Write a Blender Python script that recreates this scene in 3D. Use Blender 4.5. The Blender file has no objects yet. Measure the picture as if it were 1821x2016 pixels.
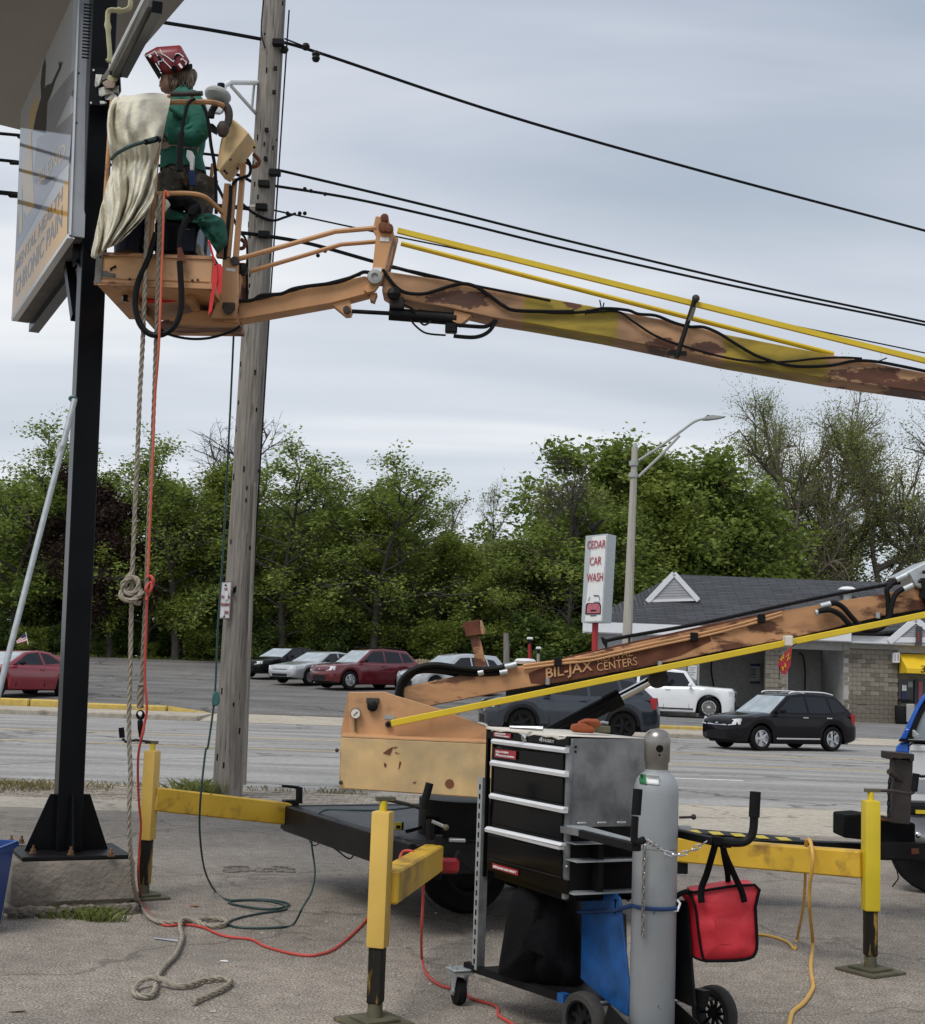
import bpy, bmesh, math, random
import numpy as np
from mathutils import Vector, Matrix
V = Vector
R = math.radians
random.seed(7)
sc = bpy.context.scene
COL = sc.collection
CAM = V((0, 0, 1.75))
PXW, PXH, FPX = 1821.0, 2016.0, 2750.0       # measuring grid laid over the photograph
PITCH = math.atan((1320 - 1008) / FPX)
ROLL = R(2.06)
_fw = V((0, math.cos(PITCH), math.sin(PITCH)))
_u0 = V((0, -math.sin(PITCH), math.cos(PITCH)))
_r0 = V((1, 0, 0))
_rt = _r0 * math.cos(ROLL) + _u0 * math.sin(ROLL)
_up = -_r0 * math.sin(ROLL) + _u0 * math.cos(ROLL)
cd = bpy.data.cameras.new('camera')
cam = bpy.data.objects.new('camera', cd)
COL.objects.link(cam)
cam.matrix_world = Matrix.Translation(CAM) @ Matrix((_rt, _up, -_fw)).transposed().to_4x4()
cd.sensor_fit = 'HORIZONTAL'
cd.sensor_width = 36
cd.lens = 36 * FPX / PXW
cd.clip_start = 0.1
cd.clip_end = 3000
sc.camera = cam
def ray(u, v):
 return (_rt * ((u - PXW / 2) / FPX) + _up * ((PXH / 2 - v) / FPX) + _fw)
def P(u, v, y):
 d = ray(u, v)
 return CAM + d * (y / d.y)
def G(u, v, z=0.0):
 d = ray(u, v)
 return CAM + d * ((z - CAM.z) / d.z)
def ON(u, v, p0, n):
 d = ray(u, v)
 return CAM + d * ((V(p0) - CAM).dot(n) / d.dot(n))
def zoom(ox, oy, s):
 return lambda x, y: ((ox + x / s) / 1.15047, (oy + y / s) / 1.15047)
ZA = zoom(0, 0, 2.584); ZB = zoom(500, 400, 2.276); ZC = zoom(1200, 500, 2.0346); ZD = zoom(0, 900, 2.276)
ZE = zoom(700, 1300, 2.88); ZF = zoom(1250, 1150, 2.155); ZG = zoom(0, 1600, 2.601); ZH = zoom(700, 1700, 2.601)
ZI = zoom(1350, 1600, 2.444); ZJ = zoom(200, 380, 4.336); ZK = zoom(300, 80, 5.69); ZL = zoom(0, 0, 4.8)
ZM = zoom(0, 400, 5.307); ZN = zoom(1080, 1600, 4.336); ZO = zoom(1250, 1900, 3.874); ZQ = zoom(1880, 1350, 5.758)
ZR = zoom(1850, 1600, 5.041); ZS = zoom(1280, 1180, 7.755); ZT = zoom(560, 1420, 4.5525); ZU = zoom(880, 1380, 4.336)
ZV = zoom(0, 1350, 4.5525); ZW = zoom(1450, 1480, 3.642); ZX = zoom(1900, 1230, 8.0615); ZY = zoom(640, 1750, 3.9587)
ZZ = zoom(1000, 1280, 3.642)
SUN_EL, SUN_AZ = R(55), R(215)
wd = bpy.data.worlds.new('World')
sc.world = wd
wd.use_nodes = True
nt = wd.node_tree
nt.nodes.clear()
def N(nt, t, **kw):
 n = nt.nodes.new(t)
 for k, v in kw.items():
  if k in n.inputs.keys() if hasattr(n.inputs, 'keys') else False:
   n.inputs[k].default_value = v
  else:
   setattr(n, k, v)
 return n
def ramp(nt, stops, interp='LINEAR'):
 n = nt.nodes.new('ShaderNodeValToRGB')
 el = n.color_ramp.elements
 while len(el) < len(stops): el.new(0.5)
 for e, (p, c) in zip(el, stops):
  e.position = p
  e.color = (c, c, c, 1) if isinstance(c, (int, float)) else (*c, 1)
 n.color_ramp.interpolation = interp
 return n
L = nt.links.new
sky = N(nt, 'ShaderNodeTexSky', sky_type='NISHITA', sun_disc=False, sun_elevation=SUN_EL, sun_rotation=SUN_AZ)
bg1 = N(nt, 'ShaderNodeBackground'); bg1.inputs[1].default_value = 0.06
L(sky.outputs[0], bg1.inputs[0])
tc = N(nt, 'ShaderNodeTexCoord')
sp = N(nt, 'ShaderNodeSeparateXYZ'); L(tc.outputs['Generated'], sp.inputs[0])
zc = N(nt, 'ShaderNodeMath', operation='MAXIMUM'); L(sp.outputs[2], zc.inputs[0]); zc.inputs[1].default_value = 0.0
za = N(nt, 'ShaderNodeMath', operation='ADD'); L(zc.outputs[0], za.inputs[0]); za.inputs[1].default_value = 0.16
dv = N(nt, 'ShaderNodeVectorMath', operation='DIVIDE')
cz = N(nt, 'ShaderNodeCombineXYZ')
for i in range(3): L(za.outputs[0], cz.inputs[i])
L(tc.outputs['Generated'], dv.inputs[0]); L(cz.outputs[0], dv.inputs[1])
mp = N(nt, 'ShaderNodeMapping'); L(dv.outputs[0], mp.inputs[0])
mp.inputs['Scale'].default_value = (0.42, 1.35, 0.0); mp.inputs['Location'].default_value = (3.1, 0.35, 0)
n1 = N(nt, 'ShaderNodeTexNoise'); L(mp.outputs[0], n1.inputs['Vector'])
n1.inputs['Scale'].default_value = 1.25; n1.inputs['Detail'].default_value = 5; n1.inputs['Roughness'].default_value = 0.46; n1.inputs['Distortion'].default_value = 0.35
cr = ramp(nt, [(0.35, (0.275, 0.330, 0.402)), (0.46, (0.370, 0.412, 0.484)), (0.54, (0.452, 0.486, 0.550)), (0.66, (0.64, 0.655, 0.672))])
L(n1.outputs['Fac'], cr.inputs[0])
hz = ramp(nt, [(0.0, 1.0), (0.16, 0.62), (0.42, 0.0)])
L(zc.outputs[0], hz.inputs[0])
hm = N(nt, 'ShaderNodeMixRGB', blend_type='MIX'); hs = N(nt, 'ShaderNodeMath', operation='MULTIPLY'); hs.inputs[1].default_value = 0.62
L(hz.outputs[0], hs.inputs[0]); L(hs.outputs[0], hm.inputs[0]); L(cr.outputs[0], hm.inputs[1]); hm.inputs[2].default_value = (0.66, 0.685, 0.70, 1)
bg2 = N(nt, 'ShaderNodeBackground'); L(hm.outputs[0], bg2.inputs[0]); bg2.inputs[1].default_value = 1.0
mxs = N(nt, 'ShaderNodeMixShader'); mxs.inputs[0].default_value = 0.93
L(bg1.outputs[0], mxs.inputs[1]); L(bg2.outputs[0], mxs.inputs[2])
wo = N(nt, 'ShaderNodeOutputWorld'); L(mxs.outputs[0], wo.inputs[0])
sd = bpy.data.lights.new('sun', 'SUN')
sd.energy = 1.5; sd.angle = R(28); sd.color = (1.0, 0.965, 0.91)
sun = bpy.data.objects.new('sun', sd); COL.objects.link(sun)
sun.rotation_euler = (math.pi / 2 - SUN_EL, 0, math.pi - SUN_AZ + R(0))
vs = sc.view_settings
vs.view_transform = 'Standard'; vs.look = 'None'; vs.exposure = 0.5; vs.gamma = 1.0; vs.use_curve_mapping = False
sc.cycles.max_bounces = 6; sc.cycles.diffuse_bounces = 3; sc.cycles.glossy_bounces = 3; sc.cycles.transparent_max_bounces = 8
sc.cycles.transmission_bounces = 3; sc.cycles.caustics_reflective = False; sc.cycles.caustics_refractive = False
ORG = {}
class MB:
 def __init__(s): s.v = []; s.f = []
 def add(s, vs, fs):
  o = len(s.v); s.v += [V(p) for p in vs]; s.f += [tuple(i + o for i in f) for f in fs]; return s
 def hexa(s, p):                                   # p: 4 bottom (ccw) + 4 top
  return s.add(p, [(3, 2, 1, 0), (4, 5, 6, 7), (0, 1, 5, 4), (1, 2, 6, 5), (2, 3, 7, 6), (3, 0, 4, 7)])
 def box(s, c, size, ax=None):
  c = V(c); a = ax or (V((1, 0, 0)), V((0, 1, 0)), V((0, 0, 1)))
  x, y, z = [V(a[i]).normalized() * (size[i] / 2) for i in range(3)]
  return s.hexa([c - x - y - z, c + x - y - z, c + x + y - z, c - x + y - z, c - x - y + z, c + x - y + z, c + x + y + z, c - x + y + z])
 def bb(s, x0, x1, y0, y1, z0, z1):
  return s.box(((x0 + x1) / 2, (y0 + y1) / 2, (z0 + z1) / 2), (x1 - x0, y1 - y0, z1 - z0))
 def beam(s, a, b, w, h, up=(0, 0, 1), w2=None, h2=None):
  a = V(a); b = V(b); d = (b - a).normalized(); up = V(up)
  x = d.cross(up).normalized(); z = x.cross(d).normalized()
  w2 = w if w2 is None else w2; h2 = h if h2 is None else h2
  A = [a - x * w / 2 - z * h / 2, a + x * w / 2 - z * h / 2, a + x * w / 2 + z * h / 2, a - x * w / 2 + z * h / 2]
  B = [b - x * w2 / 2 - z * h2 / 2, b + x * w2 / 2 - z * h2 / 2, b + x * w2 / 2 + z * h2 / 2, b - x * w2 / 2 + z * h2 / 2]
  return s.add(A + B, [(0, 1, 2, 3), (7, 6, 5, 4), (0, 4, 5, 1), (1, 5, 6, 2), (2, 6, 7, 3), (3, 7, 4, 0)])
 def tube(s, pts, r, n=8, closed=False, caps=True, sx=1.0):
  pts = [V(p) for p in pts]; m = len(pts)
  rr = r if isinstance(r, (list, tuple)) else [r] * m
  t0 = (pts[1] - pts[0]).normalized()
  nrm = t0.orthogonal().normalized(); prev = t0; vs = []; fs = []
  for i in range(m):
   t = (pts[(i + 1) % m] - pts[i - 1]) if (closed or 0 < i < m - 1) else (pts[1] - pts[0] if i == 0 else pts[-1] - pts[-2])
   t = t.normalized() if t.length > 1e-9 else prev
   ax = prev.cross(t)
   if ax.length > 1e-7: nrm = Matrix.Rotation(prev.angle(t), 3, ax.normalized()) @ nrm
   nrm = (nrm - t * nrm.dot(t)).normalized(); bi = t.cross(nrm); prev = t
   for k in range(n):
    a = 2 * math.pi * k / n
    vs.append(pts[i] + (nrm * math.cos(a) + bi * math.sin(a) * sx) * rr[i])
  for i in range(m if closed else m - 1):
   j = (i + 1) % m
   for k in range(n): fs.append((i * n + k, i * n + (k + 1) % n, j * n + (k + 1) % n, j * n + k))
  if caps and not closed:
   fs.append(tuple(range(n - 1, -1, -1))); fs.append(tuple((m - 1) * n + k for k in range(n)))
  return s.add(vs, fs)
 def cyl(s, a, b, r0, r1=None, n=16): return s.tube([a, b], [r0, r0 if r1 is None else r1], n)
 def lathe(s, prof, c, axis=(0, 0, 1), n=24, caps=True):      # prof: (radius, along)
  c = V(c); ax = V(axis).normalized(); x = ax.orthogonal().normalized(); y = ax.cross(x)
  vs = []; fs = []; m = len(prof)
  for r, h in prof:
   for k in range(n):
    a = 2 * math.pi * k / n; vs.append(c + ax * h + (x * math.cos(a) + y * math.sin(a)) * max(r, 1e-4))
  for i in range(m - 1):
   for k in range(n): fs.append((i * n + k, i * n + (k + 1) % n, (i + 1) * n + (k + 1) % n, (i + 1) * n + k))
  if caps: fs.append(tuple(range(n - 1, -1, -1))); fs.append(tuple((m - 1) * n + k for k in range(n)))
  return s.add(vs, fs)
 def prism(s, pts, vec):
  pts = [V(p) for p in pts]; vec = V(vec); n = len(pts)
  return s.add(pts + [p + vec for p in pts], [tuple(range(n)), tuple(range(2 * n - 1, n - 1, -1))] + [(i, i + n, (i + 1) % n + n, (i + 1) % n) for i in range(n)])
 def grid(s, rows, close_u=False):
  m = len(rows); n = len(rows[0]); vs = [p for r in rows for p in r]; fs = []
  for i in range(m - 1):
   for k in range(n if close_u else n - 1):
    fs.append((i * n + k, i * n + (k + 1) % n, (i + 1) * n + (k + 1) % n, (i + 1) * n + k))
  return s.add(vs, fs)
 def ball(s, c, r, n=12, ax=None):
  c = V(c); r = r if isinstance(r, (list, tuple)) else (r, r, r); a = ax or (V((1, 0, 0)), V((0, 1, 0)), V((0, 0, 1)))
  rows = []
  for i in range(n // 2 + 1):
   t = math.pi * i / (n // 2) ; t = min(max(t, 0.02), math.pi - 0.02)
   rows.append([c + a[0] * (r[0] * math.sin(t) * math.cos(2 * math.pi * k / n)) + a[1] * (r[1] * math.sin(t) * math.sin(2 * math.pi * k / n)) - a[2] * (r[2] * math.cos(t)) for k in range(n)])
  return s.grid(rows, True)
 def hull(s, pts):
  bm = bmesh.new()
  for p in pts: bm.verts.new(p)
  bmesh.ops.convex_hull(bm, input=bm.verts[:])
  bm.verts.index_update(); used = {}
  vs = [v.co.copy() for v in bm.verts]
  fs = [tuple(v.index for v in f.verts) for f in bm.faces]; bm.free()
  return s.add(vs, fs)
 def mesh(s, name, mat, org=V((0, 0, 0)), smooth=35, bevel=0, fix=True, seg=1):
  me = bpy.data.meshes.new(name)
  me.from_pydata([tuple(p - org) for p in s.v], [], s.f)
  if fix or bevel:
   bm = bmesh.new(); bm.from_mesh(me)
   if fix: bmesh.ops.recalc_face_normals(bm, faces=bm.faces[:])
   if bevel:
    bmesh.ops.dissolve_limit(bm, angle_limit=0.01, verts=bm.verts[:], edges=bm.edges[:])
    ed = [e for e in bm.edges if len(e.link_faces) == 2 and e.calc_face_angle(0) > 0.6]
    if ed: bmesh.ops.bevel(bm, geom=ed, offset=bevel, segments=seg, affect='EDGES', profile=0.6, clamp_overlap=True)
   bm.to_mesh(me); bm.free()
  if mat: me.materials.append(mat)
  if smooth:
   me.polygons.foreach_set('use_smooth', [True] * len(me.polygons))
   try: me.set_sharp_from_angle(angle=R(smooth))
   except Exception: pass
  return me
 def build(s, name, mat, parent=None, label=None, cat=None, group=None, kind=None, **kw):
  if parent is not None:
   org = ORG.get(parent, V((0, 0, 0)))
  else:
   xs = [p.x for p in s.v]; ys = [p.y for p in s.v]
   org = V(((min(xs) + max(xs)) / 2, (min(ys) + max(ys)) / 2, min(p.z for p in s.v)))
  me = s.mesh(name, mat, org, **kw)
  o = bpy.data.objects.new(name, me); COL.objects.link(o)
  if parent is not None: o.parent = parent
  else: o.location = org
  ORG[o] = org
  tag(o, label, cat, group, kind)
  return o
def tag(o, label=None, cat=None, group=None, kind=None):
 if label: o['label'] = label
 if cat: o['category'] = cat
 if group: o['group'] = group
 if kind: o['kind'] = kind
 return o
def thing(name, label, cat, loc=(0, 0, 0), rz=0.0, group=None, local=False):
 o = bpy.data.objects.new(name, None); o.empty_display_size = 0.2; COL.objects.link(o)
 o.location = loc; o.rotation_euler = (0, 0, rz)
 ORG[o] = V((0, 0, 0)) if local else V(loc)
 return tag(o, label, cat, group)
def copy_tree(o, parent=None):
 c = o.copy(); COL.objects.link(c)
 if parent is not None: c.parent = parent
 ORG[c] = ORG.get(o, V((0, 0, 0)))
 for ch in o.children: copy_tree(ch, c)
 return c
def smooth_pts(pts, k=6):
 pts = [V(p) for p in pts]; out = []
 for i in range(len(pts) - 1):
  p0 = pts[max(i - 1, 0)]; p1 = pts[i]; p2 = pts[i + 1]; p3 = pts[min(i + 2, len(pts) - 1)]
  for j in range(k):
   t = j / k
   out.append(0.5 * ((2 * p1) + (p2 - p0) * t + (2 * p0 - 5 * p1 + 4 * p2 - p3) * t * t + (3 * p1 - p0 - 3 * p2 + p3) * t ** 3))
 out.append(pts[-1]); return out
def text(s, mat, parent, org, xdir, ydir, width, height=None, name='lettering', depth=0.001, bold=0.0, squash=None):
 cu = bpy.data.curves.new('lettering', 'FONT'); cu.body = s; cu.size = 1.0; cu.offset = bold; cu.extrude = 0.0005; cu.resolution_u = 3
 tmp = bpy.data.objects.new('lettering', cu); COL.objects.link(tmp)
 dg = bpy.context.evaluated_depsgraph_get(); dg.update()
 me = bpy.data.meshes.new_from_object(tmp.evaluated_get(dg))
 bpy.data.objects.remove(tmp); bpy.data.curves.remove(cu)
 co = np.empty(len(me.vertices) * 3); me.vertices.foreach_get('co', co); co = co.reshape(-1, 3)
 mn = co.min(0); mx = co.max(0)
 sx = width / (mx[0] - mn[0]); sy = (height / (mx[1] - mn[1])) if height else sx
 X = V(xdir).normalized(); Y = V(ydir).normalized(); Z = X.cross(Y).normalized()
 po = ORG.get(parent, V((0, 0, 0))) if parent else V((0, 0, 0))
 o0 = V(org) - po
 out = np.array(o0) + np.outer((co[:, 0] - mn[0]) * sx, X) + np.outer((co[:, 1] - mn[1]) * sy, Y) + np.outer(co[:, 2] / 0.0005 * depth, Z)
 me.vertices.foreach_set('co', out.ravel()); me.update()
 me.materials.clear(); me.materials.append(mat)
 o = bpy.data.objects.new(name, me); COL.objects.link(o)
 if parent: o.parent = parent
 ORG[o] = po
 return o
def mat_new(name):
 m = bpy.data.materials.new(name); m.use_nodes = True; t = m.node_tree
 return m, t, t.nodes['Principled BSDF'], t.links.new
def pm(name, c, rough=0.6, metal=0.0, var=0.12, scale=6.0, c2=None, c2at=(0.55, 0.62), c2scale=3.0, c2detail=6, bump=0.0, bscale=60.0, coat=0.0, stretch=None, spec=None, c3=None, c3at=(0.6, 0.66), c3scale=9.0, trans=0.0):
 m, t, b, L = mat_new(name)
 tc = t.nodes.new('ShaderNodeTexCoord'); vec = tc.outputs['Object']
 if stretch:
  mp = t.nodes.new('ShaderNodeMapping'); mp.inputs['Scale'].default_value = stretch; L(vec, mp.inputs[0]); vec = mp.outputs[0]
 n = t.nodes.new('ShaderNodeTexNoise'); n.inputs['Scale'].default_value = scale; n.inputs['Detail'].default_value = 5; L(vec, n.inputs['Vector'])
 lo = [max(0, x * (1 - var)) for x in c]; hi = [min(1, x * (1 + var)) for x in c]
 r = ramp(t, [(0.3, tuple(lo)), (0.7, tuple(hi))]); L(n.outputs['Fac'], r.inputs[0]); out = r.outputs[0]
 def over(out, col, at, s, det, off):
  n2 = t.nodes.new('ShaderNodeTexNoise'); n2.inputs['Scale'].default_value = s; n2.inputs['Detail'].default_value = det; n2.inputs['Roughness'].default_value = 0.6
  mp2 = t.nodes.new('ShaderNodeMapping'); mp2.inputs['Location'].default_value = (off, off * 0.7, off * 1.3); L(vec, mp2.inputs[0]); L(mp2.outputs[0], n2.inputs['Vector'])
  r2 = ramp(t, [(at[0], 0.0), (at[1], 1.0)]); L(n2.outputs['Fac'], r2.inputs[0])
  mx = t.nodes.new('ShaderNodeMixRGB'); L(r2.outputs[0], mx.inputs[0]); L(out, mx.inputs[1]); mx.inputs[2].default_value = (*col, 1)
  return mx.outputs[0]
 if c2: out = over(out, c2, c2at, c2scale, c2detail, 3.7)
 if c3: out = over(out, c3, c3at, c3scale, 8, 11.3)
 L(out, b.inputs['Base Color'])
 b.inputs['Roughness'].default_value = rough; b.inputs['Metallic'].default_value = metal
 if coat: b.inputs['Coat Weight'].default_value = coat; b.inputs['Coat Roughness'].default_value = 0.08
 if spec is None and max(c) < 0.035: spec = 0.13
 if spec is not None: b.inputs['Specular IOR Level'].default_value = spec
 if trans: b.inputs['Transmission Weight'].default_value = trans
 if bump:
  nb = t.nodes.new('ShaderNodeTexNoise'); nb.inputs['Scale'].default_value = bscale; nb.inputs['Detail'].default_value = 4; L(vec, nb.inputs['Vector'])
  bp = t.nodes.new('ShaderNodeBump'); bp.inputs['Strength'].default_value = bump; bp.inputs['Distance'].default_value = 0.02
  L(nb.outputs['Fac'], bp.inputs['Height']); L(bp.outputs[0], b.inputs['Normal'])
 return m
M = {}
def D(key, *a, **k): M[key] = pm(key, *a, **k)
RUST = (0.10, 0.032, 0.014)
D('tan_paint', (0.52, 0.265, 0.115), 0.55, var=0.16, scale=3, c2=RUST, c2at=(0.635, 0.68), c2scale=1.9, c3=(0.20, 0.12, 0.06), c3at=(0.58, 0.8), c3scale=6)
D('tan_clean', (0.54, 0.30, 0.145), 0.5, var=0.14, scale=3, c2=(0.22, 0.12, 0.06), c2at=(0.58, 0.8), c2scale=5, c3=RUST, c3at=(0.70, 0.74), c3scale=8)
D('tan_rusty', (0.50, 0.26, 0.12), 0.65, var=0.2, scale=3, c2=RUST, c2at=(0.53, 0.575), c2scale=4.2, c2detail=10, stretch=(0.45, 1, 1.3), c3=(0.2, 0.1, 0.05), c3at=(0.5, 0.75), c3scale=7)
D('rust', (0.115, 0.036, 0.017), 0.85, var=0.3, scale=14, c2=(0.2, 0.07, 0.03), c2at=(0.5, 0.7))
D('box_tan', (0.60, 0.41, 0.19), 0.6, var=0.2, scale=4, c2=(0.33, 0.265, 0.16), c2at=(0.46, 0.80), c2detail=9, c2scale=3.5, c3=(0.10, 0.055, 0.025), c3at=(0.70, 0.74), c3scale=7)
D('yellow_jack', (0.66, 0.43, 0.095), 0.45, var=0.08, scale=4, c2=(0.36, 0.22, 0.05), c2at=(0.62, 0.8), c2scale=5, c3=(0.06, 0.045, 0.02), c3at=(0.72, 0.75), c3scale=14)
D('yellow_arm', (0.62, 0.385, 0.035), 0.45, var=0.12, scale=4, c2=(0.27, 0.15, 0.03), c2at=(0.50, 0.68), c2scale=5, c3=(0.07, 0.045, 0.02), c3at=(0.66, 0.70), c3scale=8)
D('yellow_lime', (0.62, 0.47, 0.02), 0.42, var=0.06)
D('yellow_rod', (0.66, 0.47, 0.02), 0.4, var=0.08)
D('jack_black', (0.017, 0.015, 0.012), 0.5, var=0.3, c2=(0.30, 0.19, 0.04), c2at=(0.52, 0.58), c2scale=14, stretch=(1, 1, 0.16))
D('pad_olive', (0.085, 0.078, 0.045), 0.7, var=0.3, c2=(0.30, 0.22, 0.05), c2at=(0.68, 0.72), c2scale=20)
D('black_metal', (0.004, 0.0045, 0.006), 0.28, var=0.2)
D('black_steel', (0.009, 0.009, 0.0095), 0.45, var=0.3, c2=(0.022, 0.020, 0.018), c2at=(0.55, 0.75))
D('black_matte', (0.006, 0.006, 0.0065), 0.8, var=0.2)
D('rubber', (0.010, 0.010, 0.0105), 0.75, var=0.25, scale=20)
D('hose', (0.009, 0.009, 0.010), 0.45)
D('tread_plate', (0.045, 0.045, 0.048), 0.5, var=0.25, bump=0.5, bscale=90)
D('steel', (0.42, 0.43, 0.44), 0.35, 0.85, var=0.15)
D('galv', (0.46, 0.49, 0.50), 0.45, 0.55, var=0.12, scale=20)
D('alu', (0.80, 0.81, 0.82), 0.4, 0.25, var=0.06)
D('chrome', (0.75, 0.75, 0.76), 0.12, 1.0, var=0.03)
D('sign_frame', (0.36, 0.38, 0.41), 0.5, 0.2, var=0.10, c2=(0.22, 0.22, 0.23), c2at=(0.6, 0.8))
D('sign_under', (0.12, 0.115, 0.105), 0.7, var=0.25, c2=(0.05, 0.04, 0.03), c2at=(0.6, 0.75), c2scale=8)
D('soffit', (0.33, 0.305, 0.285), 0.75, var=0.05, scale=1.5)
D('rope', (0.30, 0.265, 0.21), 0.9, var=0.25, scale=40)
D('rope_dark', (0.24, 0.205, 0.16), 0.9, var=0.25, scale=40)
D('orange_cord', (0.56, 0.12, 0.055), 0.5, var=0.1)
D('red_cord', (0.48, 0.06, 0.045), 0.5, var=0.1)
D('green_cable', (0.012, 0.045, 0.042), 0.5)
D('green_plastic', (0.03, 0.12, 0.11), 0.4)
D('yellow_cord', (0.62, 0.36, 0.08), 0.5)
D('blanket', (0.66, 0.62, 0.50), 0.95, var=0.07, scale=5, c2=(0.46, 0.42, 0.33), c2at=(0.55, 0.8), c2scale=5, bump=0.5, bscale=28)
D('green_jacket', (0.014, 0.125, 0.086), 0.85, var=0.22, scale=8, c2=(0.028, 0.19, 0.135), c2at=(0.55, 0.8), c2scale=5, bump=0.8, bscale=16)
D('green_cloth', (0.010, 0.085, 0.055), 0.9, var=0.3, scale=9)
D('camo', (0.075, 0.065, 0.05), 0.9, var=0.2, c2=(0.035, 0.032, 0.026), c2at=(0.5, 0.53), c2scale=16, c3=(0.15, 0.13, 0.10), c3at=(0.58, 0.6), c3scale=14)
D('skin', (0.42, 0.235, 0.17), 0.55, var=0.08)
D('hair', (0.085, 0.055, 0.034), 0.6, var=0.5, scale=40, c2=(0.32, 0.24, 0.15), c2at=(0.55, 0.7), c2scale=26, stretch=(1, 1, 0.3))
D('helmet_red', (0.20, 0.014, 0.022), 0.4, var=0.12, c2=(0.12, 0.008, 0.015), c2at=(0.5, 0.7), c2scale=9)
D('white_paint', (0.78, 0.78, 0.77), 0.4, var=0.05)
D('belt', (0.32, 0.24, 0.20), 0.8)
D('bin_blue', (0.012, 0.055, 0.23), 0.4, var=0.08)
D('chest_black', (0.005, 0.005, 0.0055), 0.16, var=0.15)
D('chest_side', (0.25, 0.253, 0.255), 0.38, 0.35, var=0.15, scale=4, c2=(0.11, 0.112, 0.115), c2at=(0.42, 0.68), c2scale=5.5, c2detail=3)
D('cyl_grey', (0.29, 0.305, 0.315), 0.42, 0.1, var=0.1, scale=5, c2=(0.17, 0.172, 0.175), c2at=(0.56, 0.74), c2scale=6, c3=(0.08, 0.08, 0.08), c3at=(0.70, 0.72), c3scale=24, stretch=(1, 1, 0.6))
D('cap_steel', (0.28, 0.26, 0.24), 0.3, 0.8, var=0.2, c2=(0.16, 0.14, 0.12), c2at=(0.5, 0.8))
D('bag_red', (0.50, 0.018, 0.030), 0.55, var=0.14, scale=8, bump=0.25, bscale=14)
D('black_fabric', (0.005, 0.005, 0.006), 0.85, var=0.3, bump=0.3, bscale=22)
D('plate_blue', (0.010, 0.08, 0.26), 0.4, var=0.3, scale=7, c2=(0.006, 0.035, 0.10), c2at=(0.5, 0.75), c2scale=7)
D('strap_blue', (0.012, 0.04, 0.13), 0.8)
D('machine_blue', (0.01, 0.06, 0.17), 0.4)
D('machine_dark', (0.010, 0.012, 0.022), 0.4)
D('red_ribbon', (0.60, 0.022, 0.022), 0.6)
D('label_red', (0.34, 0.02, 0.03), 0.4, var=0.04)
D('paper', (0.66, 0.61, 0.53), 0.9, var=0.08, c2=(0.4, 0.34, 0.26), c2at=(0.66, 0.74), c2scale=12)
D('glove', (0.27, 0.065, 0.022), 0.8, var=0.3)
D('wood_pole', (0.225, 0.203, 0.178), 0.9, var=0.32, scale=7, stretch=(5, 5, 0.28), c2=(0.07, 0.06, 0.05), c2at=(0.60, 0.68), c2scale=7, bump=0.6, bscale=12, c3=(0.30, 0.28, 0.26), c3at=(0.6, 0.75), c3scale=4)
D('lamp_grey', (0.33, 0.34, 0.32), 0.5, var=0.1)
D('wire', (0.007, 0.0075, 0.009), 0.6)
D('sign_white', (0.70, 0.70, 0.70), 0.4, var=0.03)
D('print_red', (0.33, 0.012, 0.03), 0.5, var=0.03)
D('print_black', (0.015, 0.015, 0.017), 0.5)
D('print_green', (0.02, 0.16, 0.06), 0.5)
D('print_navy', (0.02, 0.022, 0.10), 0.5)
D('red_post', (0.34, 0.018, 0.022), 0.45)
D('concrete_pole', (0.36, 0.34, 0.30), 0.85, var=0.12, scale=3, c2=(0.22, 0.2, 0.18), c2at=(0.55, 0.8), stretch=(3, 3, 0.3))
D('footing', (0.20, 0.175, 0.145), 0.9, var=0.25, scale=4, c2=(0.07, 0.06, 0.05), c2at=(0.52, 0.75), c2scale=3, bump=0.6, bscale=30)
D('tape_yellow', (0.65, 0.5, 0.02), 0.4)
D('lens_red', (0.33, 0.012, 0.02), 0.15, var=0.1)
D('tyre', (0.010, 0.010, 0.010), 0.8, var=0.2)
D('tyre_dusty', (0.036, 0.034, 0.031), 0.9, var=0.3, scale=14)
D('rim', (0.55, 0.56, 0.58), 0.25, 0.8, var=0.05)
D('glass_car', (0.012, 0.014, 0.017), 0.03, var=0.05, spec=0.5)
D('glass_screen', (0.30, 0.35, 0.38), 0.06, var=0.25, scale=2.5, spec=1.0)
D('lamp_lens', (0.62, 0.63, 0.64), 0.12, var=0.1, spec=0.8)
D('car_black', (0.006, 0.006, 0.007), 0.10, var=0.1, coat=0.25)
D('car_plum', (0.008, 0.0065, 0.0085), 0.12, var=0.1, coat=0.25)
D('car_silver', (0.50, 0.515, 0.53), 0.25, 0.4, var=0.05, coat=0.8)
D('car_maroon', (0.135, 0.013, 0.02), 0.16, 0.2, var=0.1, coat=1.0)
D('car_red', (0.24, 0.014, 0.028), 0.18, 0.1, var=0.08, coat=1.0)
D('car_slate', (0.026, 0.033, 0.045), 0.2, 0.3, var=0.1, coat=0.9)
D('car_white', (0.76, 0.77, 0.78), 0.22, var=0.03, coat=0.8)
D('car_blue', (0.015, 0.11, 0.52), 0.22, var=0.1, coat=0.8)
D('plastic_dark', (0.012, 0.012, 0.013), 0.6)
D('bark', (0.115, 0.095, 0.075), 0.95, var=0.35, scale=12, stretch=(3, 3, 0.6))
D('bark_dark', (0.055, 0.048, 0.040), 0.95, var=0.35, scale=12)
D('siding', (0.36, 0.365, 0.385), 0.6, var=0.06)
D('trim_white', (0.70, 0.71, 0.73), 0.55, var=0.04)
D('bay_dark', (0.38, 0.37, 0.35), 0.85, var=0.12)
D('grey_wall', (0.33, 0.335, 0.35), 0.8, var=0.06)
D('mortar', (0.17, 0.15, 0.125), 0.95)
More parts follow.
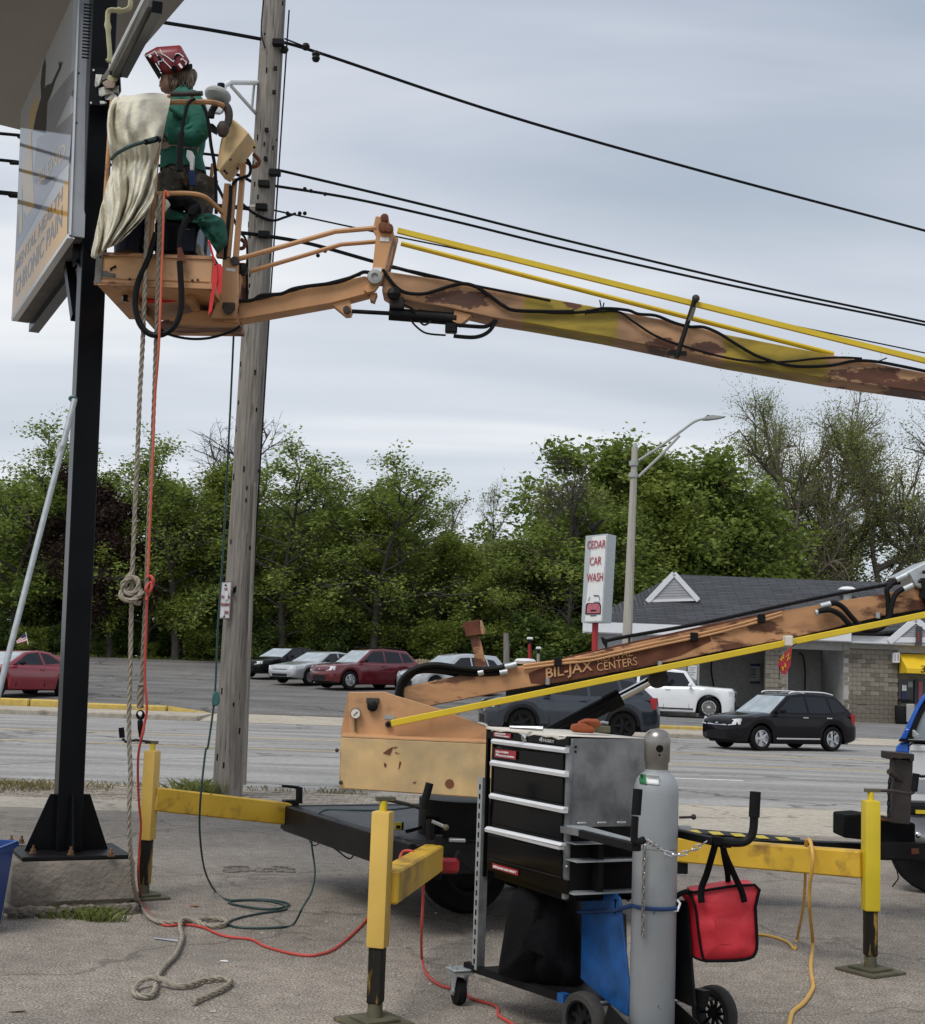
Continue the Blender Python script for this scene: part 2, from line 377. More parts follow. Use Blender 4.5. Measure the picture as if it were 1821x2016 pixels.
D('block', (0.25, 0.222, 0.18), 0.95, var=0.18, scale=3, bump=0.3, bscale=40)
D('block_stained', (0.165, 0.145, 0.115), 0.95, var=0.25, scale=3, bump=0.3, bscale=40)
D('awning', (0.70, 0.46, 0.015), 0.6, var=0.05)
D('fence_wood', (0.36, 0.28, 0.18), 0.9, var=0.2, stretch=(4, 4, 0.5))
D('red_dark_frame', (0.05, 0.05, 0.055), 0.6)
D('led_red', (0.5, 0.03, 0.05), 0.4)
D('steel_brown', (0.035, 0.028, 0.024), 0.7, var=0.35, c2=(0.09, 0.045, 0.03), c2at=(0.6, 0.75))
D('chain_black', (0.02, 0.02, 0.02), 0.5, 0.5)
D('brass', (0.20, 0.11, 0.055), 0.5, 0.4, var=0.5, scale=30)
D('fluoro', (0.66, 0.68, 0.68), 0.35, var=0.05)
D('torn_foam', (0.55, 0.54, 0.50), 0.9, var=0.3, scale=20)
D('hang_strap', (0.42, 0.39, 0.24), 0.8, var=0.2)
D('car_print', (0.42, 0.12, 0.15), 0.5, var=0.25, scale=14)
D('gravel_stone', (0.33, 0.31, 0.28), 0.9, var=0.4)
D('clay', (0.26, 0.10, 0.06), 0.8)
def ground_mat(name, base, speck_lo, speck_hi, sp_scale=90.0, patch=0.18, crack=0.0, crack_scale=0.5, stain=None, rough=0.92, bump=0.35, tar=None):
 m, t, b, L = mat_new(name)
 tc = t.nodes.new('ShaderNodeTexCoord'); vec = tc.outputs['Object']
 def noise(s, d=4, ro=0.55):
  n = t.nodes.new('ShaderNodeTexNoise'); n.inputs['Scale'].default_value = s; n.inputs['Detail'].default_value = d; n.inputs['Roughness'].default_value = ro
  L(vec, n.inputs['Vector']); return n
 n0 = noise(0.55, 6, 0.6)
 r0 = ramp(t, [(0.3, tuple(x * (1 - patch) for x in base)), (0.7, tuple(x * (1 + patch) for x in base))]); L(n0.outputs['Fac'], r0.inputs[0]); out = r0.outputs[0]
 n1 = noise(sp_scale, 2, 0.7)
 r1 = ramp(t, [(0.32, speck_lo), (0.5, (1, 1, 1)), (0.68, speck_hi)]); L(n1.outputs['Fac'], r1.inputs[0])
 mu = t.nodes.new('ShaderNodeMixRGB'); mu.blend_type = 'MULTIPLY'; mu.inputs[0].default_value = 1.0; L(out, mu.inputs[1]); L(r1.outputs[0], mu.inputs[2]); out = mu.outputs[0]
 n3 = noise(9, 3)
 r3 = ramp(t, [(0.35, 0.86), (0.65, 1.12)]); L(n3.outputs['Fac'], r3.inputs[0])
 mu2 = t.nodes.new('ShaderNodeMixRGB'); mu2.blend_type = 'MULTIPLY'; mu2.inputs[0].default_value = 1.0; L(out, mu2.inputs[1]); L(r3.outputs[0], mu2.inputs[2]); out = mu2.outputs[0]
 def mixin(out, fac, col):
  mx = t.nodes.new('ShaderNodeMixRGB'); L(fac, mx.inputs[0]); L(out, mx.inputs[1]); mx.inputs[2].default_value = (*col, 1); return mx.outputs[0]
 if stain:
  n2 = noise(0.9, 7, 0.65); r2 = ramp(t, [(0.55, 0.0), (0.75, 0.75)]); L(n2.outputs['Fac'], r2.inputs[0]); out = mixin(out, r2.outputs[0], stain)
 if crack:
  wn = noise(1.6, 4); sc_ = t.nodes.new('ShaderNodeVectorMath'); sc_.operation = 'SCALE'; sc_.inputs['Scale'].default_value = 1.1; L(wn.outputs['Color'], sc_.inputs[0])
  ad = t.nodes.new('ShaderNodeVectorMath'); ad.operation = 'ADD'; L(vec, ad.inputs[0]); L(sc_.outputs[0], ad.inputs[1])
  vo = t.nodes.new('ShaderNodeTexVoronoi'); vo.feature = 'DISTANCE_TO_EDGE'; vo.inputs['Scale'].default_value = crack_scale; L(ad.outputs[0], vo.inputs['Vector'])
  rc = ramp(t, [(0.0, crack), (0.006, crack), (0.014, 0.0)]); L(vo.outputs['Distance'], rc.inputs[0])
  gm = noise(0.35, 2); rg = ramp(t, [(0.34, 0.0), (0.48, 1.0)]); L(gm.outputs['Fac'], rg.inputs[0])
  mm = t.nodes.new('ShaderNodeMath'); mm.operation = 'MULTIPLY'; L(rc.outputs[0], mm.inputs[0]); L(rg.outputs[0], mm.inputs[1])
  out = mixin(out, mm.outputs[0], tuple(x * 0.3 for x in base))
 if tar:
  mp = t.nodes.new('ShaderNodeMapping'); mp.inputs['Scale'].default_value = tar; L(vec, mp.inputs[0])
  n5 = t.nodes.new('ShaderNodeTexNoise'); n5.inputs['Scale'].default_value = 1.0; n5.inputs['Detail'].default_value = 6; L(mp.outputs[0], n5.inputs['Vector'])
  r5 = ramp(t, [(0.36, 0.72), (0.60, 1.10)]); L(n5.outputs['Fac'], r5.inputs[0])
  mu5 = t.nodes.new('ShaderNodeMixRGB'); mu5.blend_type = 'MULTIPLY'; mu5.inputs[0].default_value = 1.0; L(out, mu5.inputs[1]); L(r5.outputs[0], mu5.inputs[2]); out = mu5.outputs[0]
 L(out, b.inputs['Base Color']); b.inputs['Roughness'].default_value = rough; b.inputs['Specular IOR Level'].default_value = 0.25
 bp = t.nodes.new('ShaderNodeBump'); bp.inputs['Strength'].default_value = bump; bp.inputs['Distance'].default_value = 0.01
 L(n1.outputs['Fac'], bp.inputs['Height']); L(bp.outputs[0], b.inputs['Normal'])
 return m
M['lot_near'] = ground_mat('lot_near', (0.232, 0.205, 0.176), (0.36, 0.35, 0.34), (2.1, 2.05, 1.95), 75, 0.3, crack=0.5, crack_scale=0.42, stain=(0.17, 0.155, 0.135))
M['road'] = ground_mat('road', (0.305, 0.295, 0.28), (0.72, 0.72, 0.72), (1.3, 1.3, 1.3), 60, 0.1, crack=0.75, crack_scale=0.16, tar=(0.12, 1.3, 1), bump=0.2)
M['lot_far'] = ground_mat('lot_far', (0.16, 0.152, 0.143), (0.7, 0.7, 0.7), (1.4, 1.4, 1.4), 30, 0.16, crack=0.8, crack_scale=0.2, tar=(0.25, 0.8, 1), bump=0.2)
M['forecourt'] = ground_mat('forecourt', (0.19, 0.185, 0.18), (0.7, 0.7, 0.7), (1.4, 1.4, 1.4), 30, 0.12, crack=0.7, crack_scale=0.25, tar=(0.3, 1.2, 1), bump=0.2)
M['concrete'] = ground_mat('concrete', (0.42, 0.375, 0.305), (0.8, 0.8, 0.8), (1.2, 1.2, 1.2), 40, 0.08, crack=0.6, crack_scale=0.3, stain=(0.32, 0.28, 0.22), bump=0.15)
M['paver'] = ground_mat('paver', (0.33, 0.285, 0.235), (0.7, 0.7, 0.7), (1.3, 1.3, 1.3), 14, 0.22, bump=0.2)
M['earth'] = ground_mat('earth', (0.06, 0.075, 0.028), (0.5, 0.5, 0.5), (1.7, 1.7, 1.5), 12, 0.35)
D('line_yellow', (0.52, 0.38, 0.14), 0.8, var=0.15, c2=(0.27, 0.25, 0.2), c2at=(0.58, 0.7), c2scale=5)
D('line_white', (0.66, 0.66, 0.65), 0.8, var=0.1)
D('kerb_yellow', (0.52, 0.37, 0.09), 0.8, var=0.15, c2=(0.35, 0.3, 0.2), c2at=(0.6, 0.7))
D('kerb', (0.33, 0.295, 0.24), 0.9, var=0.2, c2=(0.16, 0.14, 0.115), c2at=(0.55, 0.7), c2scale=2)
def leaf_mat(name, c, c2):
 m, t, b, L = mat_new(name)
 at = t.nodes.new('ShaderNodeAttribute'); at.attribute_name = 'tint'
 tc = t.nodes.new('ShaderNodeTexCoord'); n = t.nodes.new('ShaderNodeTexNoise'); n.inputs['Scale'].default_value = 0.45; n.inputs['Detail'].default_value = 3; L(tc.outputs['Object'], n.inputs['Vector'])
 ad = t.nodes.new('ShaderNodeMath'); ad.operation = 'ADD'; L(at.outputs['Fac'], ad.inputs[0]); L(n.outputs['Fac'], ad.inputs[1])
 hf = t.nodes.new('ShaderNodeMath'); hf.operation = 'MULTIPLY'; hf.inputs[1].default_value = 0.5; L(ad.outputs[0], hf.inputs[0])
 r = ramp(t, [(0.25, c), (0.75, c2)]); L(hf.outputs[0], r.inputs[0])
 L(r.outputs[0], b.inputs['Base Color']); b.inputs['Roughness'].default_value = 0.6; b.inputs['Specular IOR Level'].default_value = 0.2
 tr = t.nodes.new('ShaderNodeBsdfTranslucent'); L(r.outputs[0], tr.inputs[0])
 mx = t.nodes.new('ShaderNodeMixShader'); mx.inputs[0].default_value = 0.45
 L(b.outputs[0], mx.inputs[1]); L(tr.outputs[0], mx.inputs[2]); L(mx.outputs[0], t.nodes['Material Output'].inputs[0])
 return m
M['leaf_mid'] = leaf_mat('leaf_mid', (0.105, 0.155, 0.028), (0.29, 0.36, 0.082))
M['leaf_dark'] = leaf_mat('leaf_dark', (0.06, 0.10, 0.026), (0.17, 0.235, 0.06))
M['leaf_lime'] = leaf_mat('leaf_lime', (0.125, 0.165, 0.025), (0.32, 0.38, 0.085))
M['leaf_olive'] = leaf_mat('leaf_olive', (0.14, 0.165, 0.045), (0.30, 0.33, 0.11))
M['leaf_plum'] = leaf_mat('leaf_plum', (0.026, 0.015, 0.015), (0.07, 0.042, 0.036))
M['grass'] = leaf_mat('grass', (0.10, 0.095, 0.035), (0.32, 0.28, 0.12))
# SETTING: ground, road, kerbs
def sstep(a, b, x):
 t = min(max((x - a) / (b - a), 0), 1); return t * t * (3 - 2 * t)
def H(x, y):
 """height of the terrain: flat here, the lot across the road climbs on the left"""
 rise = 0.2 + 0.0475 * (min(y, 82) - 45)
 rise = max(rise, 0.0) * sstep(42, 47, y)
 right = 0.10 * sstep(44, 60, y)
 k = sstep(8.0, 1.5, x) if x > 1.5 else 1.0
 return rise * k + right * (1 - k)
def sheet(name, mat, x0, x1, y0, y1, nx, ny, dz, label=None, hfun=H):
 rows = [[V((x0 + (x1 - x0) * i / nx, y0 + (y1 - y0) * j / ny, 0)) for i in range(nx + 1)] for j in range(ny + 1)]
 for r in rows:
  for p in r: p.z = hfun(p.x, p.y) + dz
 mb = MB().grid(rows); o = mb.build(name, mat, smooth=60, kind='structure', fix=False)
 return o
xs = [-900, -300, -120] + [-60 + 3 * i for i in range(41)] + [120, 300, 900]
ys = [-60, -10, 10, 30, 40] + [42 + 2 * i for i in range(22)] + [120, 300, 1200]
MB().grid([[V((x, y, H(x, y) - 0.03)) for x in xs] for y in ys]).build('ground', M['earth'], smooth=60, kind='structure', fix=False)
flat = lambda x, y: 0.0
sheet('parking_lot', M['lot_near'], -14, 16, -3, 16.4, 2, 2, 0.0, hfun=flat)
sheet('road', M['road'], -120, 120, 19.9, 41.8, 2, 2, -0.012, hfun=flat)
def slab(name, mat, x0, x1, y0, y1, z0, z1, bevel=0):
 return MB().bb(x0, x1, y0, y1, z0, z1).build(name, mat, kind='structure', bevel=bevel)
slab('pavement', M['concrete'], -60, 60, 16.4, 17.6, -0.2, 0.004)
slab('driveway', M['concrete'], 1.55, 60, 17.6, 19.75, -0.2, 0.004)
slab('verge', M['paver'], -60, 1.55, 17.6, 19.75, -0.2, -0.02)
slab('kerb', M['kerb'], -60, 60, 19.75, 19.9, -0.2, 0.006, 0.01)
mb = MB()
rr = random.Random(3)
y = 17.62; row = 0
while y < 19.72:
 x = -9.0 + (0.11 if row % 2 else 0)
 while x < 1.5:
  if not (rr.random() < 0.01):
   mb.box((x + 0.1, y + 0.05, -0.012 + rr.uniform(-0.004, 0.004)), (0.202, 0.1, 0.03))
  x += 0.212
 y += 0.108; row += 1
mb.build('brick_pavers', M['paver'], kind='stuff', fix=False, smooth=0)
def line(y, x0, x1, w, mat):
 MB().bb(x0, x1, y - w / 2, y + w / 2, -0.02, -0.007).build('lane_line', mat, kind='structure')
line(33.6, -120, 120, 0.13, M['line_yellow']); line(29.35, -120, 120, 0.12, M['line_yellow'])
for x in (-29, 3.8, 21): line(25.15, x, x + 1.35, 0.12, M['line_white'])
slab('kerb', M['kerb'], -80, -7.6, 41.8, 42.05, -0.2, 0.14, 0.03)
slab('pavement', M['concrete'], -80, -7.6, 42.05, 44.9, -0.2, 0.13)
for k in range(-20, 0):
 pass
MB().grid([[V((x, y, 0.0 + 0.006 + (0.2 if y > 44.5 else 0.03 if y > 42 else -0.012))) for x in (-7.6, 6.2)] for y in (41.8, 42.3, 47.2)]).build('driveway', M['concrete'], kind='structure', fix=False)
MB().grid([[V((x, y, z)) for x in (6.2, 60)] for y, z in ((41.8, -0.006), (42.3, 0.02), (45.5, 0.05))]).build('driveway', M['concrete'], kind='structure', fix=False)
sheet('car_park', M['lot_far'], -60, 6.0, 45.0, 78, 22, 22, 0.012)
sheet('forecourt', M['forecourt'], 6.0, 60, 45.0, 90, 18, 22, 0.012)
ky = [P(0, 1372, 45.2), P(120, 1374, 45.2), P(250, 1382, 45.0), P(330, 1391, 44.6)]
for a, b in ((-16.5, -13.6), (-13.55, -11.8), (-11.75, -9.2)):
 MB().bb(a, b, 44.95, 45.2, 0.0, 0.36 if b < -11 else 0.30).build('kerb', M['kerb_yellow'], kind='structure', bevel=0.04)
MB().hull([V((-9.15, 44.95, 0)), V((-9.15, 45.2, 0)), V((-9.15, 44.95, 0.29)), V((-9.15, 45.2, 0.29)), V((-7.8, 44.9, 0)), V((-7.8, 45.1, 0)), V((-7.8, 44.95, 0.13)), V((-7.8, 45.1, 0.13))]).build('kerb', M['kerb_yellow'], kind='structure')
a = G(1240, 1431, 0.12); b = G(1395, 1437, 0.12)
MB().beam((a.x, 45.6, 0.1), (b.x, 45.6, 0.1), 0.3, 0.26).build('kerb', M['kerb_yellow'], kind='structure', bevel=0.03)
MB().bb(6.0, 9.2, 41.8, 42.05, -0.1, 0.13).build('kerb', M['kerb'], kind='structure', bevel=0.03)
MB().bb(6.0, 9.2, 42.05, 45.4, -0.1, 0.12).build('pavement', M['concrete'], kind='structure')
pts = [(200, 1528), (225, 1526), (245, 1538), (275, 1550), (290, 1567), (284, 1571), (262, 1556), (236, 1542), (222, 1534)]
def far_pt(fx, fy, dz):
 u, v = fx / 1.15047, fy / 1.15047
 p = G(u, v, 0.4)
 for _ in range(12): p = G(u, v, H(p.x, p.y) + dz)
 return p
poly = [far_pt(*p, 0.018) for p in pts]
MB().add(poly, [tuple(range(len(poly)))]).build('asphalt_patch', M['concrete'], kind='structure', fix=False)
seam = [far_pt(x, y, 0.02) for x, y in ((226, 1526), (246, 1537), (270, 1549), (292, 1566), (312, 1580))]
MB().tube(smooth_pts(seam, 4), 0.05, 5).build('asphalt_seam', M['black_matte'], kind='structure')
def grass(name, spots, n, h, mat, seed, dry=False):
 rng = np.random.default_rng(seed); vs = []; fs = []; k = 0
 for (cx, cy, rx, ry, z, cnt) in spots:
  for _ in range(cnt):
   a = rng.uniform(0, 6.283); r = math.sqrt(rng.uniform()); x = cx + rx * r * math.cos(a); y = cy + ry * r * math.sin(a)
   hh = h * rng.uniform(0.35, 1.1); ang = rng.uniform(0, 6.283); w = 0.002 + 0.035 * h * rng.uniform(0.3, 1)
   lx, ly = rng.normal(0, hh * 0.5, 2); dx, dy = math.cos(ang) * w, math.sin(ang) * w
   vs += [(x - dx, y - dy, z), (x + dx, y + dy, z), (x + lx * 0.5 + dx * 0.6, y + ly * 0.5 + dy * 0.6, z + hh * 0.7), (x + lx, y + ly, z + hh)]
   fs.append((k, k + 1, k + 2, k + 3)); k += 4
 return leaf_obj(name, np.array(vs), len(fs), mat, seed, 'stuff')
def leaf_obj(name, verts, nq, mat, seed, kind=None, parent=None):
 me = leaf_mesh(name, verts, nq, mat, seed)
 o = bpy.data.objects.new(name, me); COL.objects.link(o)
 if parent: o.parent = parent
 if kind: o['kind'] = kind
 ORG[o] = V((0, 0, 0)); return o
def leaf_mesh(name, verts, nq, mat, seed):
 me = bpy.data.meshes.new(name)
 me.vertices.add(nq * 4); me.vertices.foreach_set('co', np.asarray(verts, dtype=np.float32).ravel())
 me.loops.add(nq * 4); me.loops.foreach_set('vertex_index', np.arange(nq * 4, dtype=np.int32))
 me.polygons.add(nq); me.polygons.foreach_set('loop_start', np.arange(0, nq * 4, 4, dtype=np.int32))
 me.update(calc_edges=True)
 at = me.attributes.new('tint', 'FLOAT', 'FACE')
 at.data.foreach_set('value', np.random.default_rng(seed).uniform(0, 1, nq).astype(np.float32))
 me.materials.append(mat); return me
g = [(-6.2, 18.7, 1.0, 0.9, 0, 900), (-5.4, 19.0, 0.9, 0.6, 0, 600), (-4.3, 19.6, 1.2, 0.1, 0, 150), (-2.3, 19.65, 1.0, 0.06, 0, 110), (-1.5, 19.6, 0.4, 0.08, 0, 110)]
grass('grass', g, 0, 0.085, M['grass'], 5)
grass('weeds', [(-2.38, 9.68, 0.13, 0.10, 0, 330), (-2.30, 9.60, 0.16, 0.06, 0, 120), (-2.62, 9.64, 0.16, 0.05, 0, 90), (-3.05, 9.62, 0.08, 0.04, 0, 30)], 0, 0.085, M['leaf_olive'], 6)
grass('weeds', [(-3.28, 18.55, 0.35, 0.22, 0, 420)], 0, 0.22, M['leaf_olive'], 8)
grass('verge_grass', [(-22 + 1.6 * i, 77.6 + 0.4 * (i % 3), 1.1, 0.9, H(-22 + 1.6 * i, 77.5) + 0.0, 150) for i in range(22)], 0, 0.22, M['leaf_mid'], 9)
rr = random.Random(5); mb = MB()
for i in range(420):
 x = rr.uniform(-3.5, 4.2); y = rr.uniform(5.6, 14); s = rr.uniform(0.004, 0.013)
 mb.ball((x, y, s * 0.3), (s * rr.uniform(0.8, 1.6), s, s * 0.6), 6)
mb.build('gravel', M['gravel_stone'], kind='stuff', smooth=0)
mb = MB(); rr = random.Random(9)
for i in range(60):
 u, v = ZG(*rr.choice([(1450 + rr.uniform(-120, 300), 962 + rr.uniform(-16, 16)), (1400 + rr.uniform(-60, 330), 970 + rr.uniform(-8, 10))]))
 p = G(u, v); s = rr.uniform(0.01, 0.035)
 mb.ball((p.x, p.y, 0.004), (s * 2, s, 0.012), 6)
mb.build('dirt', M['footing'], kind='stuff', smooth=0)
for (zx, zy, s, mt, nm, lb) in ((1150, 1180, 0.03, 'clay', 'clod', 'dark clod of dirt lying between the rope loop and the coiled green cable'), (1315, 1505, 0.02, 'sign_white', 'scrap', 'small white scrap lying on the asphalt right of the loose rope'), (1252, 1800, 0.014, 'sign_white', 'scrap', 'tiny white scrap on the asphalt below the frayed rope end'), (100, 1800, 0.03, 'block', 'twig', 'pale twig lying on the asphalt at the lower left corner')):
 u, v = ZG(zx, zy); p = G(u, v)
 MB().hull([p + V((rr.uniform(-1, 1) * s * 1.6, rr.uniform(-1, 1) * s, rr.uniform(0, 0.5) * s)) for _ in range(10)]).build(nm, M[mt], label=lb, cat=nm, smooth=0)
u, v = ZG(910, 1365); a = G(u, v, 0.008); u, v = ZG(1055, 1383); b = G(u, v, 0.008)
MB().tube([a, b], [0.006, 0.012], 8).build('welding_rod', M['steel'], label='short grey metal rod lying on the asphalt beside the loose rope', cat='rod')
# TREES
def tree_geo(seed, Ht, shape, nprim=20, nsec=5, nter=4, up=0.55, base=0.12, lean=0.0, trunk_r=0.20, fork=False, quat=0, wig=0.16):
 """returns branch polylines [(pts, radii)] and terminal points. shape(t)->crown radius at height fraction t"""
 rng = np.random.default_rng(seed); segs = []; tips = []
 def poly(p, d, length, r0, r1, k, w, grav=0.0):
  pts = [p]; d = d / np.linalg.norm(d)
  for i in range(k):
   d = d + rng.normal(0, w, 3) + np.array((0, 0, grav)); d = d / np.linalg.norm(d)
   pts.append(pts[-1] + d * length / k)
  segs.append((pts, [r0 + (r1 - r0) * i / k for i in range(k + 1)])); return pts, d
 trunks = []
 if fork:
  p0, d0 = poly(np.zeros(3), np.array((lean, 0, 1.0)), Ht * 0.22, trunk_r, trunk_r * 0.85, 4, 0.05)
  for q in range(fork):
   a = 6.283 * q / fork + rng.uniform(-0.4, 0.4)
   pp, _ = poly(p0[-1], np.array((math.cos(a) * 0.42, math.sin(a) * 0.42, 1.0)), Ht * 0.68, trunk_r * 0.6, 0.03, 9, 0.10)
   trunks.append(pp)
 else:
  pp, _ = poly(np.zeros(3), np.array((lean, 0, 1.0)), Ht * 0.93, trunk_r, 0.025, 12, 0.055)
  trunks.append(pp)
 for q in range(nprim):
  tp = trunks[q % len(trunks)]; t = base + (1 - base) * (q + rng.uniform(0, 1)) / nprim
  if fork: t = max(t, 0.12)
  f = t * (len(tp) - 1); i = min(int(f), len(tp) - 2); p = tp[i] + (tp[i + 1] - tp[i]) * (f - i)
  hfrac = p[2] / Ht; a = q * 2.4 + rng.uniform(-0.5, 0.5)
  ln = max(shape(hfrac), 0.25) * rng.uniform(0.75, 1.15) * (0.75 if fork else 1)
  d = np.array((math.cos(a), math.sin(a), up * rng.uniform(0.4, 1.7)))
  r = min(0.10, 0.022 * ln + 0.012) * trunk_r / 0.2
  b1, dd = poly(p, d, ln, r, r * 0.3, 6, wig)
  for s in range(nsec):
   g = rng.uniform(0.25, 1.0) * 6; j = min(int(g), 5); pq = b1[j] + (b1[j + 1] - b1[j]) * (g - j)
   dv = (b1[j + 1] - b1[j]); dv = dv / np.linalg.norm(dv) + rng.normal(0, 0.6, 3) + np.array((0, 0, 0.25))
   l2 = ln * rng.uniform(0.3, 0.6); b2, _ = poly(pq, dv, l2, r * 0.45, r * 0.15, 4, wig * 1.2)
   tips.append(b2[-1])
   for s3 in range(nter):
    j3 = rng.integers(1, 5); dv3 = b2[j3] - b2[j3 - 1]; dv3 = dv3 / np.linalg.norm(dv3) + rng.normal(0, 0.65, 3)
    b3, _ = poly(b2[j3], dv3, l2 * rng.uniform(0.35, 0.7), r * 0.18, 0.006, 3, wig * 1.4)
    tips += [b3[-1], b3[2]]
    for s4 in range(quat):
     j4 = rng.integers(1, 4); dv4 = b3[j4] - b3[j4 - 1]; dv4 = dv4 / np.linalg.norm(dv4) + rng.normal(0, 0.5, 3)
     b4, _ = poly(b3[j4], dv4, l2 * rng.uniform(0.25, 0.5), 0.010, 0.005, 2, wig)
     tips.append(b4[-1])
 return segs, np.array(tips)
def branch_mesh(name, segs, mat):
 vs = []; fs = []
 for pts, rad in segs:
  n = 6 if rad[0] > 0.06 else (4 if rad[0] > 0.02 else 3); o = len(vs); m = len(pts)
  for i, p in enumerate(pts):
   d = pts[min(i + 1, m - 1)] - pts[max(i - 1, 0)]; d = d / (np.linalg.norm(d) + 1e-9)
   x = np.cross(d, (0.31, 0.9, 0.27)); x /= (np.linalg.norm(x) + 1e-9); y = np.cross(d, x)
   for k in range(n):
    a = 6.2832 * k / n; vs.append(p + (x * math.cos(a) + y * math.sin(a)) * rad[i])
  for i in range(m - 1):
   for k in range(n): fs.append((o + i * n + k, o + i * n + (k + 1) % n, o + (i + 1) * n + (k + 1) % n, o + (i + 1) * n + k))
 me = bpy.data.meshes.new(name); me.from_pydata([tuple(v) for v in vs], [], fs); me.materials.append(mat)
 me.polygons.foreach_set('use_smooth', [True] * len(fs)); return me
def crown_mesh(name, tips, per, jit, size, mat, seed, keep=1.0):
 rng = np.random.default_rng(seed)
 t = tips[rng.uniform(size=len(tips)) < keep]
 c = np.repeat(t, per, axis=0) + rng.normal(0, jit, (len(t) * per, 3)); n = len(c)
 a = rng.normal(size=(n, 3)); a[:, 2] *= 0.6; a /= np.linalg.norm(a, axis=1)[:, None]
 b = rng.normal(size=(n, 3)); b -= a * (a * b).sum(1)[:, None]; b /= np.linalg.norm(b, axis=1)[:, None]
 s = size * rng.uniform(0.35, 1.6, (n, 1)); a *= s; b *= s * 0.62
 q = np.stack([c - a, c - b * 0.9, c + a, c + b * 0.9], 1).reshape(-1, 3)
 return leaf_mesh(name, q, n, mat, seed)
ov = lambda R_, lo=0.25: (lambda t: R_ * max(0.0, math.sin(math.pi * min(1, max(0, (t * 0.82 + 0.16)))) ** 0.8))
KIND = {}
def kind(key, seed, Ht, shape, leaf, per, jit, size, keep=1.0, bark='bark', **kw):
 segs, tips = tree_geo(seed, Ht, shape, **kw)
 KIND[key] = (branch_mesh('trunk', segs, M[bark]), crown_mesh('crown', tips, int(per * 1.35), jit * 0.85, size * 0.86, M[leaf], seed, keep) if leaf else None)
kind('a', 1, 11, ov(3.4), 'leaf_mid', 24, 0.34, 0.105, trunk_r=0.22, nprim=24)
kind('b', 2, 12, ov(2.9), 'leaf_lime', 18, 0.30, 0.10, trunk_r=0.2, nprim=24, up=0.9)
kind('c', 3, 11, ov(3.6), 'leaf_dark', 26, 0.36, 0.12, trunk_r=0.25, nprim=24, up=0.4)
kind('d', 4, 12, ov(3.3), 'leaf_mid', 11, 0.26, 0.095, keep=0.8, trunk_r=0.2, nprim=22, up=1.0, bark='bark_dark')
kind('e', 5, 11, ov(3.0), 'leaf_olive', 9, 0.30, 0.085, keep=0.7, trunk_r=0.16, nprim=22, up=1.1, bark='bark_dark')
kind('plum', 6, 11, ov(3.0), 'leaf_plum', 24, 0.34, 0.12, trunk_r=0.2, nprim=24, up=0.6, bark='bark_dark')
kind('bare', 7, 13, ov(3.2), None, 0, 0, 0, trunk_r=0.2, nprim=22, nsec=5, nter=4, up=1.3, base=0.3, quat=2, bark='bark_dark', wig=0.13)
kind('thin', 8, 12, ov(2.6), 'leaf_olive', 3, 0.22, 0.075, keep=0.5, trunk_r=0.17, nprim=20, up=1.3, base=0.25, quat=1, bark='bark_dark')
kind('big', 9, 14.5, ov(6.6), 'leaf_olive', 10, 0.26, 0.058, keep=0.9, trunk_r=0.34, nprim=22, nsec=8, nter=7, up=0.85, base=0.1, fork=3, quat=1, bark='bark', wig=0.13)
kind('bush', 10, 3.2, lambda t: 1.7 * (1 - t * 0.55), 'leaf_dark', 13, 0.26, 0.10, trunk_r=0.06, nprim=16, nsec=4, nter=3, base=0.03, up=0.6)
kind('bush2', 11, 3.0, lambda t: 1.8 * (1 - t * 0.5), 'leaf_lime', 10, 0.24, 0.095, trunk_r=0.05, nprim=16, nsec=4, nter=3, base=0.03, up=0.7)
kind('spruce', 12, 12, lambda t: 2.4 * (1.02 - t), 'leaf_dark', 22, 0.26, 0.11, trunk_r=0.2, nprim=30, up=0.15, base=0.06)
TREE_TEXT = {
 'a': ('leafy_tree', 'tree', 'mid green leafy tree'), 'b': ('leafy_tree', 'tree', 'lime green upswept tree'), 'c': ('leafy_tree', 'tree', 'dark green dense tree'),
 'd': ('leafy_tree', 'tree', 'open crowned green tree'), 'e': ('budding_tree', 'tree', 'thin olive budding tree'), 'plum': ('copper_tree', 'tree', 'dark purple leaved tree'),
 'bare': ('bare_tree', 'tree', 'leafless grey tree'), 'thin': ('budding_tree', 'tree', 'sparse fine twigged tree'), 'big': ('spreading_tree', 'tree', 'huge spreading tree'),
 'bush': ('bush', 'bush', 'dark green bush'), 'bush2': ('bush', 'bush', 'light green bush'), 'spruce': ('evergreen_tree', 'tree', 'dark green evergreen tree')}
def plant(key, u, y, top_v, where, wscale=1.0, rz=None, full=None):
 d = ray(u, 1300); x = d.x / d.y * y
 z = H(x, y); tr, cr = KIND[key]
 p = P(u, top_v, y); ht = p.z - z
 base_h = {'a': 11.2, 'b': 12.6, 'c': 11.3, 'd': 12.5, 'e': 11.6, 'plum': 11.3, 'bare': 13.4, 'thin': 12.6, 'big': 14.0, 'bush': 3.6, 'bush2': 3.5, 'spruce': 12}[key]
 s = ht / base_h
 nm, cat, txt = TREE_TEXT[key]
 t = thing(nm, full or (txt + ' ' + where), cat, (x, y, z - 0.05), rz if rz is not None else random.uniform(0, 6.28), local=True)
 if key in 'abde': wscale *= 1.28
 t.scale = (s * wscale, s * wscale, s)
 if cat == 'tree': t['group'] = 'trees along the far edge of the lots'
 else: t['group'] = 'bushes under the trees'
 for m, nmm in ((tr, 'trunk'), (cr, 'crown')):
  if m: c = bpy.data.objects.new(nmm, m); COL.objects.link(c); c.parent = t
 return t
random.seed(21)
W_ = 'at '
plant('d', 20, 80, 850, 'at the left edge of the photo, above the red coupe')
plant('a', 75, 82, 915, 'left of the black sign post, next to the left edge')
plant('c', 110, 84, 1010, 'low behind the leaning galvanised pipe, left of the black sign post', 1.1)
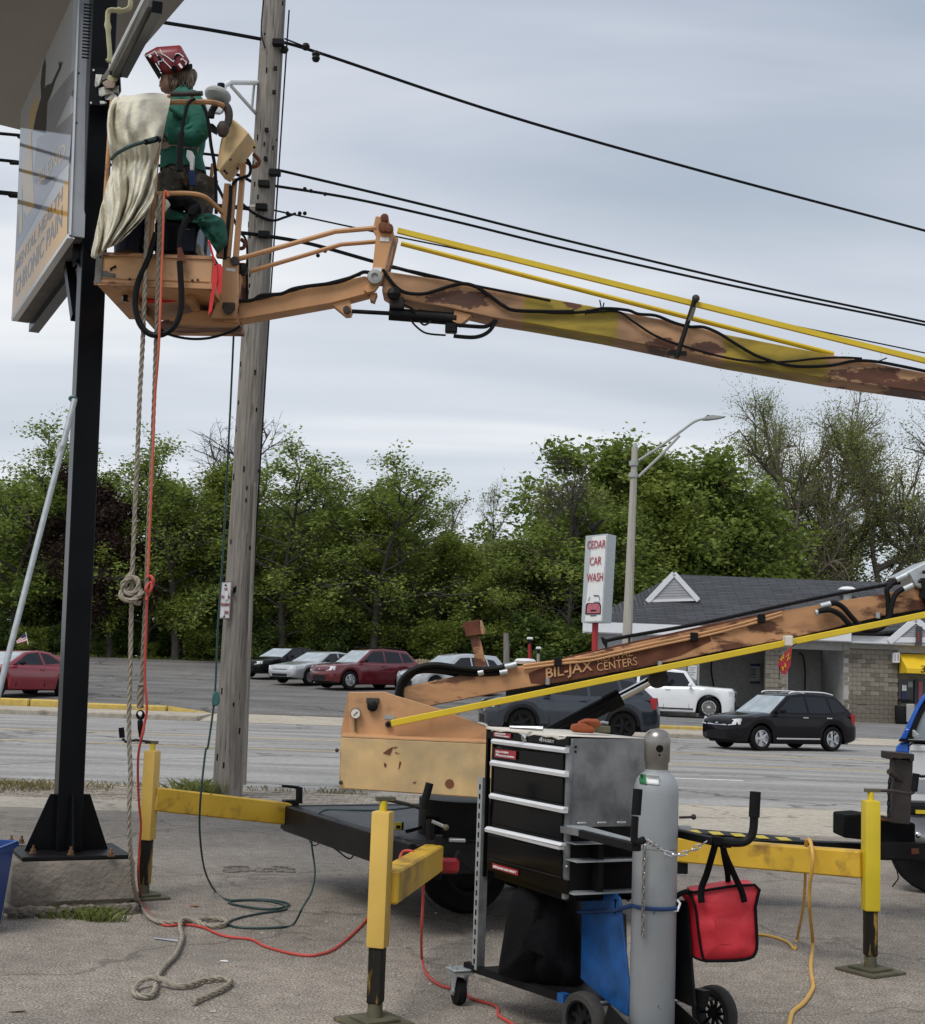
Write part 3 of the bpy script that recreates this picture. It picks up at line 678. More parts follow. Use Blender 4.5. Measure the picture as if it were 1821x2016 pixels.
plant('spruce', 150, 86, 1040, 'hidden mostly behind the black sign post', 1.3)
plant('plum', 215, 78, 925, 'just right of the black sign post, behind the hanging ropes', 1.0)
plant('b', 285, 79, 915, 'behind the hanging ropes, right of the purple tree', 0.95)
plant('d', 345, 78, 885, 'between the hanging ropes and the utility pole', 1.05)
plant('bare', 432, 84, 772, 'whose twigs rise above the others just left of the utility pole', 1.1)
plant('e', 395, 86, 935, 'at the left side of the utility pole', 1.1)
plant('b', 480, 82, 905, 'directly behind the utility pole', 1.0)
plant('d', 555, 79, 893, 'just right of the utility pole, with a limb reaching left', 1.15)
plant('e', 605, 84, 905, 'above the black sedan', 1.0)
plant('b', 668, 80, 935, 'above the silver sedan, trunk forked low', 1.0)
plant('d', 735, 78, 915, 'above the maroon crossover, right of the forked lime tree', 1.1)
plant('e', 790, 84, 948, 'right of and behind the maroon crossover', 1.05)
plant('e', 880, 82, 1050, 'above the pale minivan', 1.2)
plant('thin', 850, 88, 955, 'behind the dark tree over the pale minivan', 1.0)
plant('b', 935, 80, 1040, 'above the rusty boom rest', 1.0)
plant('thin', 975, 86, 938, 'right above the rusty boom rest, tallest there', 0.6)
plant('e', 1015, 82, 1035, 'left of the red lamp post by the fence', 1.1)
plant('c', 1045, 86, 1060, 'right of the rusty boom rest, far back', 1.2)
plant('bare', 1110, 79, 852, 'left of the white car wash sign, with twigs above it', 0.85)
plant('e', 1160, 84, 925, 'directly behind the white car wash sign', 1.0)
plant('a', 1130, 84, 1000, 'just left of the white car wash sign', 1.1)
plant('b', 1200, 88, 900, 'between the car wash sign and the concrete street light pole', 0.9)
plant('a', 1262, 90, 872, 'behind the concrete street light pole', 1.0)
plant('b', 1345, 92, 865, 'just right of the concrete street light pole, below its arm', 0.8)
plant('c', 1310, 88, 985, 'behind the left end of the car wash roof', 1.15)
plant('a', 1420, 90, 890, 'left of the huge spreading trees, below the street light head', 1.0)
plant('c', 1400, 96, 1000, 'above the car wash ridge, dark and low', 1.3)
plant('b', 1480, 96, 960, 'over the middle of the car wash ridge', 1.0)
plant('a', 1500, 100, 1010, 'low over the car wash ridge, behind the spreading trees', 1.3)
plant('big', 1580, 96, 806, 'at left of two, highest over the car wash roof', 0.62, 0.4)
plant('big', 1750, 98, 840, 'leaning over the car wash past the right edge', 0.95, 2.2)
plant('e', 1640, 104, 1010, 'between the trunks of the two spreading trees', 1.2)
plant('e', 1800, 104, 1040, 'at the right edge of the photo under the spreading limbs', 1.2)
plant('spruce', 1815, 98, 1110, 'at the far right just above the boom joint', 1.4)
plant('a', 30, 96, 930, 'far back at the left edge', 1.2)
for i, (u, kk, tv, wh) in enumerate(((330, 'c', 1000, 'in the second rank behind the ropes'), (520, 'c', 990, 'in the second rank behind the utility pole'), (640, 'c', 1010, 'in the second rank above the silver sedan'), (705, 'spruce', 985, 'in the second rank above the maroon crossover'), (775, 'c', 1040, 'in the second rank over the plank fence'), (910, 'spruce', 1030, 'in the second rank left of the rusty boom rest'), (1080, 'c', 1030, 'in the second rank left of the car wash sign'), (1180, 'c', 1010, 'in the second rank right behind the car wash sign'), (230, 'c', 1060, 'in the second rank under the purple tree'), (440, 'a', 1000, 'in the second rank left of the utility pole'), (835, 'a', 1060, 'in the second rank above the fence'), (990, 'a', 1070, 'in the second rank above the minivan roof'))):
 plant(kk, u, 92 + (i % 4) * 1.5, tv, wh, 1.4)
for i, (u, kk, tv, wh) in enumerate(((190, 'bush', 1235, 'right of the black sign post at lot level'), (255, 'bush', 1240, 'behind the thick rope knot, at lot level'), (330, 'bush', 1225, 'left of the no stopping sign at lot level'), (400, 'bush2', 1235, 'just left of the utility pole at lot level'), (520, 'bush', 1215, 'right of the utility pole, left of the black sedan'), (590, 'bush2', 1225, 'behind the black sedan'), (660, 'bush', 1215, 'behind the silver sedan'), (745, 'bush2', 1225, 'behind the maroon crossover'), (815, 'bush', 1215, 'above the left end of the plank fence'), (870, 'bush2', 1215, 'behind the plank fence, above the pale minivan'), (925, 'bush', 1220, 'behind the rusty boom rest'), (985, 'bush2', 1225, 'left of the peeling stump'), (1060, 'bush', 1215, 'right of the red lamp post'), (1115, 'bush2', 1225, 'left of the red sign post'), (1150, 'bush', 1215, 'below the car wash sign'), (60, 'bush2', 1230, 'behind the red coupe'), (105, 'bush', 1225, 'right behind the red coupe spoiler'), (10, 'bush', 1215, 'at the left photo edge above the coupe'), (290, 'bush2', 1262, 'small one at the lot edge behind the ropes'), (445, 'bush', 1250, 'hidden behind the foot of the utility pole'))):
 plant(kk, u, 78.6 + (i % 3) * 0.9, tv, wh, 1.25 + 0.2 * (i % 2))
rng = np.random.default_rng(77); n_ = 26000
ux = rng.uniform(-31, 14, n_); uy = rng.uniform(80, 88, n_); hh = 2.6 + 1.0 * np.sin(ux * 0.9) + 0.8 * np.sin(ux * 2.3 + 1); uz = np.array([H(a, b) for a, b in zip(ux, uy)]) + rng.uniform(0, 1, n_) ** 1.2 * hh
c = np.stack([ux, uy, uz], 1); a = rng.normal(size=(n_, 3)); a[:, 2] *= 0.7; a /= np.linalg.norm(a, axis=1)[:, None]; b = np.cross(a, rng.normal(size=(n_, 3))); b /= np.linalg.norm(b, axis=1)[:, None]
a *= 0.17; b *= 0.11
leaf_obj('undergrowth', np.stack([c - a, c - b, c + a, c + b], 1).reshape(-1, 3), n_, M['leaf_dark'], 78, 'stuff')
sp_ = P(998, 1305, 76);
MB().tube([V((sp_.x, 76, H(sp_.x, 76) - 0.2)), P(997, 1270, 76), P(996, 1246, 76)], [0.19, 0.17, 0.14], 9).build('tree_stump', M['wood_pole'], label='tall peeling grey stump standing left of the red lamp post', cat='stump')
t = thing('plank_fence', 'weathered wooden plank fence behind the maroon crossover and the minivan', 'fence', (0, 75, H(0, 75)), group=None)
x0 = P(800, 1300, 75).x; x1 = P(1120, 1300, 75).x; xx = x0; rr = random.Random(2)
pk = None
while xx < x1:
 z0 = H(xx, 75); tz = P(860, 1298, 75).z - 0.0 + rr.uniform(-0.03, 0.03)
 MB().bb(xx, xx + 0.125, 74.98, 75.02, z0 - 0.05, tz - (xx - x0) * 0.03).build('slat', M['fence_wood'], t, smooth=0)
 xx += 0.16
MB().bb(x0, x1, 75.03, 75.08, H(0, 75) + 0.1, H(0, 75) + 0.18).build('rail', M['fence_wood'], t)
def post_lamp(u, vt, vb, y, label, hw, post_mat):
 a = P(u, vb, y); b = P(u, vt, y); s = y / FPX
 t = thing('lamp_post', label, 'lamp post', (a.x, a.y, a.z - 0.6), group='small lamp posts by the far fence')
 MB().cyl(V((a.x, a.y, a.z - 0.6)), b, 3.2 * s).build('post', M[post_mat], t)
 MB().box(b + V((0, 0, 5 * s)), (hw * s, 0.3, 5 * s)).build('lamp_head', M['alu'], t, bevel=0.03)
 MB().box(b + V((0, 0, -1 * s)), (hw * 0.6 * s, 0.2, 8 * s)).build('bracket', M['plastic_dark'], t)
post_lamp(1043, 1262, 1300, 70, 'red lamp post with a pale flood lamp left of the car wash sign', 12, 'red_post')
post_lamp(1060, 1281, 1300, 72, 'short grey lamp post with a pale lamp beside the red one', 10, 'concrete_pole')
# CAR WASH
A0 = V((5.86 * 1.0, 62, 0)); BD = V((1.0, 0.02, 0)).normalized(); BN = V((BD.y, -BD.x, 0)); UPV = V((0, 0, 1))
FP0 = P(1150, 1240, 62); FP0.z = 0
def F(u, v, off=0.0): return ON(u, v, FP0 + BN * off, BN)
bw = thing('car_wash', 'long grey car wash building with dark shingle roof and open bays', 'building', (F(1450, 1300).x, F(1450, 1300).y, 0.15))
def wall_poly(name, pts, mat, off=0.0, th=0.3, **k):
 return MB().prism([F(u, v, off) for u, v in pts], -BN * th).build(name, M[mat], bw, **k)
def gz(p, z): return V((p.x, p.y, z))
ez = F(1300, 1249).z
def along(u, off=0.0): q = F(u, 1300, off); q.z = 0; return q
def wbox(name, u0, u1, z0, z1, mat, off=0.0, th=0.3, **k):
 a = along(u0, off); b = along(u1, off)
 return MB().prism([gz(a, z0), gz(b, z0), gz(b, z1), gz(a, z1)], -BN * th).build(name, M[mat], bw, **k)
zb = 0.1; ze = ez
wbox('back_wall', 1176, 1830, zb, ze - 0.05, 'bay_dark', off=-3.6, th=0.2)
wbox('left_wall', 1176, 1351, zb, ze, 'grey_wall', th=0.3)
for u in (1366, 1540, 1661):
 a = along(u)
 MB().prism([gz(a, zb), gz(a - BN * 3.6, zb), gz(a - BN * 3.6, ze - 0.06), gz(a, ze - 0.06)], BD * 0.25).build('bay_wall', M['bay_dark'], bw)
wbox('lintel', 1352, 1830, ze - 0.42, ze - 0.01, 'bay_dark', off=-0.06, th=0.4)
wbox('pier_core', 1352, 1371, zb, ze - 0.42, 'mortar', off=-0.03, th=0.25)
wbox('pier_core', 1508, 1549, zb, ze - 0.42, 'mortar', off=-0.03, th=0.3)
wbox('block_wall_core', 1662, 1767, zb, ze - 0.3, 'mortar', off=-0.03, th=0.3)
wbox('front_wall', 1767, 1840, zb, ze - 0.3, 'block', off=-0.25, th=0.3)
rr = random.Random(4)
BLK = MB().bb(0.006, 0.394, 0, 0.10, 0.006, 0.194).mesh('block', None, bevel=0.008, smooth=0)
bangle = math.atan2(BD.y, BD.x)
def blocks(u0, u1, z0, z1, off, stain, skip=()):
 a = along(u0, off); b = along(u1, off); Lw = (b - a).length; row = 0; z = z0
 bm_ = {}
 while z < z1 - 0.1:
  x = -0.2 if row % 2 else 0.0
  while x < Lw - 0.02:
   xa = max(x, 0); xb = min(x + 0.4, Lw)
   if xb - xa > 0.05 and (row, round(x, 1)) not in skip:
    p = a + BD * xa; key = (stain(x / Lw, (z - z0) / (z1 - z0)))
    me = BLKM[key]
    o = bpy.data.objects.new('block', me); COL.objects.link(o); o.parent = bw
    o.location = gz(p, z) - ORG[bw] - BN * rr.uniform(-0.006, 0.004); o.rotation_euler = (0, 0, bangle); o.scale = ((xb - xa) / 0.4, 1, 1)
   x += 0.4
  z += 0.2; row += 1
BLKM = {}
for key, mt in (('l', 'block'), ('s', 'block_stained')):
 me = BLK.copy(); me.materials.clear(); me.materials.append(M[mt]); me.name = 'block'; BLKM[key] = me
blocks(1507, 1550, zb, ze - 0.42, 0.0, lambda x, z: 'l' if rr.random() < 0.8 else 's')
blocks(1351, 1372, zb, ze - 0.42, 0.0, lambda x, z: 'l')
blocks(1661, 1768, zb, ze - 0.3, 0.0, lambda x, z: 's' if (z < 0.28 + 0.2 * rr.random() or rr.random() < 0.25) else 'l', skip={(9, 1.2), (9, 0.8), (8, 2.0), (3, 0.6)})
def eave(u0, u1, z0, z1, off): wbox('fascia', u0, u1, z0, z1, 'trim_white', off=off, th=0.15)
eave(1146, 1676, ze - 0.02, ze + 0.42, 0.75)
eave(1676.5, 1840, ze - 0.10, ze + 0.26, 0.45)
wbox('soffit', 1150, 1835, ze - 0.06, ze - 0.01, 'trim_white', off=0.6, th=0.9)
D_shingle = mat_new('shingle'); _m, _t, _b, _L = D_shingle
_tc = _t.nodes.new('ShaderNodeTexCoord'); _br = _t.nodes.new('ShaderNodeTexBrick'); _mp = _t.nodes.new('ShaderNodeMapping'); _L(_tc.outputs['UV'], _mp.inputs[0]); _L(_mp.outputs[0], _br.inputs['Vector'])
_br.inputs['Color1'].default_value = (0.074, 0.078, 0.086, 1); _br.inputs['Color2'].default_value = (0.040, 0.043, 0.049, 1); _br.inputs['Mortar'].default_value = (0.022, 0.023, 0.027, 1)
_br.inputs['Scale'].default_value = 1.0; _br.inputs['Brick Width'].default_value = 0.9; _br.inputs['Row Height'].default_value = 0.17; _br.inputs['Mortar Size'].default_value = 0.03
_L(_br.outputs['Color'], _b.inputs['Base Color']); _b.inputs['Roughness'].default_value = 0.9
M['shingle'] = _m
def roof_face(pts, udir):
 mb = MB(); n = (pts[1] - pts[0]).cross(pts[2] - pts[0]).normalized(); n = n if n.z > 0 else -n
 mb.prism(pts, -n * 0.12)
 o = mb.build('roof', M['shingle'], bw, fix=True, smooth=0)
 uv = o.data.uv_layers.new(name='UVMap'); ud = V(udir).normalized(); vd = n.cross(ud)
 for lp in o.data.loops:
  p = o.data.vertices[lp.vertex_index].co; uv.data[lp.index].uv = (p.dot(ud), p.dot(vd))
 return o
E0 = gz(along(1146, 0.75), ze + 0.40); E1 = gz(along(1676, 0.75), ze + 0.40)
dep = 7.5
ridge_a = ON(1330, 1131, FP0 - BN * (dep * 0.55), BN); ridge_b = ridge_a + BD * 26
E2 = E0 - BN * (dep * 1.1 + 0.7) + BD * 1.1
gab = ON(1330, 1188, FP0 - BN * (dep * 0.30), BN)
_n = (E1 - E0).cross(ridge_b - E0).normalized(); gl0 = ON(1277, 1191, E0, _n)
roof_face([E0, E1 + BD * 1.0, ridge_b, ridge_a, gl0], BD)
hipA = E0;
roof_face([E0, gl0, ridge_a, E2], -BN)
gc = [F(*ZF(468, 455), -1.4), F(*ZF(708, 448), -1.4), F(*ZF(594, 330), -1.4)]
q = [V(p) for p in gc]
MB().prism([q[0], q[1], q[2]], -BN * 2.6).build('gable', M['lamp_grey'], bw, smooth=0)
def rake(a, b, w=0.22):
 MB().beam(V(a) + BN * 0.06, V(b) + BN * 0.06, 0.14, w, up=BN.cross(V(b) - V(a))).build('rake_board', M['trim_white'], bw)
rake(q[0] + (q[0] - q[2]) * 0.04, q[2] + V((0, 0, 0.08))); rake(q[2] + V((0, 0, 0.08)), q[1] + (q[1] - q[2]) * 0.04)
MB().beam(q[0] + BN * 0.04, q[1] + BN * 0.04, 0.1, 0.12).build('gable_sill', M['trim_white'], bw)
def gable_slats(a, b, c, n):
 for i in range(n):
  t = 0.06 + 0.86 * i / n; l = a + (c - a) * t; r = b + (c - b) * t; ins = (r - l) * 0.07
  dz = (c.z - a.z) / n
  MB().prism([l + ins + BN * 0.005, r - ins + BN * 0.005, r - ins + BN * 0.07, l + ins + BN * 0.07], UPV * dz * 0.7).build('siding_slat', M['siding'], bw, smooth=0)
gable_slats(q[0], q[1], q[2], 8)
R0 = gz(along(1676.5, 0.45), ze + 0.25); R1 = gz(along(1845, 0.45), ze + 0.25)
roof_face([R0, R1, R1 - BN * 3.4 + UPV * 1.9, R0 - BN * 3.4 + UPV * 1.9], BD)
g2 = [F(*ZQ(760, 600), 0.55), F(*ZQ(1480, 605), 0.55), F(*ZQ(1105, 322), 0.55)]
MB().prism(g2, -BN * 1.2).build('gable', M['lamp_grey'], bw, smooth=0)
q = g2
rake(q[0], q[2] + V((0, 0, 0.05)), 0.26); rake(q[2] + V((0, 0, 0.05)), q[1], 0.26)
gable_slats(q[0] + UPV * 0.2, q[1] + UPV * 0.2, q[2], 7)
MB().beam(q[0] + BN * 0.05 + UPV * 0.1, q[1] + BN * 0.05 + UPV * 0.1, 0.1, 0.24).build('gable_sill', M['trim_white'], bw)
ls = thing('led_sign', 'narrow black electronic sign with red figures on the right gable', 'sign', F(*ZQ(1160, 520), 0.75))
c0, c1, c2, c3 = [F(*ZQ(*p), 0.75) for p in ((1122, 648), (1196, 648), (1204, 398), (1130, 398))]
MB().prism([c0, c1, c2, c3], -BN * 0.18).build('cabinet', M['red_dark_frame'], ls)
for bars in (((1140, 476, 1162, 484), (1140, 484, 1148, 515), (1148, 507, 1164, 515)), ((1140, 522, 1162, 530), (1154, 530, 1162, 560)), ((1140, 566, 1148, 590), (1148, 566, 1162, 574), (1148, 582, 1162, 590))):
 mbl = MB()
 for x0, y0, x1, y1 in bars: mbl.prism([F(*ZQ(*p), 0.76) for p in ((x0, y1), (x1, y1), (x1, y0), (x0, y0))], BN * 0.012)
 mbl.build('led_figure', M['led_red'], ls)
def notice(x0, y0, x1, y1, zf, off, label, lines, name='notice'):
 t = thing(name, label, 'sign', F(*zf((x0 + x1) / 2, y1), off))
 cs = [F(*zf(*p), off) for p in ((x0, y1), (x1, y1), (x1, y0), (x0, y0))]
 MB().prism(cs, -BN * 0.03).build('panel', M['sign_white' if lines == 'white' else 'bay_dark'], t)
 return t, cs
for (x0, y0, x1, y1, lab) in ((968, 762, 1016, 856, 'white and navy price notice on the back wall of the left wash bay'), (1374, 782, 1424, 868, 'white and navy price notice on the back wall of the right wash bay')):
 t = thing('price_notice', lab, 'sign', F(*ZF((x0 + x1) / 2, y1), -3.3)); off = -3.3
 cs = [F(*ZF(*p), off) for p in ((x0, y1), (x1, y1), (x1, y0), (x0, y0))]
 MB().prism(cs, -BN * 0.04).build('panel', M['bay_dark'], t)
 H_ = cs[3] - cs[0]; Wd = cs[1] - cs[0]
 for f0, f1, w0, w1 in ((0.88, 1.0, 0, 1), (0.0, 0.09, 0, 1), (0.68, 0.74, 0.03, 0.55), (0.55, 0.60, 0.03, 0.6), (0.42, 0.48, 0.03, 0.6), (0.30, 0.34, 0.03, 0.5)):
  MB().prism([cs[0] + Wd * w0 + H_ * f0, cs[0] + Wd * w1 + H_ * f0, cs[0] + Wd * w1 + H_ * f1, cs[0] + Wd * w0 + H_ * f1], BN * 0.012).build('stripe', M['print_navy'], t)
t = thing('rules_notice', 'white rules notice with black writing left of the first wash bay', 'sign', F(*ZF(685, 838), 0.1))
cs = [F(*ZF(*p), 0.1) for p in ((664, 838), (706, 840), (708, 770), (666, 768))]
MB().prism(cs, -BN * 0.03).build('panel', M['sign_white'], t)
for k, w_ in enumerate((0.75, 0.62, 0.72, 0.55, 0.45)):
 o_ = cs[0] + (cs[3] - cs[0]) * (0.80 - k * 0.16) + (cs[1] - cs[0]) * 0.14
 MB().prism([o_, o_ + (cs[1] - cs[0]) * w_, o_ + (cs[1] - cs[0]) * w_ + (cs[3] - cs[0]) * 0.06, o_ + (cs[3] - cs[0]) * 0.06], BN * 0.008).build('stripe', M['lamp_grey'], t)
t = thing('meter_box', 'white meter box on the block wall beside the yellow awning', 'box', F(*ZQ(870, 870), 0.3))
cs = [F(*ZQ(*p), 0.35) for p in ((826, 872), (915, 872), (915, 738), (826, 738))]
MB().prism(cs, -BN * 0.25).build('case', M['trim_white'], t, bevel=0.02)
for a, b in ((0.15, 0.3), (0.62, 0.82)):
 MB().prism([cs[0] + (cs[1] - cs[0]) * a + (cs[3] - cs[0]) * 0.2, cs[0] + (cs[1] - cs[0]) * b + (cs[3] - cs[0]) * 0.2, cs[0] + (cs[1] - cs[0]) * b + (cs[3] - cs[0]) * 0.85, cs[0] + (cs[1] - cs[0]) * a + (cs[3] - cs[0]) * 0.85], BN * 0.01).build('window', M['lamp_grey'], t)
t = thing('awning', 'bright yellow fabric awning with the number 31 over the shop window', 'awning', F(*ZQ(1000, 1010), 0.0))
top0 = F(*ZQ(905, 752), 0.0); lowf = F(*ZQ(1060, 948), 0.0)
wz0 = F(*ZQ(905, 1008), 0.0).z; wz1 = top0.z; wz2 = F(*ZQ(1060, 945), 1.0).z; wz3 = F(*ZQ(1060, 1005), 1.0).z
aL = along(1783 / 1.0, 0.02) if False else gz(F(*ZQ(900, 900), 0.02), 0); aR = aL + BD * 4
poly = [gz(aL, wz0), gz(aL + BN * 1.0, wz3), gz(aL + BN * 1.0, wz2), gz(aL, wz1)]
MB().prism(poly, BD * 4).build('canopy', M['awning'], t, smooth=0)
p = F(*ZQ(1183, 995), 1.03); text('31', M['print_black'], t, p, BD, UPV, 0.42, 0.30, depth=0.01)
t = thing('shop_window', 'dark shop window with posters under the yellow awning', 'window', F(*ZQ(1050, 1390), 0.0))
cs = [F(*ZQ(*p), -0.18) for p in ((884, 1392), (1250, 1392), (1250, 1090), (884, 1090))]
MB().prism(cs, -BN * 0.04).build('pane', M['glass_car'], t)
for (x0, y0, x1, y1, mt) in ((884, 1392, 918, 1110, 'red_dark_frame'), (1098, 1392, 1140, 1090, 'red_dark_frame')):
 MB().prism([F(*ZQ(*p), -0.15) for p in ((x0, y1), (x0, y0), (x1, y0), (x1, y1))], BN * 0.06).build('frame', M[mt], t)
for (x0, y0, x1, y1, mt, nm) in ((938, 1235, 996, 1160, 'sign_white', 'poster'), (930, 1380, 985, 1250, 'print_navy', 'poster'), (1150, 1360, 1205, 1110, 'car_print', 'poster'), (1015, 1190, 1075, 1120, 'lamp_grey', 'poster'), (886, 1190, 912, 1130, 'awning', 'poster')):
 MB().prism([F(*ZQ(*p), -0.16) for p in ((x0, y0), (x1, y0), (x1, y1), (x0, y1))], BN * 0.02).build(nm, M[mt], t)
p0 = F(*ZQ(930, 1645), 0.5); t = thing('litter_bin', 'dark litter bin with a grey lid by the shop wall', 'bin', gz(p0, 0.1))
MB().lathe([(0.24, 0), (0.27, 0.1), (0.29, 0.75), (0.27, 0.8)], gz(p0, 0.1)).build('body', M['plastic_dark'], t)
MB().box(gz(p0, 0.1) + V((0.1, -0.1, 1.05)), (0.5, 0.4, 0.12)).build('lid', M['black_steel'], t, bevel=0.03)
MB().box(gz(p0, 0.1) + V((0.32, -0.1, 0.5)), (0.36, 0.4, 0.8)).build('vacuum_case', M['lamp_grey'], t, bevel=0.04)
p = ON(*ZF(1442, 410), FP0 - BN * 2.2, BN); t = thing('roof_vent', 'round white vent cap on the dark shingle roof', 'vent', p)
MB().lathe([(0.42, 0), (0.44, 0.05), (0.25, 0.17), (0.02, 0.2)], p + V((0, 0, 0.05))).build('cap', M['trim_white'], t); MB().cyl(p - V((0, 0, 0.6)), p + V((0, 0, 0.06)), 0.2).build('stack', M['lamp_grey'], t)
cp = ON(*ZN(0, 0), FP0, BN)
for (pts, lab) in (([(780, 750), (778, 800), (790, 870), (800, 900)], 'thin black wash hose hanging in the left wash bay'), ([(1205, 712), (1222, 720), (1235, 780), (1235, 890)], 'thin black wash hose hanging in the right wash bay')):
 MB().tube(smooth_pts([F(*ZF(*p), -3.2) for p in pts], 5), 0.035, 6).build('wash_hose', M['hose'], label=lab, cat='hose', group='hoses in the wash bays')
# car wash pylon sign, street light
t = thing('pylon_sign', 'tall white lightbox sign reading CEDAR CAR WASH on a red post', 'sign', gz(P(1170, 1300, 47), H(5, 47)))
YS = 47.0
fl = [P(*ZS(x, y), yy) for x, y, yy in ((285, 1782, YS), (655, 1778, YS - 0.45), (745, 222, YS - 0.45), (362, 262, YS))]
fn = (fl[1] - fl[0]).cross(fl[3] - fl[0]).normalized(); fx = (fl[1] - fl[0]).normalized()
back = (P(*ZS(800, 1785), YS + 0.1) - P(*ZS(655, 1778), YS - 0.45))
back = -fn * 0.62
MB().prism(fl, back).build('cabinet', M['galv'], t)
cen = sum(fl, V()) / 4
inn = [cen + (p - cen) * (0.93 if i < 9 else 1) for i, p in enumerate(fl)]
inn = [p + (cen - p) * 0.0 + fn * 0.012 for p in [P(*ZS(x, y), yy) for x, y, yy in ((300, 1758, YS), (638, 1754, YS - 0.43), (724, 250, YS - 0.43), (378, 292, YS))]]
MB().prism(inn, -fn * 0.02).build('face', M['sign_white'], t)
fy = (fl[3] - fl[0]).normalized()
def sgn(x, y, o=0.03): return ON(*ZS(x, y), fl[0] + fn * o, fn)
for s, l, r_, yb, yt, sl in (('CEDAR', 386, 706, 492, 352, 0), ('CAR', 428, 632, 782, 640, 0), ('WASH', 376, 658, 1074, 925, 0)):
 a = sgn(l, yb); b = sgn(r_, yb - 22); c = sgn(l + 8, yt)
 text(s, M['print_red'], t, a, b - a, c - a, (b - a).length, (c - a).length, depth=0.004)
def plate(pts, mt, o=0.03, th=0.01, nm='emblem'): MB().prism([sgn(x, y, o) for x, y in pts], -fn * th).build(nm, M[mt], t)
plate([(352, 1640), (362, 1480), (385, 1440), (610, 1440), (628, 1490), (622, 1640)], 'print_black', 0.028)
plate([(378, 1620), (385, 1500), (410, 1452), (590, 1452), (612, 1500), (606, 1620)], 'car_print', 0.036)
plate([(440, 1585), (455, 1560), (540, 1560), (552, 1585)], 'print_black', 0.044)
for l in ([(398, 1400), (430, 1330), (436, 1332), (406, 1402)], [(604, 1400), (588, 1310), (594, 1308), (612, 1400)], [(500, 1300), (585, 1305), (585, 1322), (500, 1318)], [(500, 1420), (600, 1418), (600, 1428), (500, 1430)], [(440, 1655), (545, 1652), (545, 1664), (440, 1667)]):
 plate(l, 'print_navy', 0.03)
b0 = P(*ZS(530, 1790), YS + 0.05); MB().cyl(gz(P(*ZS(530, 1900), YS), H(5, 47) - 0.1), b0 + V((0, 0, 0.05)), 0.105).build('post', M['red_post'], t)
b1 = P(*ZS(495, 230), YS + 0.2); MB().cyl(b1, P(*ZS(490, 140), YS + 0.2), 0.07).build('stub', M['plastic_dark'], t)
MB().box(P(*ZS(560, 70), YS + 0.2), (0.55, 0.3, 0.12), (V((0.75, 0, 0.66)), V((0, 1, 0)), V((-0.66, 0, 0.75)))).build('flood_lamp', M['plastic_dark'], t, bevel=0.03)
MB().box(P(*ZS(505, 100), YS + 0.2), (0.3, 0.25, 0.12)).build('bracket', M['plastic_dark'], t)
YL = 44.5
t = thing('street_light', 'concrete street light pole with a long grey arm reaching right', 'street light', gz(P(1231, 1400, YL), 0.0))
lp = [P(1231, 1400, YL), P(1235, 1250, YL), P(1250, 880, YL)]
lp[0] = V((lp[1].x + (lp[1].x - lp[2].x) * 0.42, YL, 0))
MB().tube(lp, [0.17, 0.16, 0.105], 10).build('pole', M['concrete_pole'], t)
for fy_ in (940, 917): MB().cyl(P(1249 - (fy_ - 880) * 0.04, fy_, YL), P(1249 - (fy_ - 880) * 0.04, fy_ - 9, YL), 0.15).build('collar', M['lamp_grey'], t)
MB().cyl(P(1250, 882, YL), P(1250.4, 872, YL), 0.09, 0.05).build('cap', M['lamp_grey'], t)
arm = smooth_pts([P(*ZC(500, 1105), YL), P(*ZC(600, 1040), YL), P(*ZC(690, 975), YL), P(*ZC(760, 925), YL), P(*ZC(805, 912), YL)], 4)
MB().tube(arm, 0.042, 8).build('arm', M['lamp_grey'], t)
MB().tube([P(*ZC(500, 1180), YL), P(*ZC(600, 1085), YL), P(*ZC(690, 990), YL)], 0.045, 8).build('brace', M['lamp_grey'], t)
hc = [P(*ZC(x, y), YL) for x, y in ((800, 918), (805, 905), (835, 899), (900, 905), (870, 912), (825, 918))]
MB().hull([p + V((0, dy, 0)) for p in hc for dy in (-0.16, 0.16)]).build('lamp_head', M['lamp_grey'], t)
MB().cyl(P(*ZC(822, 902), YL), P(*ZC(822, 896), YL), 0.05).build('sensor', M['plastic_dark'], t)
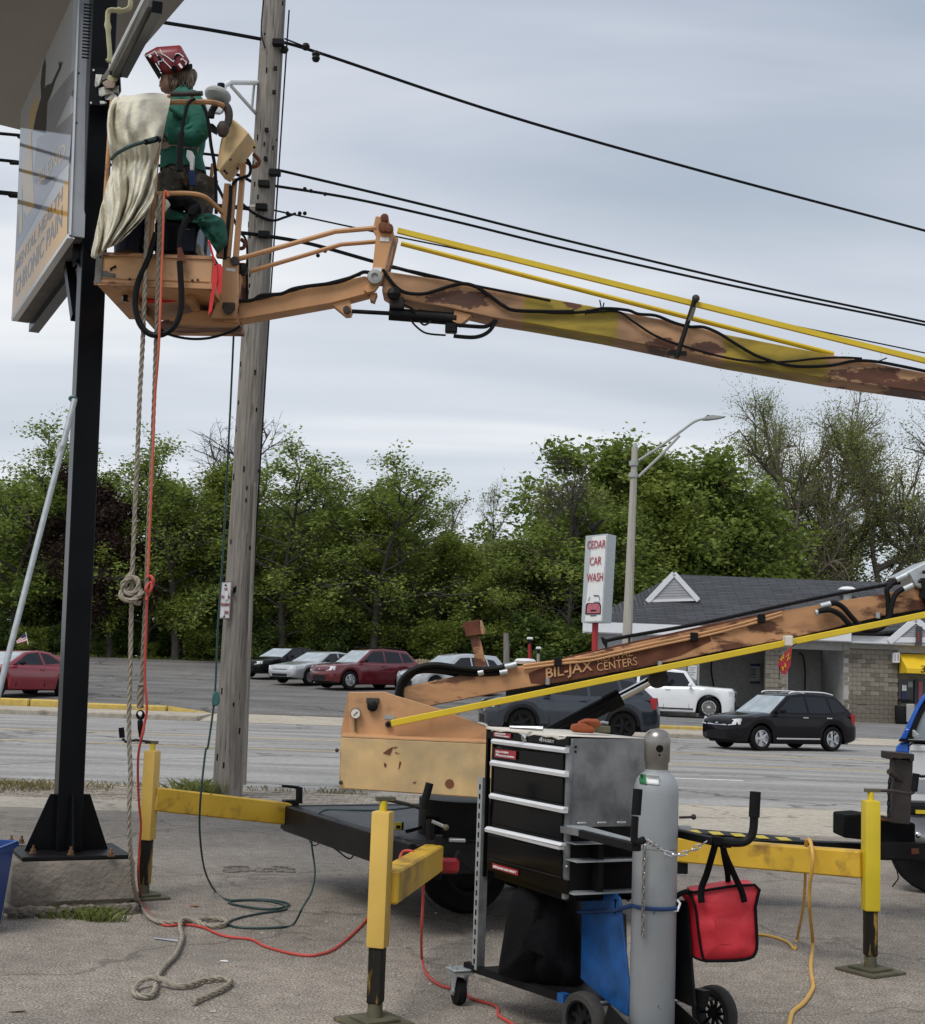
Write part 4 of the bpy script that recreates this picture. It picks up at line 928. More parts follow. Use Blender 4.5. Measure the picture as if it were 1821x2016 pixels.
# CARS
def interp(tbl, x):
 for (x0, y0), (x1, y1) in zip(tbl, tbl[1:]):
  if (x <= x0 and x >= x1):
   t = (x0 - x) / (x0 - x1) if x0 != x1 else 0
   t2 = t * t * (3 - 2 * t)
   return y0 + (y1 - y0) * (0.5 * t + 0.5 * t2)
 return tbl[0][1] if x > tbl[0][0] else tbl[-1][1]
def wheel_meshes(r, w, style, rim_mat):
 ty = MB().lathe([(r * 0.66, -w / 2 + 0.01), (r * 0.93, -w / 2), (r, -w / 2 + 0.035), (r, w / 2 - 0.035), (r * 0.93, w / 2), (r * 0.66, w / 2 - 0.01), (r * 0.66, -w / 2 + 0.01)], (0, 0, 0), (0, 1, 0), 26, caps=False).mesh('tyre', M['tyre'], smooth=40)
 mb = MB().lathe([(r * 0.66, 0.04), (r * 0.67, w / 2 - 0.012), (r * 0.62, w / 2 - 0.008), (r * 0.59, 0.05), (r * 0.59, 0.03)], (0, 0, 0), (0, 1, 0), 26)
 ns = {'five': 5, 'six': 6, 'ten': 10, 'seven': 7}[style]
 for k in range(ns):
  a = 6.2832 * k / ns; d = V((math.cos(a), 0, math.sin(a)))
  mb.beam(d * r * 0.08 + V((0, w / 2 - 0.035, 0)), d * r * 0.63 + V((0, w / 2 - 0.03, 0)), 0.035 * (1.4 if ns < 7 else 0.8), r * (0.24 if ns < 7 else 0.1), up=(0, 1, 0) if False else V((0, 1, 0)).cross(d), w2=0.03, h2=r * (0.16 if ns < 7 else 0.13))
 mb.lathe([(r * 0.17, 0.05), (r * 0.17, w / 2 - 0.02), (r * 0.1, w / 2 - 0.01)], (0, 0, 0), (0, 1, 0), 14)
 rm = mb.mesh('rim', rim_mat, smooth=30)
 bk = MB().lathe([(r * 0.6, 0.0), (r * 0.6, 0.03)], (0, 0, 0), (0, 1, 0), 20).mesh('hub', M['plastic_dark'])
 return ty, rm, bk
def car(label, loc, rz, S, paint, name='parked_car', cat='car', group='cars across the road', glass='glass_car', rim='rim', style='five', scale=1.0, rails=False, dark_clad=False, screen='glass_screen', moulding=None, wing=False, chrome_grille=False):
 t = thing(name, label, cat, loc, rz, group, local=True); t.scale = (scale,) * 3
 Lh = S['L'] / 2; W = S['W'] / 2; Hh = S['H']; wr = S['wr']; xf = Lh - S['of']; xr = xf - S['wb']
 zt = [(Lh, S['nose']), (Lh - 0.12, S['nose'] + 0.10), (Lh - 0.35, S['hood0']), (S['xw'], S['hood1']), (S['xb'], S['belt']), (-Lh + 0.14, S['deck']), (-Lh + 0.02, S['deck'] - 0.06), (-Lh, S['deck'] - 0.22)]
 wd = [(Lh, 0.74), (Lh - 0.10, 0.86), (Lh - 0.30, 0.95), (Lh - 0.8, 0.995), (0, 1.0), (-Lh + 0.6, 0.99), (-Lh + 0.15, 0.93), (-Lh, 0.82)]
 xs_ = sorted(set([round(Lh - 2 * Lh * i / 44, 3) for i in range(45)] + [round(x + wr * 1.14 * math.cos(k * math.pi / 8), 3) for x in (xf, xr) for k in range(9)]), reverse=True)
 rows = []
 for x in xs_:
  z1 = interp(zt, x); w = W * interp(wd, x); zb_ = 0.20 + 0.10 * max(0, (abs(x) - Lh + 0.5) / 0.5)
  for xa in (xf, xr):
   R_ = wr * 1.15
   if abs(x - xa) < R_: zb_ = max(zb_, wr + math.sqrt(max(0, R_ * R_ - (x - xa) ** 2)))
  zb_ = min(zb_, z1 - 0.1); hh = z1 - zb_; crown = 0.03
  half = [(w * 0.86, zb_), (w * 0.975, zb_ + min(0.05, hh * 0.1)), (w * 0.995, max(zb_ + hh * 0.25, min(0.45, z1 - 0.12))), (w, zb_ + hh * 0.62), (w * 0.985, z1 - hh * 0.16), (w * 0.955, z1 - 0.045), (w * 0.90, z1 - 0.008), (w * 0.55, z1 + crown * 0.7), (0, z1 + crown)]
  rows.append([V((x, y, z)) for y, z in half] + [V((x, -y, z)) for y, z in half[-2::-1]])
 mb = MB().grid(rows); n = len(rows[0]); o = 0
 mb.f.append(tuple(range(n))); mb.f.append(tuple((len(rows) - 1) * n + k for k in range(n - 1, -1, -1)))
 body = mb.build('body', M[paint], t, smooth=50)
 MB().bb(-Lh + 0.25, Lh - 0.25, -W + 0.24, W - 0.24, 0.2, 0.62).build('underbody', M['plastic_dark'], t)
 prof = S['cab']; zlo = S['belt'] - 0.03; wb0 = W * 0.93; wr0 = W * S.get('roofw', 0.72)
 wz = lambda z: wb0 + (wr0 - wb0) * (z - zlo) / (Hh - zlo)
 pl = [(x, z, wz(z)) for x, z in prof]
 vs = [V((x, w, z)) for x, z, w in pl] + [V((x, -w, z)) for x, z, w in pl]; k = len(pl)
 mb = MB().add(vs, [tuple(range(k)), tuple(range(2 * k - 1, k - 1, -1))] + [(i, i + k, i + 1 + k, i + 1) for i in range(k - 1)] + [(k - 1, 2 * k - 1, k, 0)])
 mb.build('cabin', M[paint], t, bevel=0.045, seg=2, smooth=60)
 def side(pts, nm, mt, off, parent=t):
  out = []
  for sg in (1, -1):
   ps = [V((x, sg * (wz(z) + off), z)) for x, z in pts]
   out.append(MB().prism(ps, V((0, -sg * 0.012, 0))).build(nm, M[mt], parent))
  return out
 for pts in S['win']: side(pts, 'side_window', glass, 0.006)
 def strip(i, nm, mt, a, b, wi):
  (x0, z0), (x1, z1) = prof[i], prof[i + 1]; nx = V((z1 - z0, 0, x0 - x1)).normalized(); nx = nx if nx.z > 0 else -nx
  pa = (x0 + (x1 - x0) * a, z0 + (z1 - z0) * a); pb = (x0 + (x1 - x0) * b, z0 + (z1 - z0) * b)
  ps = [V((pa[0], wz(pa[1]) * wi, pa[1])), V((pa[0], -wz(pa[1]) * wi, pa[1])), V((pb[0], -wz(pb[1]) * wi, pb[1])), V((pb[0], wz(pb[1]) * wi, pb[1]))]
  MB().prism([p + nx * 0.006 for p in ps], -nx * 0.012).build(nm, M[mt], t)
 strip(0, 'windscreen', screen, 0.06, 0.95, 0.91); strip(len(prof) - 2, 'rear_window', glass, 0.1, 0.88, 0.88)
 def nosept(y, z, dx=0.0):
  best = Lh
  for i in range(60):
   x = Lh - 0.9 * i / 60
   if W * interp(wd, x) >= abs(y) and interp(zt, x) >= z: best = x; break
  return V((best + dx, y, z))
 def patch(nm, mt, ys, zs_, dx, th=0.06, sgn=(1,)):
  for sg in sgn:
   g = [[nosept(sg * (ys[0] + (ys[1] - ys[0]) * i / 4), zs_(i / 4)[0], dx) for i in range(5)], [nosept(sg * (ys[0] + (ys[1] - ys[0]) * i / 4), zs_(i / 4)[1], dx) for i in range(5)]]
   m2 = MB().grid(g); vs2 = [p - V((th, 0, 0)) for r in g for p in r]
   hullpts = [p for r in g for p in r] + vs2
   MB().hull(hullpts).build(nm, M[mt], t, smooth=30)
 hz0, hz1 = S['lamp']
 patch('headlight', 'lamp_lens', (W * 0.56, W * 0.90), lambda q: (hz0 + (hz1 - hz0) * 0.25 * q, hz1 + (hz1 - hz0) * 0.25 * q), 0.012, sgn=(1, -1))
 patch('grille', 'chrome' if chrome_grille else 'plastic_dark', (-W * 0.48, W * 0.48), lambda q: (hz0 + 0.0, hz1 - 0.02), 0.012)
 if chrome_grille: patch('grille_mesh', 'plastic_dark', (-W * 0.22, W * 0.22), lambda q: (hz0 + 0.03, hz1 - 0.05), 0.02)
 patch('air_intake', 'plastic_dark', (-W * 0.5, W * 0.5), lambda q: (0.31, hz0 - 0.17), 0.005)
 patch('badge', 'chrome', (-0.05, 0.05), lambda q: ((hz0 + hz1) / 2 - 0.04, (hz0 + hz1) / 2 + 0.04), 0.022)
 for sg in (1, -1):
  zz = S['tail']; x = -Lh + 0.14
  w = W * interp(wd, x); MB().hull([V((x + 0.18, sg * (w + 0.012), zz[1])), V((x + 0.02, sg * (w + 0.012), zz[0])), V((x + 0.10, sg * (w + 0.012), zz[0])), V((x - 0.03, sg * (w + 0.006), zz[1])), V((-Lh - 0.006, sg * w * 0.72, zz[0])), V((-Lh + 0.03, sg * w * 0.72, zz[1])), V((x + 0.1, sg * w * 0.8, zz[0]))]).build('tail_light', M['lens_red'], t)
  mx = S['xm']; MB().ball((mx, sg * (W + 0.10), S['belt'] + 0.09), (0.09, 0.12, 0.075), 10).build('mirror', M['plastic_dark' if paint != 'car_white' else paint], t)
  for (hx) in S['handles']: MB().box((hx, sg * (W * 0.99 + 0.012), S['belt'] - 0.11), (0.2, 0.03, 0.035)).build('door_handle', M[S.get('hmat', paint)], t, bevel=0.008)
  for sx in S['seams']:
   MB().prism([V((sx, sg * (W + 0.004), 0.32)), V((sx + 0.012, sg * (W + 0.004), 0.32)), V((sx + 0.012, sg * (W * 0.965 + 0.004), S['belt'] - 0.06)), V((sx, sg * (W * 0.965 + 0.004), S['belt'] - 0.06))], V((0, -sg * 0.03, 0))).build('door_gap', M['plastic_dark'], t)
  if moulding: MB().box(((xf + xr) / 2, sg * (W + 0.006), 0.36), (S['wb'] - wr * 2.9, 0.03, 0.045)).build('side_moulding', M[moulding], t, bevel=0.006)
  if rails:
   zx = Hh + 0.035; MB().tube(smooth_pts([V((prof[1][0] - 0.1, sg * wr0 * 0.93, Hh - 0.02)), V((prof[1][0] - 0.35, sg * wr0 * 0.95, zx)), V((prof[-3][0] + 0.5, sg * wr0 * 0.95, zx)), V((prof[-3][0] + 0.05, sg * wr0 * 0.93, Hh - 0.03))], 4), 0.022, 6).build('roof_rail', M[rails], t)
  if dark_clad:
   for xa in (xf, xr):
    pts = [V((xa + wr * 1.17 * math.cos(a), sg * (W * 0.985), wr + wr * 1.17 * math.sin(a))) for a in [math.pi * q / 12 - 0.0 for q in range(13)]]
    MB().tube(pts, 0.055, 6).build('wheel_arch', M['plastic_dark'], t)
   MB().box(((xf + xr) / 2, sg * (W - 0.01), 0.27), (S['wb'] - wr * 2.3, 0.05, 0.14)).build('sill', M['plastic_dark'], t)
 ty, rm, bk = wheel_meshes(wr, 0.225, style, M[rim])
 for xa in (xf, xr):
  for sg in (1, -1):
   w_ = bpy.data.objects.new('wheel', ty); COL.objects.link(w_); w_.parent = t; w_.location = (xa, sg * (W - 0.125), wr)
   if sg < 0: w_.rotation_euler = (0, 0, math.pi)
   for me, nm in ((rm, 'rim'), (bk, 'hub')):
    c = bpy.data.objects.new(nm, me); COL.objects.link(c); c.parent = w_
 if wing:
  MB().prism([V((-Lh + 0.05, -W * 0.7, S['deck'] + 0.20)), V((-Lh + 0.32, -W * 0.72, S['deck'] + 0.23)), V((-Lh + 0.32, W * 0.72, S['deck'] + 0.23)), V((-Lh + 0.05, W * 0.7, S['deck'] + 0.20))], V((0, 0, 0.035))).build('rear_wing', M[paint], t, bevel=0.012)
  for sg in (1, -1): MB().box((-Lh + 0.2, sg * W * 0.62, S['deck'] + 0.11), (0.14, 0.05, 0.22)).build('wing_strut', M[paint], t)
 return t
SUV = dict(L=4.6, W=1.84, H=1.68, wb=2.66, of=0.92, wr=0.36, nose=0.80, hood0=0.97, hood1=1.07, belt=1.08, deck=1.02, xw=0.98, xb=-1.7, xm=0.72, lamp=(0.70, 0.87), tail=(0.80, 1.10),
  cab=[(1.06, 1.03), (0.28, 1.60), (-0.30, 1.68), (-1.55, 1.62), (-2.12, 1.08), (-2.2, 1.02)],
  win=[[(0.78, 1.12), (0.20, 1.54), (-0.30, 1.58), (-0.34, 1.10)], [(-0.42, 1.10), (-0.38, 1.58), (-1.12, 1.55), (-1.24, 1.12)], [(-1.32, 1.13), (-1.22, 1.54), (-1.56, 1.49), (-1.84, 1.18)]],
  handles=(-0.22, -1.12), seams=(0.66, -0.38, -1.3))
SED = dict(L=5.0, W=1.85, H=1.47, wb=2.81, of=0.98, wr=0.33, nose=0.68, hood0=0.82, hood1=0.98, belt=0.97, deck=1.02, xw=1.0, xb=-1.55, xm=0.62, lamp=(0.60, 0.74), tail=(0.72, 0.95),
  cab=[(1.08, 0.95), (0.22, 1.41), (-0.35, 1.47), (-0.95, 1.42), (-1.75, 0.99), (-1.8, 0.92)],
  win=[[(0.78, 1.0), (0.16, 1.36), (-0.28, 1.39), (-0.32, 0.99)], [(-0.40, 0.99), (-0.36, 1.39), (-0.88, 1.36), (-1.30, 1.02)]], handles=(-0.2, -1.15), seams=(0.66, -0.36, -1.2))
COUPE = dict(L=4.5, W=1.75, H=1.42, wb=2.62, of=0.95, wr=0.32, nose=0.62, hood0=0.78, hood1=0.97, belt=0.95, deck=1.02, xw=0.95, xb=-1.35, xm=0.55, lamp=(0.57, 0.71), tail=(0.74, 0.96),
  cab=[(1.02, 0.93), (0.20, 1.36), (-0.30, 1.42), (-0.75, 1.38), (-1.72, 0.99), (-1.78, 0.92)],
  win=[[(0.72, 0.98), (0.14, 1.31), (-0.30, 1.36), (-0.42, 0.99)], [(-0.52, 1.0), (-0.40, 1.35), (-0.72, 1.31), (-1.16, 1.06)]], handles=(-0.35,), seams=(0.64, -0.46))
FULL = dict(L=5.15, W=2.0, H=1.95, wb=2.95, of=0.98, wr=0.43, nose=1.10, hood0=1.21, hood1=1.27, belt=1.22, deck=1.18, xw=1.05, xb=-1.9, xm=0.85, lamp=(0.86, 1.06), tail=(0.9, 1.4),
  cab=[(1.12, 1.20), (0.64, 1.86), (-0.1, 1.95), (-2.25, 1.92), (-2.48, 1.2), (-2.5, 1.12)], roofw=0.78,
  win=[[(0.90, 1.26), (0.56, 1.78), (-0.16, 1.82), (-0.18, 1.22)], [(-0.28, 1.22), (-0.26, 1.82), (-1.18, 1.82), (-1.2, 1.22)], [(-1.32, 1.22), (-1.3, 1.82), (-2.16, 1.80), (-2.3, 1.24)]], handles=(-0.05, -1.05), seams=(0.8, -0.22, -1.26))
def at(u, y): d = ray(u, 1330); return d.x / d.y * y
def place(u, y): x = at(u, y); return V((x, y, H(x, y) + 0.014))
car('black sedan parked at the left end of the car row', place(562, 64), R(231), SED, 'car_black', scale=0.96, group='cars parked nose out in the far lot')
car('silver sedan parked between the black sedan and the maroon crossover', place(630, 60.5), R(231), SED, 'car_silver', scale=0.96, group='cars parked nose out in the far lot')
car('maroon crossover with roof rails parked right of the silver sedan', place(720, 58.3), R(219), SUV, 'car_maroon', rails='plastic_dark', style='five', group='cars parked nose out in the far lot')
car('pale silver minivan half hidden behind the tan boom', place(893, 57.0), R(216), dict(SUV, H=1.74, L=4.9, cab=[(1.25, 1.0), (0.35, 1.64), (-0.30, 1.74), (-1.75, 1.68), (-2.3, 1.1), (-2.35, 1.02)]), 'car_silver', name='minivan', cat='minivan', scale=0.95, group='cars parked nose out in the far lot')
car('red two door coupe with a rear wing and a small flag, behind the yellow kerb', place(28, 47.8), R(238), COUPE, 'car_red', wing=True, style='seven', scale=1.10, group='cars across the road')
car('white full size utility vehicle standing before the wash bays', place(1322, 60.5), R(-14), FULL, 'car_white', name='utility_vehicle', style='ten', rim='chrome', moulding='plastic_dark', scale=1.05, group='cars across the road')
p = V((at(1120, 40.0), 40.0, 0.0))
car('slate blue crossover stopped behind the boom cylinder', p, R(187), SUV, 'car_slate', name='crossover', cat='crossover', style='five', rim='plastic_dark', dark_clad=True, scale=1.07, group='cars across the road')
p = V((at(1535, 37.2), 37.2, -0.01))
car('black crossover with silver roof rails driving on the road', p, R(207), dict(SUV, hmat='chrome'), 'car_plum', name='crossover', cat='crossover', rails='alu', moulding='chrome', chrome_grille=True, scale=0.885, group='cars across the road')
fp = P(*ZV(285, 460), 46.9); t = thing('car_flag', 'small stars and stripes flag clipped to the coupe roof', 'flag', fp)
fa = P(*ZV(290, 500), 46.9); fb = P(*ZV(264, 372), 46.9); MB().cyl(fa, fb, 0.012, n=6).build('staff', M['white_paint'], t)
fo = [P(*ZV(*q), 46.9) for q in ((287, 462), (176, 490), (262, 378))]
A_, B_, C_ = P(*ZV(286, 465), 46.9), P(*ZV(176, 492), 46.9), P(*ZV(262, 376), 46.9)
DD = B_ + (C_ - A_) * 0.35
for k in range(7):
 a, b = k / 7, (k + 1) / 7
 MB().prism([A_ + (C_ - A_) * a, B_ + (DD - B_) * a, B_ + (DD - B_) * b, A_ + (C_ - A_) * b], V((0, 0.01, 0))).build('stripe', M['print_red' if k % 2 == 0 else 'white_paint'], t)
MB().prism([A_ + (C_ - A_) * 0.5, A_ + (C_ - A_) * 0.5 + (B_ - A_) * 0.42, C_ + (DD - C_) * 0.55, C_], V((0, -0.012, 0))).build('canton', M['print_navy'], t)
# TRAILER BOOM LIFT
YB = 9.5                                        # front face of the boom beams
lift = thing('boom_lift', 'rusty tan trailer boom lift with yellow outriggers and a raised work basket', 'boom lift', (0.1, 9.9, 0))
def plane_poly(pts, y, depth, name, mat, parent=lift, **k):
 return MB().prism([P(u, v, y) for u, v in pts], V((0, depth, 0))).build(name, M[mat], parent, **k)
RL, RR = P(569, 1579, 11.47), P(818, 1652, 9.28); RL.z = RR.z = 0; E1v = (RR - RL).normalized(); E2v = V((-E1v.y, E1v.x, 0))
FRc, FLc = RR + E2v * 1.9, RL + E2v * 1.9
def zz(p, z): return V((p.x, p.y, z))
MB().prism([zz(p, 0.585) for p in (RL, RR, FRc, FLc)], V((0, 0, 0.03))).build('deck', M['tread_plate'], lift)
for a, b in ((RL, RR), (FLc, FRc), (RR, FRc), (RL, FLc)):
 MB().beam(zz(a, 0.52), zz(b, 0.52), 0.09, 0.20).build('chassis_rail', M['black_steel'], lift, bevel=0.008)
MB().beam(V((0.9, 11.05, 0.47)), V((4.2, 11.1, 0.47)), 0.12, 0.12).build('drawbar', M['black_steel'], lift, bevel=0.006)
MB().beam(V((1.2, 11.5, 0.535)), V((2.75, 11.2, 0.49)), 0.3, 0.07).build('hazard_rail', M['black_steel'], lift)
for k in range(6): MB().box((1.75 + k * 0.17, 11.3 - k * 0.033, 0.557 - k * 0.0048), (0.09, 0.2, 0.004)).build('hazard_stripe', M['tape_yellow'], lift, smooth=0)
wc = P(915, 1690, 10.45); wc.z = 0.33
wx = E1v
MB().lathe([(0.2, -0.10), (0.30, -0.11), (0.33, -0.07), (0.33, 0.07), (0.30, 0.11), (0.2, 0.10), (0.2, -0.1)], wc, wx, 32, caps=False).build('wheel', M['tyre'], lift, smooth=40)
w2 = lift.children[-1]
MB().lathe([(0.2, 0.02), (0.2, 0.10), (0.17, 0.10), (0.15, 0.05), (0.06, 0.06), (0.05, 0.1), (0.02, 0.1)], wc, wx, 24).build('rim', M['black_steel'], w2)
wc2 = wc - E1v * 0.9 + E2v * 1.0; MB().lathe([(0.2, -0.10), (0.30, -0.11), (0.33, -0.07), (0.33, 0.07), (0.30, 0.11), (0.2, 0.10)], wc2, wx, 32).build('wheel', M['tyre'], lift, smooth=40)
MB().cyl(wc, wc2, 0.05).build('axle', M['black_steel'], lift)
for (x0, y0, x1, y1, yy, lab) in ((125, 330, 212, 500, 11.30, None), (1065, 612, 1160, 705, 9.4, None)):
 c = P(*ZY((x0 + x1) / 2, (y0 + y1) / 2), yy); s = yy / FPX / 1.15 / 3.9587
 nrm = V((-E2v.x, -E2v.y, 0)); MB().ball(c + nrm * 0.02, (0.02, (x1 - x0) * 0.62 * s, (y1 - y0) * 0.5 * s), 16, (nrm, E1v, V((0, 0, 1)))).build('tail_light', M['lens_red'], lift)
c = P(*ZY(1490, 832), 9.05); MB().box(c, (0.135, 0.05, 0.095)).build('side_light', M['lens_red'], lift, bevel=0.02)
px_ = P(925, 1590, 10).x
MB().cyl((px_, 10.0, 0.6), (px_, 10.0, 0.86), 0.36, 0.36, 28).build('slew_ring', M['black_steel'], lift)
MB().bb(px_ - 0.3, px_ + 0.45, 9.7, 10.3, 0.615, 0.75).build('pedestal', M['black_matte'], lift)
CR = {}
def jack(x, y, top, mid, ydir, cdir, chan, colour, arm_from, arm_z0, arm_z1, lean=0.0):
 c = V((x, y, 0)); d = V(ydir).normalized(); s = V((d.y, -d.x, 0)); w = 0.096
 o = MB().box((x, y, (top + mid) / 2), (w, w, top - mid), (s, d, V((0, 0, 1)))).build('outrigger_jack', M[colour], lift, bevel=0.012, seg=2)
 MB().box((x, y, (mid + 0.08) / 2 + 0.03), (w * 0.76, w * 0.76, mid - 0.06), (s, d, V((0, 0, 1)))).build('inner_leg', M['jack_black'], o, bevel=0.006)
 MB().cyl((x, y, 0.035), (x, y, 0.10), 0.040, 0.036).build('foot_socket', M['pad_olive'], o)
 pa = math.radians(34); X = V((math.cos(pa), math.sin(pa), 0)); Y = V((-X.y, X.x, 0))
 MB().box((x, y, 0.010), (0.30, 0.30, 0.018), (X, Y, V((0, 0, 1)))).build('foot_pad', M['pad_olive'], o, bevel=0.003)
 MB().box((x, y, 0.027), (0.19, 0.19, 0.016), (X, Y, V((0, 0, 1)))).build('foot_plate', M['pad_olive'], o, bevel=0.003)
 cr = MB().cyl((x, y, top), (x, y, top + 0.05), 0.02).build('crank', M['yellow_lime'], o)
 cd_ = V(cdir).normalized(); tp = V((x, y, top + 0.06))
 MB().beam(tp - cd_ * 0.04, tp + cd_ * 0.06, 0.035, 0.022).build('crank_plate', M['pad_olive'], o, bevel=0.003)
 return o, tp, cd_
def crank_arm(o, pts, h0, h1, r=0.010):
 MB().tube(pts, r, 8).build('crank_arm', M['steel_brown'], o)
 MB().cyl(h0, h1, 0.021).build('crank_grip', M['rubber'], o)
JX = [P(748, 1750, 7.15).x, P(1714, 1700, 8.83).x, P(293, 1600, 10.58).x]
o, tp, cdv = jack(JX[0], 7.15, 1.035, 0.37, (0.26, 1, 0), (1, 0.3, 0), 1, 'yellow_jack', None, 0, 0)
crank_arm(o, [tp, P(800, 1583, 7.3), P(832, 1592, 7.42)], P(833, 1590, 7.42), P(846, 1542, 7.42))
MB().beam(V((JX[0] + 0.03, 7.19, 0.655)), P(853, 1689, 8.95), 0.125, 0.165).build('outrigger_arm', M['yellow_arm'], lift, bevel=0.01)
o, tp, cdv = jack(JX[1], 8.83, 1.04, 0.37, (-0.05, 1, 0), (1, 0.2, 0), 1, 'yellow_lime', None, 0, 0)
crank_arm(o, [tp, P(*ZR(860, 965), 8.95), P(*ZR(1060, 1000), 9.0), P(*ZR(1100, 985), 9.02), P(*ZR(1110, 960), 9.02)], P(*ZR(1110, 970), 9.02), P(*ZR(1133, 765), 9.02))
MB().beam(P(1340, 1672, 9.75), V((JX[1] - 0.035, 8.86, 0.645)), 0.12, 0.165).build('outrigger_arm', M['yellow_arm'], lift, bevel=0.01)
o, tp, cdv = jack(JX[2], 10.58, 1.075, 0.42, (0.3, 1, 0), (-1, -0.2, 0), 1, 'yellow_jack', None, 0, 0)
crank_arm(o, [tp, P(*ZG(800, 198), 10.5), P(*ZG(740, 208), 10.45), P(*ZG(722, 190), 10.44)], P(*ZG(720, 185), 10.44), P(*ZG(714, 125), 10.44))
MB().beam(P(*ZG(895, 543), 10.60), P(*ZG(1690, 632), 11.5), 0.12, 0.175).build('outrigger_arm', M['yellow_arm'], lift, bevel=0.01)
MB().box(P(*ZY(65, 375), 11.5), (0.09, 0.12, 0.235), (E1v, E2v, V((0, 0, 1)))).build('arm_sleeve', M['black_steel'], lift, bevel=0.006)
MB().box(P(*ZY(1395, 755), 8.93), (0.05, 0.06, 0.27)).build('arm_sleeve', M['black_steel'], lift, bevel=0.006)
MB().box(P(1336, 1680, 9.8), (0.10, 0.2, 0.25)).build('arm_sleeve', M['black_steel'], lift, bevel=0.006)
MB().cyl(P(*ZY(148, 275), 11.5), P(*ZY(150, 130), 11.5), 0.028).build('lock_pin', M['black_steel'], lift)
MB().tube([P(*ZY(152, 135), 11.5), P(*ZY(40, 122), 11.45), P(*ZY(0, 120), 11.4)], 0.012, 6).build('pin_handle', M['black_steel'], lift)
MB().cyl(P(*ZY(1322, 600), 9.0), P(*ZY(1325, 420), 9.0), 0.026).build('lock_pin', M['black_steel'], lift)
MB().tube([P(*ZY(1345, 440), 8.98), P(*ZY(1420, 470), 8.93), P(*ZY(1465, 492), 8.9)], 0.012, 6).build('pin_handle', M['steel'], lift); MB().ball(P(*ZY(1465, 492), 8.9), 0.02).build('pin_knob', M['pad_olive'], lift)
MB().box(P(*ZY(1565, 605), 8.95), (0.105, 0.06, 0.02)).build('latch', M['steel'], lift, bevel=0.004)
MB().beam(P(*ZY(1560, 730), 9.2), P(*ZY(1740, 880), 9.3), 0.03, 0.05).build('brace', M['black_steel'], lift)
MB().tube(smooth_pts([P(*ZY(*p), 11.0) for p in ((290, 545), (350, 610), (480, 690), (590, 770), (640, 740), (690, 675))], 4), 0.006, 5).build('loose_wire', M['hose'], lift)
MB().tube(smooth_pts([P(*ZY(*p), 11.1) for p in ((210, 520), (240, 610), (290, 655), (350, 610), (365, 570))], 4), 0.004, 5).build('loose_wire', M['hose'], lift)
MB().tube(smooth_pts([P(*ZY(*p), 9.0) for p in ((1245, 940), (1265, 1080), (1300, 1150), (1380, 1225))], 4), 0.004, 5).build('loose_wire', M['hose'], lift)
YT = 9.33
tur = MB().prism([P(*ZE(x, y), YT) for x, y in ((258, 772), (490, 768), (560, 792), (880, 888), (1158, 1000), (1158, 1112), (205, 1045))], V((0, 0.03, 0))).build('turret_plate', M['tan_clean'], lift, bevel=0.004)
MB().prism([P(*ZE(x, y), YT + 0.45) for x, y in ((258, 795), (490, 792), (880, 905), (1158, 1010), (1158, 1100), (215, 1045))], V((0, 0.03, 0))).build('turret_plate', M['tan_clean'], lift)
MB().hull([P(*ZE(x, y), yy) for x, y, yy in ((255, 772, YT), (290, 768, YT + 0.02), (205, 1048, YT - 0.02), (262, 1045, YT), (258, 800, YT + 0.45), (225, 1045, YT + 0.45), (255, 772, YT + 0.02), (240, 900, YT + 0.42))]).build('turret_end', M['tan_clean'], lift)
MB().prism([P(*ZE(x, y), YT + 0.04) for x, y in ((560, 800), (1158, 1005), (1158, 1100), (300, 1040), (300, 800))], V((0, 0.4, 0))).build('turret_core', M['black_matte'], lift)
YX = 9.18
bx = [P(*ZE(205, 1062), YX), P(*ZE(1360, 1114), YX), P(*ZE(1340, 1478), YX), P(*ZE(195, 1400), YX)]
box_ = MB().prism(bx, V((0.02, 0.75, 0))).build('battery_box', M['box_tan'], lift, bevel=0.008)
MB().prism([p for p in (bx[0], bx[1], bx[1] + V((0, 0.15, 0.012)), bx[0] + V((0.01, 0.15, 0.012)))], V((0, 0, 0.008))).build('box_ledge', M['tan_clean'], lift)
c = P(*ZE(916, 1368), YX - 0.004); MB().cyl(c, c + V((0, 0.02, 0)), 0.029, n=20).build('round_plug', M['rust'], lift)
for (x, y) in ((207, 1360), (182, 1150)): c = P(*ZE(x, y), YX - 0.01); MB().ball(c, 0.014, 8).build('bolt', M['steel_brown'], lift)
for pts in ([(482, 1168), (520, 1140), (548, 1128), (540, 1150), (528, 1182), (508, 1178)], [(550, 1130), (578, 1126), (556, 1140)], [(560, 1160), (590, 1172), (562, 1168)], [(488, 1230), (505, 1240), (500, 1262), (490, 1255)], [(590, 1220), (602, 1228), (590, 1262), (582, 1275)], [(676, 1362), (700, 1352), (690, 1366)]):
 MB().prism([P(*ZE(*p), YX - 0.004) for p in pts], V((0, 0.02, 0))).build('dent', M['rust'], lift, smooth=0)
gz_ = P(*ZE(305, 910), YT - 0.02)
g_ = MB().lathe([(0.035, 0), (0.038, -0.02), (0.034, -0.03)], gz_, (0, 1, 0), 20).build('pressure_gauge', M['cap_steel'], lift)
MB().cyl(gz_ + V((0, -0.030, 0)), gz_ + V((0, -0.033, 0)), 0.029, n=20).build('dial', M['paper'], g_)
MB().beam(gz_ + V((-0.012, -0.036, -0.012)), gz_ + V((0.014, -0.036, 0.014)), 0.003, 0.004).build('needle', M['black_matte'], g_)
MB().tube([gz_ + V((0, 0, -0.03)), P(*ZE(303, 1030), YT - 0.02)], 0.008, 6).build('gauge_pipe', M['pad_olive'], lift)
